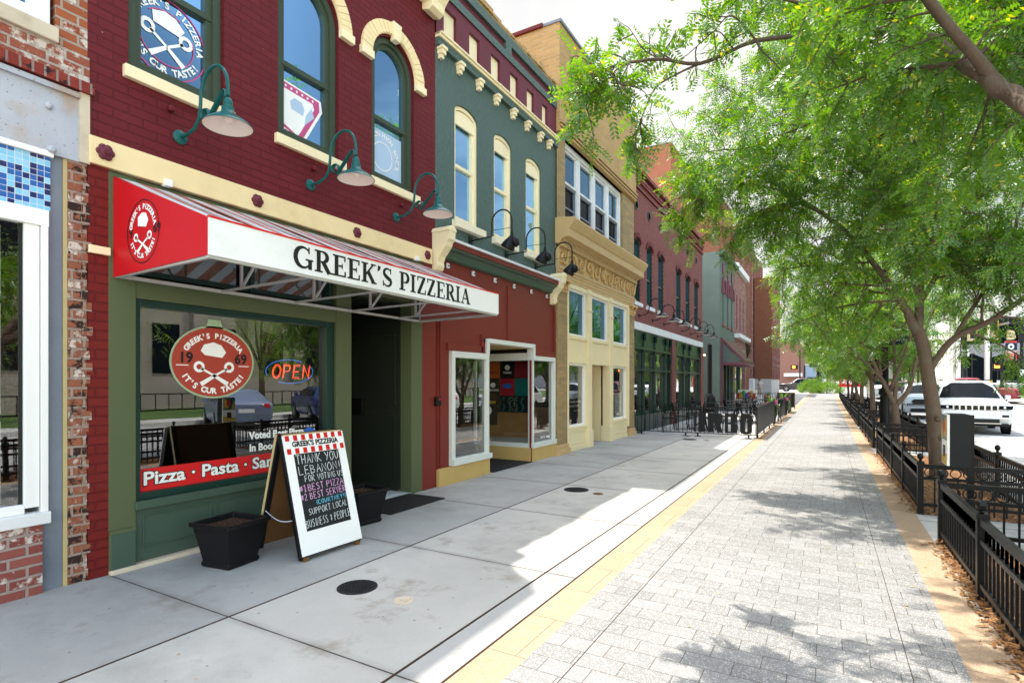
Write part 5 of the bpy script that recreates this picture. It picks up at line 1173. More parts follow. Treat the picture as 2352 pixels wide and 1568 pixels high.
for i, (ya, yb) in enumerate(ENC):
    lab = ['nearest, with bark chips at its foot', 'round the thick nearest tree trunk', 'round the lamp post with the navy banner', 'third past the kiosk', 'fourth past the kiosk', 'fifth past the kiosk', 'sixth past the kiosk', 'farthest, by the red sign'][i]
    t = thing('tree_fence', 'low black iron fence round a mulch bed, '+lab, 'fence', (6.7, ya, 0), group='iron fences round the tree beds', world=True)
    n = max(3, round((yb-ya)/1.55))
    ys = [ya+(yb-ya)*k/n for k in range(n+1)]
    for x in (XA, XB):
        for y in ys: post(x, y).build('post', P['black'], t)
        for p, q in zip(ys, ys[1:]): m = MB(); run(m, (x, p+.03), (x, q-.03), circ=False); m.build('side_panel', P['black'], t)
    for y in (ya, yb): m = MB(); run(m, (XA+.03, y), (XB-.03, y), circ=True); m.build('end_panel', P['black'], t)
    m = MB(); n = 30; zb = lambda: rng.uniform(-.005, .03)
    xs = [XA-.045+(XB-XA+.09)*k/8 for k in range(9)]; yy = [ya-.03+(yb-ya+.06)*k/n for k in range(n+1)]
    g = [[(x, y, .006 if a in (0, 8) or b in (0, n) else .02+zb()) for a, x in enumerate(xs)] for b, y in enumerate(yy)]
    for b in range(n):
        for a in range(8): m.poly([g[b][a], g[b][a+1], g[b+1][a+1], g[b+1][a]])
    o = m.build('mulch', P['mulch'], None, 2); o['kind'] = 'stuff'; tag(o, 'orange brown bark mulch in the bed inside the fence '+lab, 'mulch')
m = MB(); r2 = random.Random(11)
for (ya, yb), n in ((ENC[0], 2600), (ENC[1], 1500)):
    for _ in range(n):
        x = r2.uniform(XA-.06, XB+.03) if r2.random() < .6 else XA+r2.gauss(-.03, .05); y = r2.uniform(ya, yb); z = .02+r2.uniform(0, .03) if x > XA-.04 else .006; a = r2.uniform(0, 6.28); l = r2.uniform(.012, .035); w_ = l*.4
        c, s = math.cos(a), math.sin(a); h = r2.uniform(-.01, .015)
        m.poly([(x-c*l-s*w_*.3, y-s*l+c*w_*.3, z), (x+s*w_, y-c*w_, z+.004+h*.3), (x+c*l, y+s*l, z+h+.01), (x-s*w_, y+c*w_, z+.006)])
o = m.build('bark_chips', P['chips']); tag(o, 'loose bark chips spilled along the foot of the iron fence', 'bark chips', kind='stuff')

# ================================================================ kiosk, lamp posts, banner
t = thing('kiosk_box', 'black boxed kiosk on a post with a colourful mural side between the fences', 'kiosk', (6.42, 7.55, 0), 0)
m = MB(); m.box(-.10, .07, -.16, .16, .70, 1.26); m.build('case', P['blackmat'], t, bevel=.004)
m = MB(); m.box(-.125, -.10, -.155, .155, .71, 1.255); sp_ = m.build('front', P['white'], t, bevel=.004)
m = MB(); m.box(-.128, -.125, -.15, .15, .98, 1.25); m.build('mural', P['teal'], sp_)
m = MB(); m.prism([(-.15,.99),(.0,1.05),(-.02,1.16),(-.12,1.24),(-.15,1.24)], lambda u, v, w=0: (-.128-w, u, v), 0, .001); m.prism([(.05,.99),(.15,.99),(.15,1.2),(.09,1.13)], lambda u, v, w=0: (-.128-w, u, v), 0, .001); m.prism([(-.15,.72),(.15,.72),(.15,.8),(-.15,.84)], lambda u, v, w=0: (-.1255-w, u, v), 0, .001); m.build('mural_shapes', P['gold'], sp_)
m = MB(); m.prism(arcp(-.02, 1.13, .05, .07, 0, 360, 14)[:-1], lambda u, v, w=0: (-.1285-w, u, v), .001, .002); m.build('mural_face', P['signred'], sp_)
m = MB(); m.box(-.13, -.124, -.05, .05, .8, .92); m.build('slot', P['ink'], sp_)
m = MB(); m.box(.07, .125, -.03, .03, -.02, 1.25)
for k in range(22): m.lathe([(.007,0),(.007,.002)], n=6, mp=lambda a, b, c, k=k: (.0975+a, -.031-c, .08+k*.052+b))
m.build('post', P['black'], t)
def lamp_post(x, y, label, h=5.2, banner=False):
    t = thing('lamp_post', label, 'lamp post', (x, y, zg(y)), 0)
    m = MB(); m.lathe([(.23,-.02),(.23,.10),(.20,.14),(.20,.42),(.16,.47),(.135,.50),(.12,.55),(.115,1.25),(.145,1.28),(.15,1.34),(.12,1.40),(.085,1.45),(.075,1.5),(.075,h),(.1,h+.02),(.1,h+.06)], n=16); m.build('pole', P['black'], t, True)
    m = MB(); m.lathe([(.09,h+.06),(.16,h+.18),(.19,h+.45),(.10,h+.62),(.02,h+.7)], n=12); m.build('lantern', P['enamel'], t, True)
    return t
lp = lamp_post(6.52, 17.6, 'black cast iron lamp post with a navy anniversary banner beside the second tree')
m = MB(); m.box(.09, .62, -.012, .012, 2.62, 4.15); bn = m.build('banner', P['navy'], lp)
m = MB(); m.bar((.05,0,4.17),(.66,0,4.17),.03); m.bar((.05,0,2.6),(.66,0,2.6),.03); m.build('banner_arm', P['black'], lp)
XZf = lambda u, v, w=0: (u, -.0125-w, v)
m = MB()
for k, ch in enumerate('250'): txt(m, ch, lambda u, v, w=0, k=k: (.34-v*1.15, -.0125-w, 3.05+u+k*.3), 0, 0, .44, .012, w=.001)
txt(m, 'ANNIVERSARY', XZf, .355, 2.71, .085, .001, w=.001)
for sx_, sz in ((.22, 2.82), (.36, 2.82), (.5, 2.82), (.22, 4.05), (.5, 4.05)):
    m.prism([(sx_+(.045 if k % 2 == 0 else .018)*math.sin(k*math.pi/5), sz+(.045 if k % 2 == 0 else .018)*math.cos(k*math.pi/5)) for k in range(10)], XZf, .001, .002)
m.build('banner_lettering', P['decalwhite'], bn)
m = MB(); ribbon(m, [(.5, 4.0), (.55, 3.6), (.6, 3.1)], .03, XZf, .001); m.build('banner_ribbon', P['signred'], bn)
m = MB(); m.box(-.34, -.08, -.03, .03, 1.95, 2.25); m.build('sign_back', P['blackmat'], lp)
m = MB(); m.box(.08, .26, -.012, .012, 1.7, 2.15); m.build('notice', P['white'], lp)
cl = thing('cafe_lamp_post', 'slim black lamp post with string lights beside the grey green wall', 'lamp post', (-.35, 31.2, 0))
m = MB(); m.lathe([(.30,0),(.30,.5),(.22,.9),(.18,.95),(.12,1.0),(.12,3.6),(.15,3.62),(.02,3.7)], n=12); m.build('pole', P['black'], cl, True)
m = MB(); m.tube([(-.05-.2*k, -.12*k, 3.3-.25*math.sin(k*.55)) for k in range(7)], .008, 4); w_ = m.build('cable', P['black'], cl)
m = MB()
for k in range(1, 7): m.ball((-.05-.2*k, -.12*k, 3.22-.25*math.sin(k*.55)), .045, 6)
m.build('bulbs', P['bulb'], w_)

# ================================================================ cafe terrace
YF, XF = 16.9, 3.45
t = thing('cafe_fence', 'thin black picket fence across the sidewalk with cut-out block letters', 'fence', (1.7, YF, 0), group='black cafe fences', world=True)
m = MB(); m.bar((.02, YF, .86), (XF, YF, .86), .022); m.bar((.02, YF, .105), (XF, YF, .105), .022)
n = 27
for k in range(n+1): x = .03+(XF-.05)*k/n; m.bar((x, YF, .1), (x, YF, .86), .014)
m.build('pickets', P['black'], t)
for x in (.15, 1.5, 1.85, 3.25):
    m = MB(); m.box(x-.02, x+.02, YF-.02, YF+.02, .0, .11); m.box(x-.09, x+.09, YF-.05, YF+.05, 0, .012); m.build('foot', P['black'], t)
mpf = lambda u, v, w=0: (u, YF-.012-w, v)
m = MB(); z0, z1 = .14, .70
m.prism([(1.74,z0),(1.80,z0),(1.80,z1),(1.74,z1)], mpf, 0, .01); m.prism([(1.87,z0),(2.06,z0),(2.06,z1),(1.87,z1)], mpf, 0, .01)
m.bx(mpf, 2.14, 2.29, z0, z1, 0, .01); m.bx(mpf, 2.29, 2.36, .40, z1, 0, .0102); m.prism([(2.36,.40),(2.42,.38),(2.54,.42),(2.54,.67),(2.50,z1),(2.36,z1)], mpf, 0, .0104); m.prism([(2.33,.40),(2.48,.40),(2.55,z0),(2.40,z0)], mpf, 0, .0106)
m.bx(mpf, 2.61, 2.70, z0, z1, 0, .01); m.prism([(2.77,z0),(2.92,z0),(2.95,.18),(2.95,.38),(2.90,.42),(2.94,.46),(2.94,.66),(2.90,z1),(2.77,z1)], mpf, 0, .0102); m.bx(mpf, 2.70, 2.77, .64, z1, 0, .0104); m.bx(mpf, 2.70, 2.77, .39, .45, 0, .0104); m.bx(mpf, 2.70, 2.77, z0, .19, 0, .0104)
m.bx(mpf, 3.02, 3.16, .2, .62, 0, .01); m.bx(mpf, 3.21, 3.34, .2, .62, 0, .01); m.prism([(3.02,.2),(3.06,.15),(3.12,.125),(3.24,.125),(3.30,.15),(3.34,.2)], mpf, 0, .0102); m.prism([(3.34,.62),(3.30,.68),(3.24,.71),(3.12,.71),(3.06,.68),(3.02,.62)], mpf, 0, .0102); m.bx(mpf, 3.16, 3.21, .55, .62, 0, .0104)
m.build('cut_out_letters', P['blackmat'], t)
def solid_panel(y0, y1, label):
    t = thing('cafe_screen', label, 'fence', (XF, y0, 0), group='solid black cafe screens', world=True)
    m = MB(); m.bar((XF, y0, .89), (XF, y1, .92), .03); m.bar((XF, y0, .13), (XF, y1, .15), .03); m.bar((XF, y0, 0), (XF, y0, .89), .03); m.bar((XF, y1, 0), (XF, y1, .92), .03); m.build('frame', P['black'], t)
    n = int((y1-y0)/.16); m = MB()
    for k in range(n): a = y0+.02+(y1-y0-.04)*k/n; m.box(XF-.006+.006*(k % 2), XF+.006*(k % 2)+.002, a, a+(y1-y0)/n-.012, .14, .89)
    m.build('slats', P['black'], t)
    for k in range(4):
        y = y0+.2+(y1-y0-.4)*k/3; m = MB(); m.box(XF-.02, XF+.02, y-.02, y+.02, 0, .13); m.box(XF-.12, XF+.12, y-.05, y+.05, 0, .012); m.build('foot', P['black'], t)
solid_panel(17.0, 22.9, 'solid black slatted cafe screen nearest the corner letters'); solid_panel(25.0, 29.1, 'solid black slatted cafe screen past the flower planter'); solid_panel(31.3, 34.0, 'farthest solid black slatted cafe screen')
t = thing('cafe_fence', 'thin black picket fence closing the far end of the cafe terrace', 'fence', (1.7, 35.5, 0), group='black cafe fences', world=True)
m = MB(); m.bar((.0, 35.5, .95), (XF, 35.5, .95), .03); m.bar((0, 35.5, .12), (XF, 35.5, .12), .03)
for k in range(26): x = .02+XF*k/26; m.bar((x, 35.5, .1), (x, 35.5, .95), .016)
m.build('pickets', P['black'], t)
def patio_chair():
    t = thing('patio_chair', 'black lattice back patio chair', 'chair', group='lattice back patio chairs')
    m = MB(); m.box(-.23, .23, -.23, .23, .43, .46); m.build('seat', P['black'], t, bevel=.01)
    m = MB(); bk = lambda u, v, w=0: (u, .22+v*.22, .46+v); m.tube([bk(-.23, 0), bk(-.22, .44), bk(-.1, .48), bk(.1, .48), bk(.22, .44), bk(.23, 0)], .016, 6); m.bar(bk(-.22, .16), bk(.22, .16), .02)
    for k in range(5):
        u = -.2+.1*k; m.bar(bk(u, .17), bk(min(.21, u+.1), .44), .012); m.bar(bk(u+.0, .44), bk(min(.21, u+.1), .17), .012)
    m.build('backrest', P['black'], t)
    for sx_ in (-1, 1):
        m = MB(); m.tube([(sx_*.23, -.2, .46), (sx_*.25, -.22, .66), (sx_*.26, .0, .68), (sx_*.24, .27, .66)], .014, 6); m.build('arm', P['black'], t)
        for sy in (-1, 1):
            m = MB(); m.tube([(sx_*.21, sy*.2, .44), (sx_*.22, sy*.22, .2), (sx_*.24, sy*.25, 0)], .014, 6); m.build('leg', P['black'], t)
    return t
def patio_table():
    t = thing('patio_table', 'round black metal patio table', 'table', group='black patio tables')
    m = MB(); m.lathe([(.55,.70),(.56,.715),(.55,.73),(.001,.73)], n=28); m.build('tabletop', P['black'], t)
    for k in range(4):
        a = k*math.pi/2+.4; m = MB(); m.tube([(.12*math.cos(a), .12*math.sin(a), .7), (.1*math.cos(a), .1*math.sin(a), .35), (.38*math.cos(a), .38*math.sin(a), 0)], .02, 6); m.build('leg', P['black'], t)
    return t
PT, PC = patio_table(), patio_chair()
TB = [(1.55, 19.6), (2.55, 24.2), (1.5, 28.0), (2.5, 31.2)]
TL = ['nearest the cut-out letters', 'near the flower planter', 'third from the cut-out letters', 'farthest along the terrace']
q = 0
for k, (x, y) in enumerate(TB):
    place(PT, (x, y, 0), .3*k, 'round black metal patio table '+TL[k], k == 0)
    for j, a in enumerate((20, 120, 200, 290) if k < 2 else (60, 180, 300)):
        cx_, cy_ = x+.78*math.cos(R(a)), y+.78*math.sin(R(a))
        side = {20: 'street', 120: 'far', 200: 'wall', 290: 'near', 60: 'far', 180: 'wall', 300: 'near'}[a]
        place(PC, (cx_, cy_, 0), R(a-90), 'lattice back patio chair on the %s side of the table %s' % (side, TL[k]), q == 0); q += 1
place(PC, (.75, 18.1, 0), R(200), 'black lattice back patio chair standing alone by the thin picket fence')
place(PC, (.85, 21.6, 0), R(150), 'black lattice back patio chair against the green cafe front')
def flower_pot(x, y, label, grass=True, k=1):
    t = thing('flower_planter', label, 'planter', (x, y, 0))
    m = MB(); m.lathe([(.16,0),(.17,.02),(.23,.62),(.25,.64),(.25,.68),(.21,.68),(.20,.6),(.001,.6)], n=18); m.build('pot', P['blackmat'], t, True)
    m = MB(); r2 = random.Random(int(y*10))
    for _ in range(46):
        a = r2.uniform(0, 6.28); l = r2.uniform(.25, .6); lean = r2.uniform(.2, .9); pts = [(.0, 0), (l*.4*lean, l*.6), (l*lean, l*.85)]
        p = [Vector((math.cos(a)*u, math.sin(a)*u, .62+v)) for u, v in pts]; sd_ = Vector((-math.sin(a), math.cos(a), 0))*.012
        m.add([p[0]-sd_, p[0]+sd_, p[1]+sd_, p[1]-sd_, p[2]], [(0,1,2,3),(3,2,4)])
    for _ in range(260):
        a = r2.uniform(0, 6.28); r_ = r2.uniform(.1, .32); z = r2.uniform(.3, .78); c = Vector((r_*math.cos(a), r_*math.sin(a), z)); d = Vector((r2.uniform(-1,1), r2.uniform(-1,1), r2.uniform(-.6,.6))).normalized()*.05; e = d.cross(Vector((0,0,1)))*.5
        m.poly([c-d, c-e, c+d, c+e])
    m.build('foliage', P['shrub'], t)
    m = MB()
    for _ in range(14): a = r2.uniform(0, 6.28); m.ball((.2*math.cos(a), .2*math.sin(a), r2.uniform(.7, .86)), .045, 6)
    m.build('flowers', P['decalpink'], t)
flower_pot(3.25, 24.0, 'tall black pot of spiky grass and pink flowers between the cafe screens')
flower_pot(2.1, 36.3, 'pot of purple flowers beyond the far picket fence'); flower_pot(3.3, 30.2, 'small pot of spiky grass between the farther cafe screens')
t = thing('book_cart', 'low cart of bright coloured goods by the shingled awning shop', 'cart', (.9, 36.5, 0))
m = MB(); m.box(-.55, .55, -.4, .4, .5, .58); m.box(-.55, .55, .3, .4, .58, 1.15); m.box(-.5, -.44, -.35, -.3, 0, .5); m.box(.44, .5, -.35, -.3, 0, .5); m.box(-.5, -.44, .3, .35, 0, .5); m.box(.44, .5, .3, .35, 0, .5); m.build('frame', P['white'], t)
for k, c in enumerate(('signred', 'gold', 'leafgreen', 'blue', 'decalpink', 'gold', 'signred')): m = MB(); m.box(-.52+k*.15, -.39+k*.15, -.36, -.1, .58, .95+.08*(k % 3)); m.build('goods', P[c], t, bevel=.01)
t = thing('menu_board', 'dark chalk menu board in a wooden frame beyond the cafe terrace', 'sandwich board', (3.0, 37.4, 0))
mpb = basis((-.5, .0, 0), (1, 0, 0), (0, .12, 1)); m = MB(); m.bx(mpb, .04, .96, .1, .96, -.02, 0); m.build('panel', P['board'], t); m = MB(); m.bx(mpb, 0, .05, 0, 1, -.03, .01); m.bx(mpb, .95, 1, 0, 1, -.03, .01); m.bx(mpb, .05, .95, .95, 1, -.03, .01); m.bx(mpb, .05, .95, .08, .12, -.03, .01); m.build('frame', P['plank'], t)

m = MB(); r2 = random.Random(21)
for k in range(150):
    if k < 60: x, y = r2.uniform(.02, .25), r2.uniform(2.2, 16)
    elif k < 110: x, y = r2.gauss(5.9, .35), r2.uniform(1.5, 14)
    else: x, y = r2.uniform(1.2, 6), r2.uniform(1.2, 12)
    a = r2.uniform(0, 6.28); l = r2.uniform(.010, .02); c, s_ = math.cos(a)*l, math.sin(a)*l; z = .004
    m.poly([(x-c, y-s_, z), (x+s_*.45, y-c*.45, z+.004), (x+c, y+s_, z+.002), (x-s_*.45, y+c*.45, z+.005)])
o = m.build('fallen_leaves', P['gold']); tag(o, 'small yellow fallen leaflets scattered on the walk and along the shop fronts', 'leaves', kind='stuff')
# ================================================================ honey locust trees
def leaf_mesh(name, mat, parent, anchors, size, pairs, nprng, jitter=.25):
    """compound leaves as one mesh: anchors = (position, direction) rows; every leaflet is a folded diamond"""
    A = np.array([a[0] for a in anchors], float); D = np.array([a[1] for a in anchors], float); n = len(A)
    D += nprng.normal(0, jitter, D.shape); D[:, 2] -= .35
    D /= np.linalg.norm(D, axis=1, keepdims=True)
    S = np.cross(D, nprng.normal(0, 1, (n, 3))*.7+np.array([0, 0, 1.])); S /= np.linalg.norm(S, axis=1, keepdims=True); U = np.cross(S, D)
    L = size*nprng.uniform(.7, 1.25, n)
    loc = []
    ll = 1/pairs*.95
    for k in range(pairs):
        t = (k+.6)/pairs
        for s in (-1, 1):
            base = np.array([t, 0, -.18*t*t]); dr = np.array([.45, s*.9, -.12]); dr /= np.linalg.norm(dr); wv = np.array([-dr[1], dr[0], 0])*.19
            l_ = (.30 if pairs <= 7 else .25)*(1-.25*abs(t-.45))
            loc.append([base, base+dr*l_*.5+wv*l_*1.1, base+dr*l_, base+dr*l_*.5-wv*l_*1.1])
    loc = np.array(loc).reshape(-1, 3); m = len(loc)
    V = A[:, None]+L[:, None, None]*(loc[None, :, 0:1]*D[:, None]+loc[None, :, 1:2]*S[:, None]+loc[None, :, 2:3]*U[:, None])
    V += nprng.normal(0, size*.012, V.shape)
    V = V.reshape(-1, 3); nq = len(V)//4
    me = bpy.data.meshes.new(name); me.vertices.add(len(V)); me.vertices.foreach_set('co', V.ravel().astype(np.float32))
    me.loops.add(nq*4); me.loops.foreach_set('vertex_index', np.arange(nq*4, dtype=np.int32)); me.polygons.add(nq)
    me.polygons.foreach_set('loop_start', np.arange(nq, dtype=np.int32)*4); me.polygons.foreach_set('loop_total', np.full(nq, 4, dtype=np.int32))
    me.update(); me.validate(); me.materials.append(mat)
    o = bpy.data.objects.new(name, me); COL.objects.link(o); o.parent = parent
    return o
def smooth_path(P_, n=5):
    P_ = [Vector(p) for p in P_]; out = []
    Q = [P_[0]]+P_+[P_[-1]]
    for i in range(len(P_)-1):
        a, b, c, d = Q[i], Q[i+1], Q[i+2], Q[i+3]
        for k in range(n):
            t = k/n; out.append(.5*((2*b)+(c-a)*t+(2*a-5*b+4*c-d)*t*t+(3*b-a-3*c+d)*t**3))
    out.append(P_[-1]); return out
class Tree:
    def __init__(s, seed, twig=1.0, dens=1.0, keep=None): s.r = random.Random(seed); s.w = MB(); s.L = []; s.twig = twig; s.dens = dens; s.keep = keep
    def limb(s, pts, r0, r1, kids=8, reach=1.6, n=5, start=.25, lvl=0, droop=.25):
        tip = kids > 0; n = n if tip else 12
        p = smooth_path(pts, n); m = len(p)
        p = [q+Vector((s.r.gauss(0, r0*.09), s.r.gauss(0, r0*.09), s.r.gauss(0, r0*.06))) if tip and 0 < i < m-1 else q for i, q in enumerate(p)]
        s.w.tube(p, [r0+(r1-r0)*(i/(m-1))**.8 for i in range(m)], 9 if r0 > .05 else 6)
        for k in range(kids):
            t = start+(1-start)*(k+s.r.random()*.8)/kids; i = min(m-2, int(t*(m-1))); q = p[i]; d = (p[i+1]-p[i]).normalized()
            side = d.cross(Vector((s.r.gauss(0, 1), s.r.gauss(0, 1), s.r.gauss(0, 1)))).normalized()
            dd = (d*.6+side*.9+Vector((0, 0, .12))).normalized()
            s.branch(q, dd, reach*(1-.45*t)*s.r.uniform(.6, 1.2), max(.006, (r0+(r1-r0)*t)*.42), lvl+1, droop)
        if tip: s.branch(p[-1], (p[-1]-p[-2]).normalized(), reach*.6, r1*.8, lvl+1, droop)
    def branch(s, q, d, ln, r, lvl, droop):
        n = 6; p = [q]; d = Vector(d)
        for i in range(n):
            d = (d+Vector((s.r.gauss(0, .16), s.r.gauss(0, .16), s.r.gauss(0, .10)-droop*(i/n)*(.35 if lvl < 2 else .6)))).normalized(); p.append(p[-1]+d*ln/n)
        s.w.tube(p, [r*(1-.75*i/n)+.0015 for i in range(n+1)], 5, cap=False)
        if lvl < 2:
            nk = max(4, int(ln*7.5*s.dens))
            for k in range(nk):
                t = .12+.88*(k+s.r.random())/nk; i = min(n-1, int(t*n)); dd = (p[i+1]-p[i]).normalized()
                side = dd.cross(Vector((s.r.gauss(0, 1), s.r.gauss(0, 1), s.r.gauss(0, .6)))).normalized()
                s.branch(p[i], (dd*.5+side).normalized(), s.twig*s.r.uniform(.35, .8), r*.4, lvl+1, droop*1.6)
        if lvl >= 1:
            nl = max(4, int(ln*(24 if lvl >= 2 else 12)*s.dens))
            for k in range(nl):
                t = .15+.85*(k+s.r.random())/nl; f = t*n; i = min(n-1, int(f)); a = p[i].lerp(p[i+1], f-i); dd = (p[i+1]-p[i]).normalized()
                side = dd.cross(Vector((s.r.gauss(0, 1), s.r.gauss(0, 1), s.r.gauss(0, 1)))).normalized()
                if s.keep is None or s.keep(a): s.L.append((a, (dd*.5+side*.9)))
    def finish(s, name, label, base, size, pairs, leafmat='leaf', group='honey locust trees along the kerb', seed=1):
        t = thing(name, label, 'tree', base, 0, group, world=True)
        s.w.build('trunk', P['bark'], t, 2)
        b = Vector(base); o = leaf_mesh('crown', P[leafmat], t, [(tuple(a-b), tuple(d)) for a, d in s.L], size, pairs, np.random.default_rng(seed))
        return t, len(s.L)
# the nearest tree stands outside the frame; its limbs hang over the walk
T0 = Tree(5, 1.0, 1.0)
bx0, by0 = 6.72, 3.55
T0.limb([(bx0, by0, -.05), (bx0-.02, by0, .9), (bx0+.02, by0+.05, 1.9), (bx0-.02, by0+.1, 2.3)], .15, .12, kids=0)
T0.L = []
T0.limb([(bx0, by0+.1, 2.2), (6.6, 4.6, 2.95), (6.42, 5.3, 3.62), (6.29, 5.5, 3.9), (6.15, 5.8, 4.25), (5.98, 6.1, 4.66), (5.77, 6.3, 4.85), (5.53, 6.4, 5.06), (5.32, 6.5, 5.42), (5.0, 6.9, 6.0), (4.5, 7.4, 6.8)], .082, .012, kids=14, reach=1.6, start=.3)
T0.limb([(5.53, 6.4, 5.06), (5.46, 6.45, 5.17), (4.99, 6.2, 5.07), (4.58, 5.9, 4.97), (4.39, 5.75, 4.86), (4.14, 5.4, 4.62), (3.87, 5.1, 4.58), (3.71, 4.85, 4.49), (3.54, 4.6, 4.36), (3.44, 4.45, 4.21), (3.42, 4.35, 3.99), (3.46, 4.3, 3.82)], .03, .006, kids=7, reach=.55, start=.2, lvl=1, n=3)
T0.limb([(3.71, 4.85, 4.49), (3.54, 4.6, 4.36), (3.44, 4.45, 4.21), (3.40, 4.38, 4.02)], .010, .005, kids=13, reach=.42, start=.1, lvl=1, droop=.9)
T0.limb([(3.54, 4.6, 4.36), (3.6, 4.5, 4.22), (3.68, 4.45, 4.1), (3.74, 4.4, 4.0)], .008, .004, kids=9, reach=.34, start=.1, lvl=1, droop=.9)
T0.limb([(4.14, 5.4, 4.62), (3.97, 5.3, 4.53), (3.78, 5.2, 4.4), (3.69, 5.15, 4.2), (3.63, 5.1, 3.99), (3.6, 5.1, 3.81)], .012, .004, kids=9, reach=.3, start=.55, lvl=1, droop=.9)
T0.limb([(3.87, 5.1, 4.58), (3.75, 4.95, 4.62), (3.66, 4.8, 4.75)], .008, .003, kids=4, reach=.25, start=.2, lvl=1)
T0.limb([(4.58, 5.9, 4.97), (4.4, 5.6, 5.1), (4.25, 5.5, 4.95), (4.05, 5.3, 4.68)], .012, .004, kids=7, reach=.4, start=.1, lvl=1)
T0.limb([(5.46, 6.45, 5.17), (5.17, 6.2, 5.23), (4.91, 6.0, 5.3), (4.47, 5.7, 5.4), (4.1, 5.3, 5.45)], .03, .005, kids=5, reach=.5, start=.15, lvl=1, droop=.6)
T0.limb([(5.32, 6.5, 5.42), (5.0, 6.2, 5.6), (4.7, 5.9, 5.62), (4.5, 5.8, 5.45)], .02, .005, kids=7, reach=.55, start=.1, lvl=1, droop=.8)
T0.limb([(6.29, 5.5, 3.9), (6.5, 6.6, 4.5), (6.4, 7.4, 5.1), (6.2, 8.2, 5.4)], .05, .01, kids=13, reach=1.3, start=.2)
T0.limb([(bx0, by0+.1, 2.25), (6.9, 4.4, 3.2), (7.1, 5.6, 4.3), (7.0, 7.0, 5.2), (6.7, 8.2, 6.0)], .085, .02, kids=12, reach=1.6, start=.3)
T0.limb([(bx0, by0+.05, 2.1), (7.2, 3.2, 3.1), (8.0, 3.3, 4.3), (8.6, 3.6, 5.4)], .08, .02, kids=8, reach=1.6)
T0.limb([(bx0, by0+.05, 2.3), (6.3, 3.0, 3.3), (5.9, 2.2, 4.6), (5.6, 1.2, 5.6)], .08, .02, kids=8, reach=1.5, start=.45)
T0.limb([(6.45, 5.6, 3.75), (5.95, 5.3, 4.4), (5.4, 4.6, 5.0), (4.9, 4.0, 5.5), (4.6, 3.4, 5.9)], .05, .012, kids=10, reach=1.2, start=.3)
tr0, n0 = T0.finish('honey_locust_tree', 'honey locust tree with the longest limb reaching over the walk', (bx0, by0, 0), .20, 7, seed=3)
T1 = Tree(9, 1.0, .98); bx, by = 6.72, 11.1
T1.limb([(bx+.02, by, -.05), (bx, by, .5), (bx-.03, by, 1.0), (bx-.10, by, 1.6), (bx-.17, by, 2.15), (bx-.26, by+.02, 2.5)], .122, .088, kids=0)
T1.L = []
T1.w.ball((bx-.0, by-.10, 1.02), .05, 8); T1.w.ball((bx+.06, by-.04, .72), .09, 8)
LB = [([(6.5, 11.1, 3.1), (6.6, 10.2, 4.0), (6.5, 9.6, 4.5), (6.22, 9.0, 4.75), (5.66, 9.0, 5.14), (5.22, 8.9, 5.3), (4.77, 8.8, 5.2), (4.24, 8.6, 5.0), (3.84, 8.5, 5.0)], .06, .01, 16, 1.5),
      ([(6.47, by, 2.4), (6.28, 11.0, 2.85), (6.0, 10.8, 3.3), (5.5, 10.5, 4.0), (4.7, 10.2, 4.7), (3.8, 9.9, 5.3)], .10, .02, 14, 2.0),
      ([(6.47, by, 2.45), (6.5, 11.1, 3.2), (6.45, 11.2, 4.2), (6.3, 11.2, 5.5), (6.1, 11.1, 7.0)], .095, .02, 14, 2.1),
      ([(6.60, by, 1.75), (6.9, 11.0, 2.27), (7.33, 10.9, 2.53), (7.75, 10.8, 2.9), (8.2, 10.7, 3.5), (9.0, 10.5, 4.4), (9.8, 10.2, 5.2)], .075, .02, 12, 1.9),
      ([(6.92, 11.0, 2.28), (7.15, 11.0, 2.75), (7.5, 11.2, 3.4), (7.9, 11.6, 4.5), (8.2, 12.2, 5.6)], .05, .015, 10, 1.9),
      ([(6.5, by, 2.9), (6.9, 11.4, 3.7), (7.3, 11.5, 4.9), (7.6, 11.2, 6.4)], .06, .015, 11, 2.0),
      ([(6.2, 11.0, 3.0), (5.6, 11.6, 3.7), (4.7, 12.2, 4.4), (3.9, 12.6, 4.9)], .05, .012, 11, 1.8),
      ([(6.48, 11.1, 3.0), (6.2, 10.2, 3.7), (5.8, 9.2, 4.6), (5.5, 8.3, 5.4)], .055, .012, 12, 1.8),
      ([(6.5, 11.15, 3.6), (6.6, 10.2, 4.8), (6.9, 9.3, 5.8), (7.1, 8.6, 6.6)], .05, .012, 11, 1.8),
      ([(6.4, 11.2, 4.4), (5.6, 11.1, 5.3), (4.7, 10.8, 6.0), (3.9, 10.4, 6.6)], .045, .012, 11, 1.7),
      ([(6.45, 11.1, 3.2), (6.9, 12.3, 3.9), (7.0, 13.3, 4.7)], .05, .012, 9, 1.7),
      ([(4.7, 10.2, 4.7), (4.1, 9.9, 4.9), (3.5, 9.7, 4.9), (3.2, 9.6, 4.6)], .022, .006, 9, 1.0),
      ([(5.5, 10.5, 4.0), (4.9, 9.9, 4.4), (4.5, 9.6, 4.4), (4.1, 9.3, 4.2)], .022, .006, 9, 1.0),
      ([(6.0, 11.2, 6.5), (5.2, 11.0, 7.4), (4.4, 10.8, 7.8)], .03, .008, 9, 1.5)]
for p_, a, b, k, rc in LB: T1.limb(p_, a*.78, b*.8, kids=k, reach=rc*.85, start=.25, droop=.22)
tr1, n1 = T1.finish('honey_locust_tree', 'honey locust tree with the thickest visible trunk, forked, behind the kiosk', (bx, by, 0), .20, 6, seed=4)
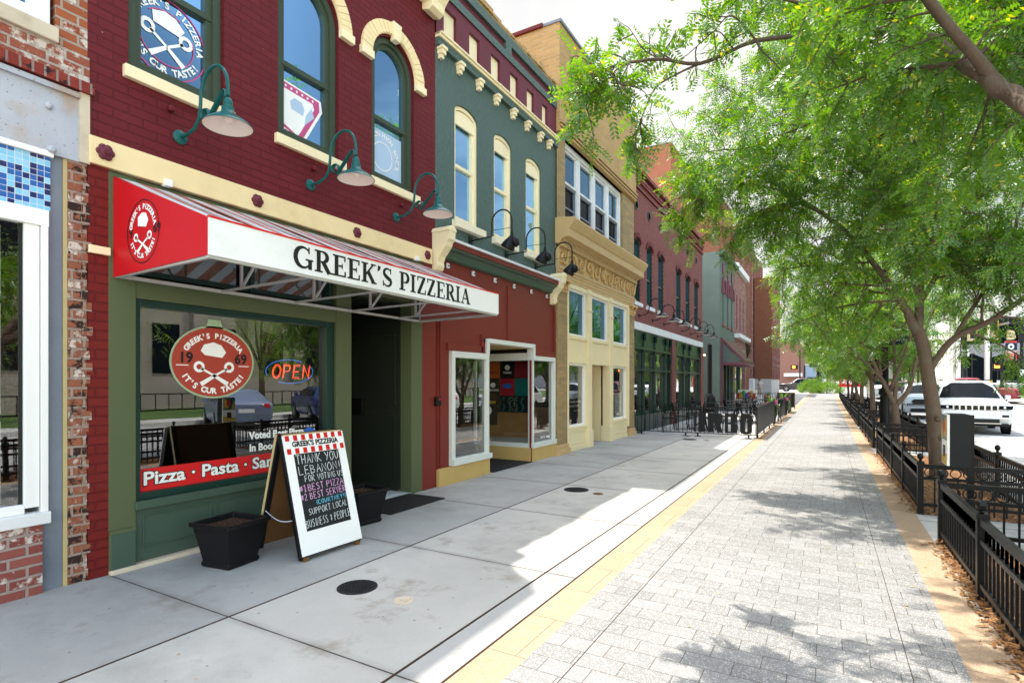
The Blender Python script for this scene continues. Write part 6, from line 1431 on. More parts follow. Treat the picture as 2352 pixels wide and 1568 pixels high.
def generic(seed, x, y, label, h=6.5, size=.2, pairs=5, nl=7, dens=.8, spread=1.0):
    T = Tree(seed, 1.1, dens); r = T.r; z0 = zg(y)
    fork = r.uniform(1.5, 2.1)
    T.limb([(x, y, z0-.05), (x+r.uniform(-.06,.06), y, z0+.8), (x+r.uniform(-.1,.1), y, z0+fork)], .10, .075, kids=0, n=4); T.L = []
    for k in range(nl):
        a = 2*math.pi*(k+r.random()*.5)/nl; rr = r.uniform(1.6, 2.9)*spread; hz = r.uniform(.62, 1.0)*h
        if k == nl-1: rr = .4; hz = h
        T.limb([(x, y, z0+fork-.1), (x+.25*rr*math.cos(a), y+.25*rr*math.sin(a), z0+fork+.22*(hz-fork)), (x+.6*rr*math.cos(a), y+.6*rr*math.sin(a), z0+fork+.55*(hz-fork)), (x+rr*math.cos(a), y+rr*math.sin(a), z0+hz)], .06, .012, kids=9, reach=1.5*spread, n=3, droop=.35)
    return T.finish('honey_locust_tree', label, (x, y, 0), size, pairs, seed=seed)[1]
gl_ = []
for k, (x, y) in enumerate([(6.68, 16.9), (6.68, 24.2), (6.7, 31.5), (6.7, 38.4), (6.7, 45.5), (6.7, 53)]):
    lb = ['second', 'third', 'fourth', 'fifth', 'sixth', 'last'][k]
    lab = 'honey locust tree inside the iron fences, %s visible trunk counted from the kiosk' % lb
    if k == 0:   # the second tree forks low
        T = Tree(31, 1.1, .8); z = 0
        T.limb([(x, y, -.05), (x+.02, y, .6), (x-.02, y, 1.05)], .10, .085, kids=0, n=4); T.L = []
        for p_, a in (([(x, y, 1.0), (x-.25, y, 1.6), (x-.7, y, 2.6), (x-1.3, y-.1, 3.6), (x-2.3, y-.3, 4.5)], .065), ([(x, y, 1.0), (x+.3, y, 1.5), (x+.5, y, 2.4), (x+.9, y+.2, 3.6), (x+1.8, y+.3, 4.8)], .07), ([(x, y, 1.0), (x+.0, y+.1, 2.0), (x-.05, y+.3, 3.4), (x-.2, y+.2, 5.8)], .06), ([(x-.1, y, 1.4), (x+.25, y-.3, 2.6), (x+.3, y-1.2, 3.8), (x+.2, y-2, 5)], .045), ([(x-.3, y, 1.8), (x-.5, y+.9, 3.2), (x-.9, y+1.8, 4.6)], .045), ([(x-.2, y, 1.6), (x-1.2, y-.4, 2.7), (x-2.0, y-.8, 3.2)], .03)):
            T.limb(p_, a, .012, kids=10, reach=1.6, n=4, start=.35, droop=.35)
        gl_.append(T.finish('honey_locust_tree', lab, (x, y, 0), .2, 5, seed=31)[1])
    else: gl_.append(generic(40+k, x, y, lab, 6.2+.2*k, .24+.03*k, 5 if k < 3 else 4, 8 if k < 3 else 7, .8 if k < 3 else .6, 1.2))
print('leaves', n0, n1, gl_)
def blob_tree(x, y, h, r_, seed, label, mat='leaf2', n=900, size=.35, name='broadleaf_tree', group=None, trunk=.18):
    z0 = zg(y); t = thing(name, label, 'tree', (x, y, z0), 0, group)
    rr = random.Random(seed); m = MB(); m.tube([(0,0,-.1), (.05,0,h*.3), (0,.05,h*.7)], [trunk, trunk*.7, trunk*.3], 7)
    cl = [(rr.uniform(-r_, r_)*.65, rr.uniform(-r_, r_)*.65, h*rr.uniform(.42, .85), r_*rr.uniform(.35, .6)) for _ in range(9)]
    for c in cl: m.tube([(0, 0, h*.28), (c[0]*.5, c[1]*.5, h*.45), (c[0], c[1], c[2])], [trunk*.5, trunk*.35, trunk*.1], 5)
    m.build('trunk', P['bark'], t, 2)
    an = []
    for _ in range(n):
        c = rr.choice(cl); d = Vector((rr.gauss(0, 1), rr.gauss(0, 1), rr.gauss(0, 1))).normalized(); q = Vector(c[:3])+d*c[3]*rr.random()**.4
        an.append((tuple(q), tuple(d)))
    leaf_mesh('crown', P[mat], t, an, size, 3, np.random.default_rng(seed))
# ================================================================ vehicles
def vehicle(label, cat, loc, rz, col, kind='suv', L=4.8, Wd=1.92, H_=1.74, name='parked_car', group=None, front=True, slots=0, boxy=False):
    """nose towards local -y"""
    t = thing(name, label, cat, loc, rz, group)
    pt = paint('paint '+name, col)
    hw = Wd/2; b = .27
    if kind == 'suv':   S = [(-.5,.62,.70,.86,.80),(-.49,.50,.98,.93,.84),(-.47,.3,1.06,.97,.86),(-.30,.27,1.12,1,.90),(-.19,.27,1.16,1,.90),(-.185,.27,1.17,1,.9),(-.04,.27,H_-.03,1,.70),(.10,.27,H_,1,.72),(.36,.27,H_-.04,1,.71),(.46,.30,1.20,1,.86),(.49,.36,1.10,.97,.86),(.5,.5,.9,.93,.84)]; ws = (5, 6); cab = (6, 8); rear = (8, 9); belt = 1.12
    elif kind == 'sedan': S = [(-.5,.55,.62,.84,.76),(-.49,.40,.78,.92,.82),(-.46,.25,.84,.96,.84),(-.28,.22,.95,1,.88),(-.17,.22,1.0,1,.88),(-.165,.22,1.0,1,.88),(.02,.22,H_-.03,1,.66),(.12,.22,H_,1,.68),(.24,.22,H_-.05,1,.67),(.40,.22,1.05,1,.84),(.48,.28,1.0,.97,.84),(.5,.5,.9,.92,.82)]; ws = (5, 6); cab = (6, 8); rear = (8, 9); belt = .96
    elif kind == 'pickup': S = [(-.5,.6,.75,.9,.82),(-.49,.45,1.05,.95,.86),(-.45,.33,1.12,1,.9),(-.30,.3,1.16,1,.9),(-.20,.3,1.18,1,.9),(-.195,.3,1.18,1,.9),(-.09,.3,H_-.02,1,.74),(.0,.3,H_,1,.75),(.12,.3,H_-.03,1,.74),(.15,.3,1.18,1,.92),(.49,.35,1.18,1,.92),(.5,.5,1.1,.97,.9)]; ws = (5, 6); cab = (6, 8); rear = (8, 9); belt = 1.14
    else:               S = [(-.5,.6,.8,.92,.86),(-.495,.45,1.2,.97,.9),(-.47,.35,1.3,1,.9),(-.38,.32,1.36,1,.9),(-.34,.32,1.4,1,.9),(-.335,.32,1.4,1,.9),(-.22,.32,H_-.05,1,.86),(-.1,.32,H_,1,.88),(.40,.32,H_,1,.88),(.49,.4,H_-.1,1,.86),(.495,.5,1.2,.99,.95),(.5,.6,1.0,.98,.95)]; ws = (5, 6); cab = (6, 7); rear = (8, 9); belt = 1.38
    rings = []
    for (ty, zb, zt, ws_, wt) in S:
        y = ty*L; w0 = hw*ws_; zbelt = min(belt, zt-.06) if zt > belt+.02 else zt-.06; w1 = hw*wt if zt > belt+.12 else w0*.90
        half = [(w0*.88, zb), (w0*.985, zb+.12), (w0, (zb+zbelt)/2), (w0*.985, zbelt-.03), (w0*.955, zbelt), (w1+.012, zt-.07 if zt > belt+.12 else zt-.045), (w1*.93, zt-.012), (w1*.5, zt+.008)]
        rings.append([(x, y, z) for x, z in half]+[(0, y, zt+.014)]+[(-x, y, z) for x, z in half[::-1]])
    m = MB(); n = len(rings[0])
    for r in rings: m.v += r
    for i in range(len(rings)-1):
        for k in range(n): m.f.append((i*n+k, (i+1)*n+k, (i+1)*n+(k+1) % n, i*n+(k+1) % n))
    m.f.append(tuple(range(n))); m.f.append(tuple((len(rings)-1)*n+k for k in range(n-1, -1, -1)))
    body = m.build('body', pt, t, True)
    def pan(mb, i, j, ka, kb, sh=.012, side=1, ya=0, yb=0):
        # glass panel over the band between ring points ka..kb, stations i..j
        pts = [Vector(rings[i][ka]), Vector(rings[i][kb]), Vector(rings[j][kb]), Vector(rings[j][ka])]
        c = sum(pts, Vector())/4
        nrm = (pts[1]-pts[0]).cross(pts[3]-pts[0]).normalized()
        if nrm.dot(c-Vector((0, c.y, .8))) < 0: nrm = -nrm
        mb.poly([p.lerp(c, .06)+nrm*sh for p in pts])
    # windscreen and rear window from the greenhouse edges
    def screen(mb, i, j, sg):
        a, b_ = rings[i], rings[j]; o = Vector((0, sg*.02, .015))
        xs = [(4, 6), ]
        p = [Vector((a[4][0]*.90, a[4][1], a[4][2]+.03)), Vector((b_[6][0]*.97, b_[6][1], b_[6][2]-.05))]
        k_ = 6
        for q in range(k_):
            u0, u1 = 1-2*q/k_, 1-2*(q+1)/k_; bow = lambda u: Vector((0, sg*.06*(1-u*u), .01))
            f = lambda P_, u: Vector((P_.x*u, P_.y, P_.z))+bow(u)+o
            mb.poly([f(p[0], u0), f(p[0], u1), f(p[1], u1), f(p[1], u0)])
    m = MB(); screen(m, ws[0], ws[1], -1); m.build('windscreen', P['carglass'], t, 2)
    if kind != 'van': m = MB(); screen(m, rear[1], rear[0], 1); m.build('rear_window', P['carglass'], t, 2)
    for s in (1, -1):
        m = MB(); y0 = S[ws[1]][0]*L; y1 = S[cab[1]][0]*L; ys = S[ws[0]][0]*L
        wx = lambda z: hw*(.955-(z-belt)/(H_-belt)*(.955-S[7][4]-.01))+.018
        zt = H_-.13
        segs = [(y0-.02+(y1-y0)*f0, y0-.02+(y1-y0)*f1) for f0, f1 in (((.0, .44), (.48, .93)) if kind != 'van' else ((.0, .6),))]
        for q, (a, b_) in enumerate(segs):
            a2 = a+(ys-y0)*.62 if q == 0 else a
            b2 = b_+(.28 if q == len(segs)-1 and kind in ('suv', 'sedan') else 0)
            m.poly([(s*wx(belt+.03), a2, belt+.03), (s*wx(belt+.03), b2, belt+.03), (s*wx(zt), b_, zt), (s*wx(zt), a+.05, zt)])
        m.build('side_window', P['carglass'], t)
        m = MB(); m.box(s*hw*.99-.0, s*hw*.99+s*.16, ys+.10, ys+.22, belt-.02, belt+.14); m.build('mirror', pt if slots == 0 else P['chrome'], t, bevel=.03)
        m = MB(); m.box(s*(hw+.0)-.012, s*(hw)+.012, -.2*L*.2, -.2*L*.2+.16, belt-.16, belt-.13); m.build('door_handle', pt, t)
    rw = .37 if kind != 'sedan' else .33
    for sy, ty in ((-1, -.305), (1, .295)):
        for s in (1, -1):
            y = ty*L; m = MB(); m.lathe([(rw+.06,.0),(rw+.06,.03),(.2,.03)], n=22, mp=lambda a, b_, c: (s*(hw-.035+c), y+a, rw+b_*1.0)); 
            m.build('wheel_arch', P['blackmat'], t)
            m = MB(); m.lathe([(rw-.12,-.2),(rw-.02,-.2),(rw,-.17),(rw,-.03),(rw-.02,.0),(rw-.11,.005)], n=22, mp=lambda a, b_, c: (s*(hw+.005+c), y+a, rw+b_)); w = m.build('wheel', P['tyre'], t, True)
            m = MB()
            for k in range(5): a = k*2*math.pi/5; m.bar((s*(hw+.0), y, rw), (s*(hw+.0), y+(rw-.11)*math.cos(a), rw+(rw-.11)*math.sin(a)), .05, .07)
            m.lathe([(rw-.13,.0),(rw-.11,.008),(rw-.10,.0)], n=20, mp=lambda a, b_, c: (s*(hw-.002+c), y+a, rw+b_)); m.build('rim', P['silver'], w)
    yf = -.5*L
    zf = S[1][2]
    if slots:
        m = MB(); m.box(-hw*.80, hw*.80, yf-.03, yf+.15, .80, zf-.05); m.build('grille_panel', pt, t, bevel=.02)
        m = MB(); g0 = .56; st = 2*g0/7
        for k in range(7): m.box(-g0+st*k+.018, -g0+st*(k+1)-.018, yf-.045, yf-.02, .80, .95)
        m.build('grille_slots', P['ink'], t, bevel=.015)
        m = MB()
        for k in range(7): frame_xz(m, -g0+st*k+.010, -g0+st*(k+1)-.010, .792, .958, yf-.048, .01)
        m.build('grille_chrome', P['chrome'], t)
        for s in (1, -1):
            m = MB(); m.prism([(s*.58,.83),(s*.90,.83),(s*.93,.95),(s*.58,.95)], lambda u, v, w=0: (u, yf-.05-w, v), -.06, .01); h = m.build('headlight', P['carglass'], t)
            m = MB(); m.lathe([(.04,0),(.03,.01)], n=12, mp=lambda a, b_, c: (s*.72+a, yf-.062-c, .89+b_)); m.build('reflector', P['chrome'], h)
            m = MB(); m.box(s*.74-.09, s*.74+.09, yf-.055, yf+.1, .58, .66); m.build('fog_lamp', P['ink'], t, bevel=.02)
        m = MB(); m.box(-hw*.9, hw*.9, yf-.04, yf+.2, .50, .80); m.build('bumper', pt, t, bevel=.05)
        m = MB(); m.box(-hw*.62, hw*.62, yf-.055, yf+.1, .38, .52); m.build('lower_intake', P['ink'], t, bevel=.02)
        m = MB(); m.box(-hw*.86, hw*.86, yf-.05, yf+.2, .28, .38); m.build('lower_trim', P['blackmat'], t, bevel=.03)
        m = MB(); m.bar((-hw*.66,yf-.065,.38),(hw*.66,yf-.065,.38),.02); m.build('chrome_strip', P['chrome'], t)
        m = MB()
        for s in (1, -1): m.bar((s*.68, -.02*L, H_+.03), (s*.68, .34*L, H_+.02), .035)
        m.build('roof_rails', P['black'], t)
    else:
        m = MB(); m.prism([(-.52,zf-.28),(.52,zf-.28),(.62,zf-.14),(.5,zf-.05),(-.5,zf-.05),(-.62,zf-.14)], lambda u, v, w=0: (u, yf-.02-w, v), -.1, .01); m.build('grille', P['ink'], t, bevel=.01)
        for s in (1, -1):
            m = MB(); m.prism([(s*.60,zf-.2),(s*.86,zf-.16),(s*.88,zf-.03),(s*.62,zf-.09)], lambda u, v, w=0: (u, yf-.02-w+abs(u)*.12, v), -.06, .02); m.build('headlight', P['silver'], t)
        m = MB(); m.box(-hw*.7, hw*.7, yf-.02, yf+.2, .35, .5); m.build('bumper', P['blackmat'], t, bevel=.03)
    for s in (1, -1):
        m = MB(); m.box(s*hw*.72-.10, s*hw*.72+.10, .5*L-.09, .5*L+.012, S[-1][2]-.12, S[-1][2]+.04); m.build('tail_light', P['signred'], t, bevel=.02)
    m = MB(); m.box(-.26, .26, .5*L, .5*L+.02, .62, .76); m.build('number_plate', P['white'], t)
    return t
def frame_xz(m, x0, x1, z0, z1, y, w):
    m.box(x0, x0+w, y-.004, y, z0, z1); m.box(x1-w, x1, y-.004, y, z0, z1); m.box(x0+w, x1-w, y-.004, y, z1-w, z1); m.box(x0+w, x1-w, y-.004, y, z0, z0+w)
RZ = -.1
GP = 'vehicles parked along the kerb'
vehicle('white SUV with a seven slot grille parked at the kerb, nearest vehicle', 'car', (9.55, 25.5, RZ), R(-4), (.80,.80,.80), 'suv', 4.82, 1.94, 1.76, group=GP, slots=7)
vehicle('silver blue SUV with a black grille parked behind the white SUV', 'car', (9.25, 33.4, RZ), R(-2), (.48,.53,.58), 'suv', 4.5, 1.84, 1.66, group=GP)
vehicle('dark maroon SUV parked behind the silver one, half hidden by trunks', 'car', (9.1, 40.4, RZ), R(-2), (.10,.015,.025), 'suv', 4.8, 1.94, 1.76, group=GP)
vehicle('white box fronted work van with a black bumper behind the tree trunks', 'van', (9.0, 50.5, RZ+zg(50)), 0, (.75,.76,.74), 'van', 5.8, 2.1, 2.6, name='work_van', group=GP)
vehicle('dark red crew cab pickup truck crossing at the junction', 'pickup truck', (14.6, 54, RZ+zg(54)), R(74), (.24,.012,.03), 'pickup', 5.8, 2.0, 1.9, name='pickup_truck')
vehicle('dark grey SUV turning at the far crossing on the left', 'car', (1.9, 84, RZ+zg(84)), R(-88), (.035,.032,.036), 'suv', 5.1, 1.98, 1.77, name='parked_car')
for k, (x, y, c, kd, lab) in enumerate([(8.2, 112, (.72,.73,.73), 'suv', 'white car far up the street, nearest of the far traffic'), (9.6, 120, (.55,.58,.6), 'sedan', 'silver car far up the street behind the red sign'), (11, 136, (.3,.02,.02), 'sedan', 'small red car far up the street'), (8.6, 150, (.7,.7,.7), 'suv', 'pale car at the far end of the street'), (12.4, 128, (.03,.03,.035), 'suv', 'dark car far up the street')]):
    vehicle(lab, 'car', (x, y, RZ+zg(y)), 0, c, kd, 4.6, 1.86, 1.5 if kd == 'sedan' else 1.7, name='distant_car')
vehicle('black sedan waiting in front of the grey bank', 'car', (24.5, 84.8, RZ+zg(84)), R(90), (.012,.012,.014), 'sedan', 4.7, 1.84, 1.45, name='parked_car')
# across the street: seen in the shop windows
vehicle('grey blue sedan parked nose in across the street, mirrored in the shop window', 'car', (14.6, 13.2, RZ), R(115), (.16,.2,.3), 'sedan', 4.7, 1.84, 1.45)
vehicle('dark blue hatchback parked across the street, mirrored in the shop window', 'car', (14.6, 17.4, RZ), R(115), (.012,.03,.13), 'suv', 4.4, 1.8, 1.55)
vehicle('white SUV parked across the street, mirrored in the T-shirt shop window', 'car', (14.6, 24.5, RZ), R(115), (.75,.75,.75), 'suv', 4.7, 1.9, 1.72)

# ================================================================ courthouse across the street (mirrored in the shop windows)
T = thing('stone_courthouse', 'pale limestone courthouse with tall pilasters across the street, mirrored in the windows', 'building', (36, 24, 0), world=True)
m = MB(); m.box(30, 48, 4, 52, 0, 11); m.box(29.6, 48, 3.8, 52.2, 11, 11.8); m.box(29.4, 30, 4, 52, 0, 1.6); m.build('walls', P['limestone_far'], T)
for k in range(13):
    y = 5.2+k*3.75; m = MB(); m.box(29.5, 30.05, y, y+.9, 1.6, 10.4); m.box(29.4, 30.05, y-.1, y+1, 10.4, 11); m.build('pilaster', P['limestone_far'], T)
    m = MB(); m.box(29.93, 30.02, y+1.5, y+3.1, 2.2, 5.2); m.box(29.93, 30.02, y+1.5, y+3.1, 6.2, 9.6); m.build('window', P['carglass'], T)
m = MB(); m.box(26.6, 26.7, 6, 50, .05, .12)
for k in range(60): m.box(26.62, 26.67, 6+k*.74, 6.04+k*.74, .05, 1.0)
m.box(26.6, 26.7, 6, 50, .96, 1.02); tag(m.build('railing', P['black']), 'black railing along the courthouse lawn across the street', 'railing')
for k, (x, y) in enumerate([(22, 10), (22.5, 20), (22, 32)]): blob_tree(x, y, 8.5, 3.6, 70+k, 'broad street tree on the courthouse lawn, %s from the pizzeria' % ['nearest', 'second', 'third'][k], n=2600, size=.32)

# ================================================================ far end of the street
T = thing('far_brick_building', 'plain red brick building with a blank white sign beyond the crossing', 'building', (-5, 97, 0), world=True)
z = zg(95)
m = MB(); m.box(-34, 1.4, 95, 125, z-.2, 7.4+z); m.build('walls', P['farbrick'], T)
m = MB(); m.box(-8.6, -4.0, 94.8, 94.98, 4.6+z, 7.0+z); m.build('wall_sign', P['white'], T, bevel=.05)
m = MB(); m.box(-9.9, -9.0, 94.8, 94.98, 5.2+z, 5.7+z); m.build('red_sign', P['signred'], T)
m = MB(); m.box(-.6, 1.9, 94.0, 95.0, 1.9+z, 2.4+z); m.build('canopy', P['white_old'], T)
T = thing('blue_shop', 'small pale blue shop front beyond the brick building', 'building', (4, 122, 0), world=True)
m = MB(); m.box(1.6, 4.6, 118, 130, 0, 4.8); m.build('walls', P['paleblue'], T); m = MB(); m.box(1.5, 4.8, 117.8, 130, 4.8, 5.1); m.build('roof', P['white_old'], T)
m = MB(); m.box(1.9, 4.2, 117.95, 118.1, .9, 2.6); m.build('window', P['carglass'], T)
for k, (x, y, h, r_, lab) in enumerate([(5.2, 132, 9, 3.6, 'behind the round speed sign'), (2.5, 150, 10, 4.5, 'left of the far street'), (14.2, 140, 10, 4.5, 'right of the far street'), (17.5, 118, 9, 4.2, 'behind the pickup'), (12.8, 170, 12, 5.5, 'closing the far end of the street'), (6, 190, 13, 6.5, 'on the skyline over the far traffic'), (20, 150, 11, 5, 'behind the bank'), (-6, 160, 12, 5.5, 'behind the far brick building'), (25, 190, 13, 7, 'on the skyline behind the bank'), (-20, 170, 13, 7, 'on the skyline behind the brick building')]):
    blob_tree(x, y, h, r_, 90+k, 'leafy green tree '+lab, n=2600, size=1.15)
blob_tree(13.9, 96, 5.5, 2.0, 120, 'small purple leaved tree beside the bank', 'leafdark', 700, .45, 'purple_leaf_tree')
m = MB()
o = None
def hedge(x, y, r_, h, label, seed):
    t = thing('shrub', label, 'shrub', (x, y, zg(y)-.02)); rr = random.Random(seed); an = []
    m = MB()
    for k in range(9): a = k*.7; m.tube([(0,0,0),(r_*.6*math.cos(a), r_*.6*math.sin(a), h*.75)], [.02, .008], 4)
    m.build('stems', P['bark'], t)
    for _ in range(900):
        d = Vector((rr.gauss(0,1), rr.gauss(0,1), abs(rr.gauss(0,1)))).normalized(); q = Vector((d.x*r_, d.y*r_, d.z*h))*rr.uniform(.6, 1); an.append((tuple(q), tuple(d+Vector((0,0,.8)))))
    leaf_mesh('foliage', P['shrub'], t, an, .42, 4, np.random.default_rng(seed))
hedge(3.5, 73.5, 1.25, 1.5, 'rounded green shrub at the left of the traffic signal base', 1); hedge(5.2, 72.0, 1.7, 1.15, 'low spreading green shrub at the right of the traffic signal base', 2)
hedge(17.6, 72, 1.6, .8, 'feathery green grass clump near the NO TURN ON RED sign', 3); hedge(19.4, 71.5, 1.6, .8, 'feathery green grass clump beside the pale concrete planter', 4); hedge(22.5, 70, 1.3, 1.0, 'green shrub beside the banner pole at the right edge', 5)
T = thing('concrete_planter', 'pale round cornered concrete planter beside the banner pole', 'planter', (20.6, 71.5, zg(71)))
m = MB(); m.box(-1.3, 1.3, -.8, .8, 0, 1.2); m.build('box', P['bankwhite'], T, bevel=.15); m = MB(); m.box(-1.1, 1.1, -.6, .6, 1.15, 1.22); m.build('soil', P['soil'], T)
def pole(name, label, cat, x, y, h, r_=.09, base=True):
    t = thing(name, label, cat, (x, y, zg(y)))
    pr = [(.30,0),(.30,.15),(.24,.3),(.24,.8),(.17,.95),(r_+.03,1.05)] if base else [(r_, 0)]
    m = MB(); m.lathe(pr+[(r_, 1.1), (r_*.8, h), (.01, h+.04)], n=12); m.build('pole', P['black'], t, True); return t
t = pole('traffic_signal', 'black traffic signal post with a thick base between the round shrubs', 'traffic signal', 4.35, 74.5, 5.5, .3)
m = MB(); m.box(-1.0, -.3, -.2, .2, 3.05, 3.5); m.build('signal_head', P['black'], t)
t = pole('speed_sign', 'round yellow sign with a black 4 on a thin post near the traffic signal', 'sign', 5.15, 74.6, 2.6, .05, False)
m = MB(); m.lathe([(1.05,0),(1.05,.05)], n=24, mp=lambda a, b, c: (a, -.06-c, 3.1+b*.78)); f = m.build('disc', P['gold'], t)
m = MB(); txt(m, '4', lambda u, v, w=0: (u, -.13-w, 3.14+v), 0, 0, 1.25, .08); ribbon(m, arcp(0, 3.1, .96, .74, 0, 360, 24), .08, lambda u, v, w=0: (u, -.128-w, v)); m.build('number', P['ink'], f)
t = pole('pedestrian_signal', 'thin black pedestrian signal showing an orange hand beside the brick building', 'traffic signal', 1.9, 86, 5.6, .1, False)
m = MB(); m.box(-1.15, -.25, -.15, .15, 2.9, 3.5); m.build('signal_box', P['black'], t); m = MB(); m.box(-.95, -.55, -.18, -.15, 3.05, 3.4); m.build('orange_hand', P['amber'], t)
t = thing('price_sign', 'bright red board sign reading $500 at the end of the iron fences', 'sign', (7.2, 66, zg(66)))
m = MB(); m.box(-.95, .95, -.03, .03, .85, 1.9); f = m.build('board', P['signred'], t); m = MB(); m.box(-.9, -.84, -.03, .03, 0, .85); m.box(.84, .9, -.03, .03, 0, .85); m.build('posts', P['black'], t)
m = MB(); txt(m, '$500', lambda u, v, w=0: (u-.1, -.034-w, 1.35+v), 0, 0, .62, .02); m.build('lettering', P['decalwhite'], f)
# bank at the right
T = thing('bank_building', 'grey and white bank building with tall dark windows and tan letters LEBC', 'building', (26, 92, 0), world=True)
z = zg(90); bx1 = 19.6
m = MB(); m.box(bx1, 27.2, 90.2, 124, z, 9.2+z); m.build('window_wing_core', P['bankgrey'], T)
m = MB()
for k in range(14): m.box(bx1-.55, bx1, 91+k*2.3, 92.3+k*2.3, z, 9.4+z)
m.box(bx1-.3, bx1, 90.2, 124, z, 9.2+z); m.build('fins', P['bankwhite'], T)
m = MB(); m.box(27.2, 60, 89.8, 124, z, 10.6+z); m.build('grey_wing', P['bankgrey'], T)
m = MB(); m.box(19.7, 27.2, 90.0, 90.18, z, 9.0+z); m.build('glazing', P['carglass'], T)
m = MB()
for a, b in ((19.6, 19.95), (22.4, 22.8), (26.6, 27.2)): m.box(a, b, 89.2, 90.0, z, 9.6+z)
m.build('columns', P['bankwhite'], T)
m = MB()
for a, b in ((19.95, 22.4), (22.8, 26.6)):
    c = (a+b)/2; m.prism([(a, 4.1+z), (c, 4.75+z), (b, 4.1+z), (b, 5.9+z), (a, 5.9+z)], lambda u, v, w=0: (u, 89.95-w, v), 0, .15)
m.build('spandrels', P['bankgrey'], T)
m = MB()
for x in (21.2, 24.7, 23.7, 25.7): m.box(x-.05, x+.05, 89.9, 90.0, z, 9+z)
m.box(19.9, 26.6, 89.9, 89.99, 8.3+z, 8.5+z); m.box(22.8, 26.6, 89.9, 89.99, 2.5+z, 2.62+z); m.build('mullions', P['bronze'], T)
m = MB()
for ch, x in zip('LEBC', (21.0, 23.3, 24.9, 26.9)): txt(m, ch, lambda u, v, w=0: (x+u, 89.1-w if ch == 'C' else 89.7-w, 6.85+z+v), 0, 0, 1.5, .09)
m.build('letters', P['brass'], T)
m = MB(); hx, hz = 30.6, 8.4+z; m.prism([(hx+1.0*math.sin(k*math.pi/3), hz+1.0*math.cos(k*math.pi/3)) for k in range(6)][::-1], lambda u, v, w=0: (u, 89.7-w, v), 0, .1); lg = m.build('green_hexagon', P['leafgreen'], T)
m = MB()
for k in (-.45, 0, .45): m.bar((hx+k, 89.55, hz-.7), (hx+k, 89.55, hz+.45), .1); m.bar((hx+k-.2, 89.54, hz+.1), (hx+k+.3, 89.54, hz-.2), .1)
m.build('hexagon_lines', P['bankgrey'], lg)
m = MB(); txt(m, 'H', lambda u, v, w=0: (33.2+u, 89.7-w, 8.5+z+v), 0, 0, 1.9, .1); m.build('white_letter', P['decalwhite'], T)
m = MB(); m.box(23.6, 24.6, 89.85, 89.9, .9+z, 1.3+z); m.build('door_notice', P['white'], T)
t = pole('signal_pole', 'thick black signal pole carrying a NO TURN ON RED plate before the bank', 'traffic signal', 18.1, 76, 6.6, .25)
m = MB(); m.box(-.33, .33, -.32, -.28, 4.0, 4.74); f = m.build('turn_plate', P['white'], t)
m = MB()
for k, s in enumerate(('NO', 'TURN', 'ON', 'RED')): txt(m, s, lambda u, v, w=0, k=k: (u, -.325-w, 4.63-.17*k+v), 0, 0, .18, .008)
m.build('lettering', P['ink'], f)
m = MB(); m.bar((0,0,6.5),(3.2,-2,7.3),.18); m.bar((0,0,6.5),(-2.6,-1,6.6),.14); m.build('mast_arm', P['silver'], t)
for k in range(3):
    m = MB(); m.box(.35+k*.75, .75+k*.75, -1.3-k*.5, -.9-k*.5, 6.0+.25*k, 7.3+.25*k); h = m.build('signal_head', P['black'], t)
    m = MB(); m.box(.76+k*.75, .82+k*.75, -1.35-k*.5, -.85-k*.5, 5.95+.25*k, 7.4+.25*k); m.build('backplate_edge', P['gold'], h)
m = MB(); m.box(-3.8, -2.4, -1.05, -1.0, 6.35, 6.75); f = m.build('street_name', P['leafgreen'], t); m = MB(); txt(m, 'SR', lambda u, v, w=0: (-3.1+u, -1.06-w, 6.55+v), 0, 0, .4, .015); m.build('lettering', P['decalwhite'], f)
t = pole('pedestrian_signal', 'slim black post with an orange pedestrian signal before the bank doors', 'traffic signal', 20.9, 79, 5.0, .09, False)
m = MB(); m.box(.1, .9, -.12, .12, 2.6, 3.3); m.build('signal_box', P['black'], t); m = MB(); m.box(.25, .7, -.16, -.12, 2.75, 3.15); m.build('orange_hand', P['amber'], t); m = MB(); m.box(-.1, .1, -.15, -.08, .9, 1.4); m.build('push_button', P['gold'], t)
t = pole('slim_post', 'slim black post in front of the white ribs of the bank', 'post', 14.0, 76, 4.0, .09, False); m = MB(); m.box(-.25, .0, -.1, .1, 2.3, 2.9); m.build('box', P['black'], t); m = MB(); m.box(-.1, .12, -.13, -.08, .7, 1.1); m.build('push_button', P['gold'], t)
t = pole('banner_pole', 'black pole carrying a red white and blue graduation banner at the right edge', 'lamp post', 21.6, 71, 7.2, .16)
m = MB(); m.box(-1.25, -.35, -.03, .03, 3.47, 5.31); bn = m.build('banner', P['white'], t)
fm = lambda u, v, w=0: (-.35+(u+.25)*.53, -.034-w, 3.47+(v-3.5)*.68)
m = MB(); m.bx(fm, -1.95, -.25, 4.85, 5.95, 0, .004); m.build('navy_field', P['navy'], bn)
m = MB(); m.bx(fm, -1.95, -.25, 5.97, 6.2, 0, .004); m.bx(fm, -1.95, -.25, 3.55, 4.4, 0, .004)
for k in range(2): m.bx(fm, -1.95, -.25, 4.5+k*.18, 4.58+k*.18, 0, .004)
m.build('red_bands', P['signred'], bn)
m = MB(); m.prism([(-1.1+(.48 if k % 2 == 0 else .40)*math.cos(k*math.pi/16), 5.4+(.48 if k % 2 == 0 else .40)*math.sin(k*math.pi/16)) for k in range(32)], fm, .005, .008)
for k, s in enumerate(('Revolutionary War', '1775 - 1783', 'John Wheeler')): txt(m, s, lambda u, v, w=0, k=k: fm(-1.1+u, 4.22-.22*k+v, w), 0, 0, .2, .004, w=.006)
m.build('gear', P['decalwhite'], bn)
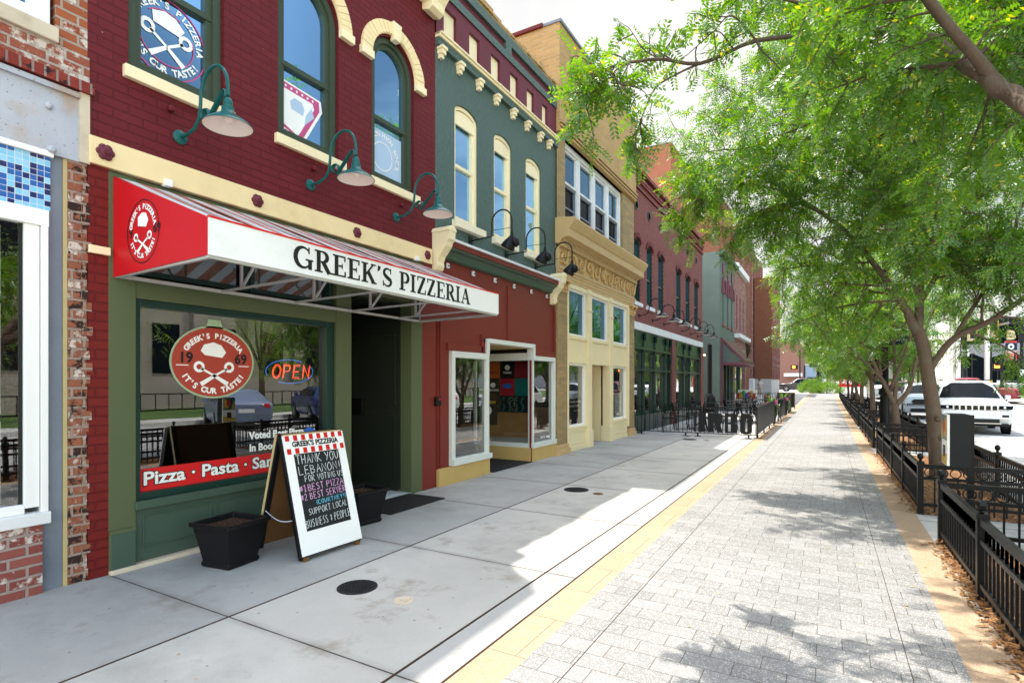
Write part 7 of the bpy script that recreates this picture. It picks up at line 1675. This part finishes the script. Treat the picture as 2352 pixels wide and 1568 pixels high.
m = MB(); m.prism([(-1.4,5.42),(-1.1,5.58),(-.8,5.42),(-1.1,5.28)], fm, .009, .011); m.prism([(-1.25,5.34),(-.95,5.34),(-.97,5.2),(-1.23,5.2)], fm, .009, .011); m.build('cap', P['ink'], bn)
m = MB(); m.box(-.9, -.25, -.1, .1, 2.0, 3.3); m.build('dark_box', P['black'], t); m = MB(); m.box(-.2, .6, -.25, -.2, 1.8, 2.5); m.build('notice', P['white'], t)
t = pole('sign_post', 'short black sign post with an angled base under the banner', 'post', 19.9, 70, 3.4, .13); m = MB(); m.box(-.5, -.05, -.1, .1, 2.9, 3.4); m.build('signal_box', P['black'], t)

# ================================================================ person
def person():
    t = thing('person', 'man in dark cap, pale T-shirt and beige shorts looking down by the concrete plinth', 'person', (-.62, 59.5, zg(59.5)), R(-12))
    J = {'pel':(0,0,.92),'waist':(0,0,1.08),'chest':(0,-.02,1.32),'neck':(0,-.05,1.47),'head':(0,-.10,1.60),'crown':(0,-.11,1.70)}
    vs, ed, rad = [], [], []
    def add(p, r, par=None):
        vs.append(p); rad.append(r); i = len(vs)-1
        if par is not None: ed.append((par, i))
        return i
    pel = add(J['pel'], (.15,.11)); wa = add(J['waist'], (.15,.11), pel); ch = add(J['chest'], (.18,.12), wa); nk = add(J['neck'], (.058,.058), ch); hd = add(J['head'], (.085,.10), nk); add(J['crown'], (.06,.07), hd)
    for s in (1, -1):
        sh = add((s*.20,-.02,1.40), (.07,.07), ch); el = add((s*.25,-.02,1.13), (.048,.048), sh); wr = add((s*.13,-.25,1.08), (.032,.032), el); pa = add((s*.06,-.32,1.09), (.036,.022), wr)
        for k in range(4): f = add((s*(.03+.012*k),-.37,1.10-.012*k), (.010,.010), pa); add((s*(.015+.012*k),-.385,1.085-.012*k), (.009,.009), f)
        th = add((s*.085,-.34,1.12), (.011,.011), pa)
        hp = add((s*.10,0,.88), (.105,.105), pel); kn = add((s*.12,-.03,.49), (.07,.07), hp); an = add((s*.13,.02,.09), (.042,.042), kn); add((s*.15,-.13,.05), (.045,.035), an)
    me = bpy.data.meshes.new('body'); me.from_pydata(vs, ed, []); o = bpy.data.objects.new('body', me); COL.objects.link(o); o.parent = t
    o.modifiers.new('skin', 'SKIN'); sub = o.modifiers.new('sub', 'SUBSURF'); sub.levels = sub.render_levels = 1
    for i, r in enumerate(rad): me.skin_vertices[0].data[i].radius = r
    me.skin_vertices[0].data[0].use_root = True
    me.materials.append(plain('skin', (.36,.2,.13), .6))
    cl = plain('pale grey T-shirt', (.50,.46,.45), .9, .1, 8, .3); sh_ = plain('beige shorts', (.36,.29,.22), .9, .12, 8, .3)
    m = MB(); m.tube([(0,0,.93),(0,0,1.08),(0,-.02,1.30),(0,-.025,1.40),(0,-.04,1.47)], [.175,.172,.19,.165,.085], 14, flat=1.12)
    for s in (1, -1): m.tube([(s*.15,-.02,1.40),(s*.22,-.02,1.33),(s*.245,-.02,1.18)], [.09,.085,.075], 10)
    m.build('shirt', cl, t, True)
    m = MB(); m.tube([(0,0,1.0),(0,0,.86)], [.17,.18], 14, flat=1.1)
    for s in (1, -1): m.tube([(s*.09,0,.92),(s*.115,-.02,.66),(s*.125,-.03,.47)], [.115,.11,.105], 12)
    m.build('shorts', sh_, t, True)
    m = MB(); m.lathe([(.105,1.62),(.108,1.66),(.09,1.72),(.04,1.75),(.001,1.755)], (0,-.105,0), 14); m.box(-.07, .07, -.30, -.18, 1.62, 1.635); m.build('cap', P['navy'], t, True)
    m = MB()
    for s in (1, -1): m.tube([(s*.13,.06,.05),(s*.14,-.06,.06),(s*.15,-.17,.04)], [.05,.058,.04], 10)
    m.build('shoes', P['white'], t, True)
    m = MB(); m.box(-.05, .05, -.40, -.385, 1.09, 1.19); m.build('phone', P['ink'], t)
    m = MB(); m.ball((0,-.205,1.595), .016, 6); m.build('nose', plain('skin2', (.36,.2,.13), .6), t)
person()
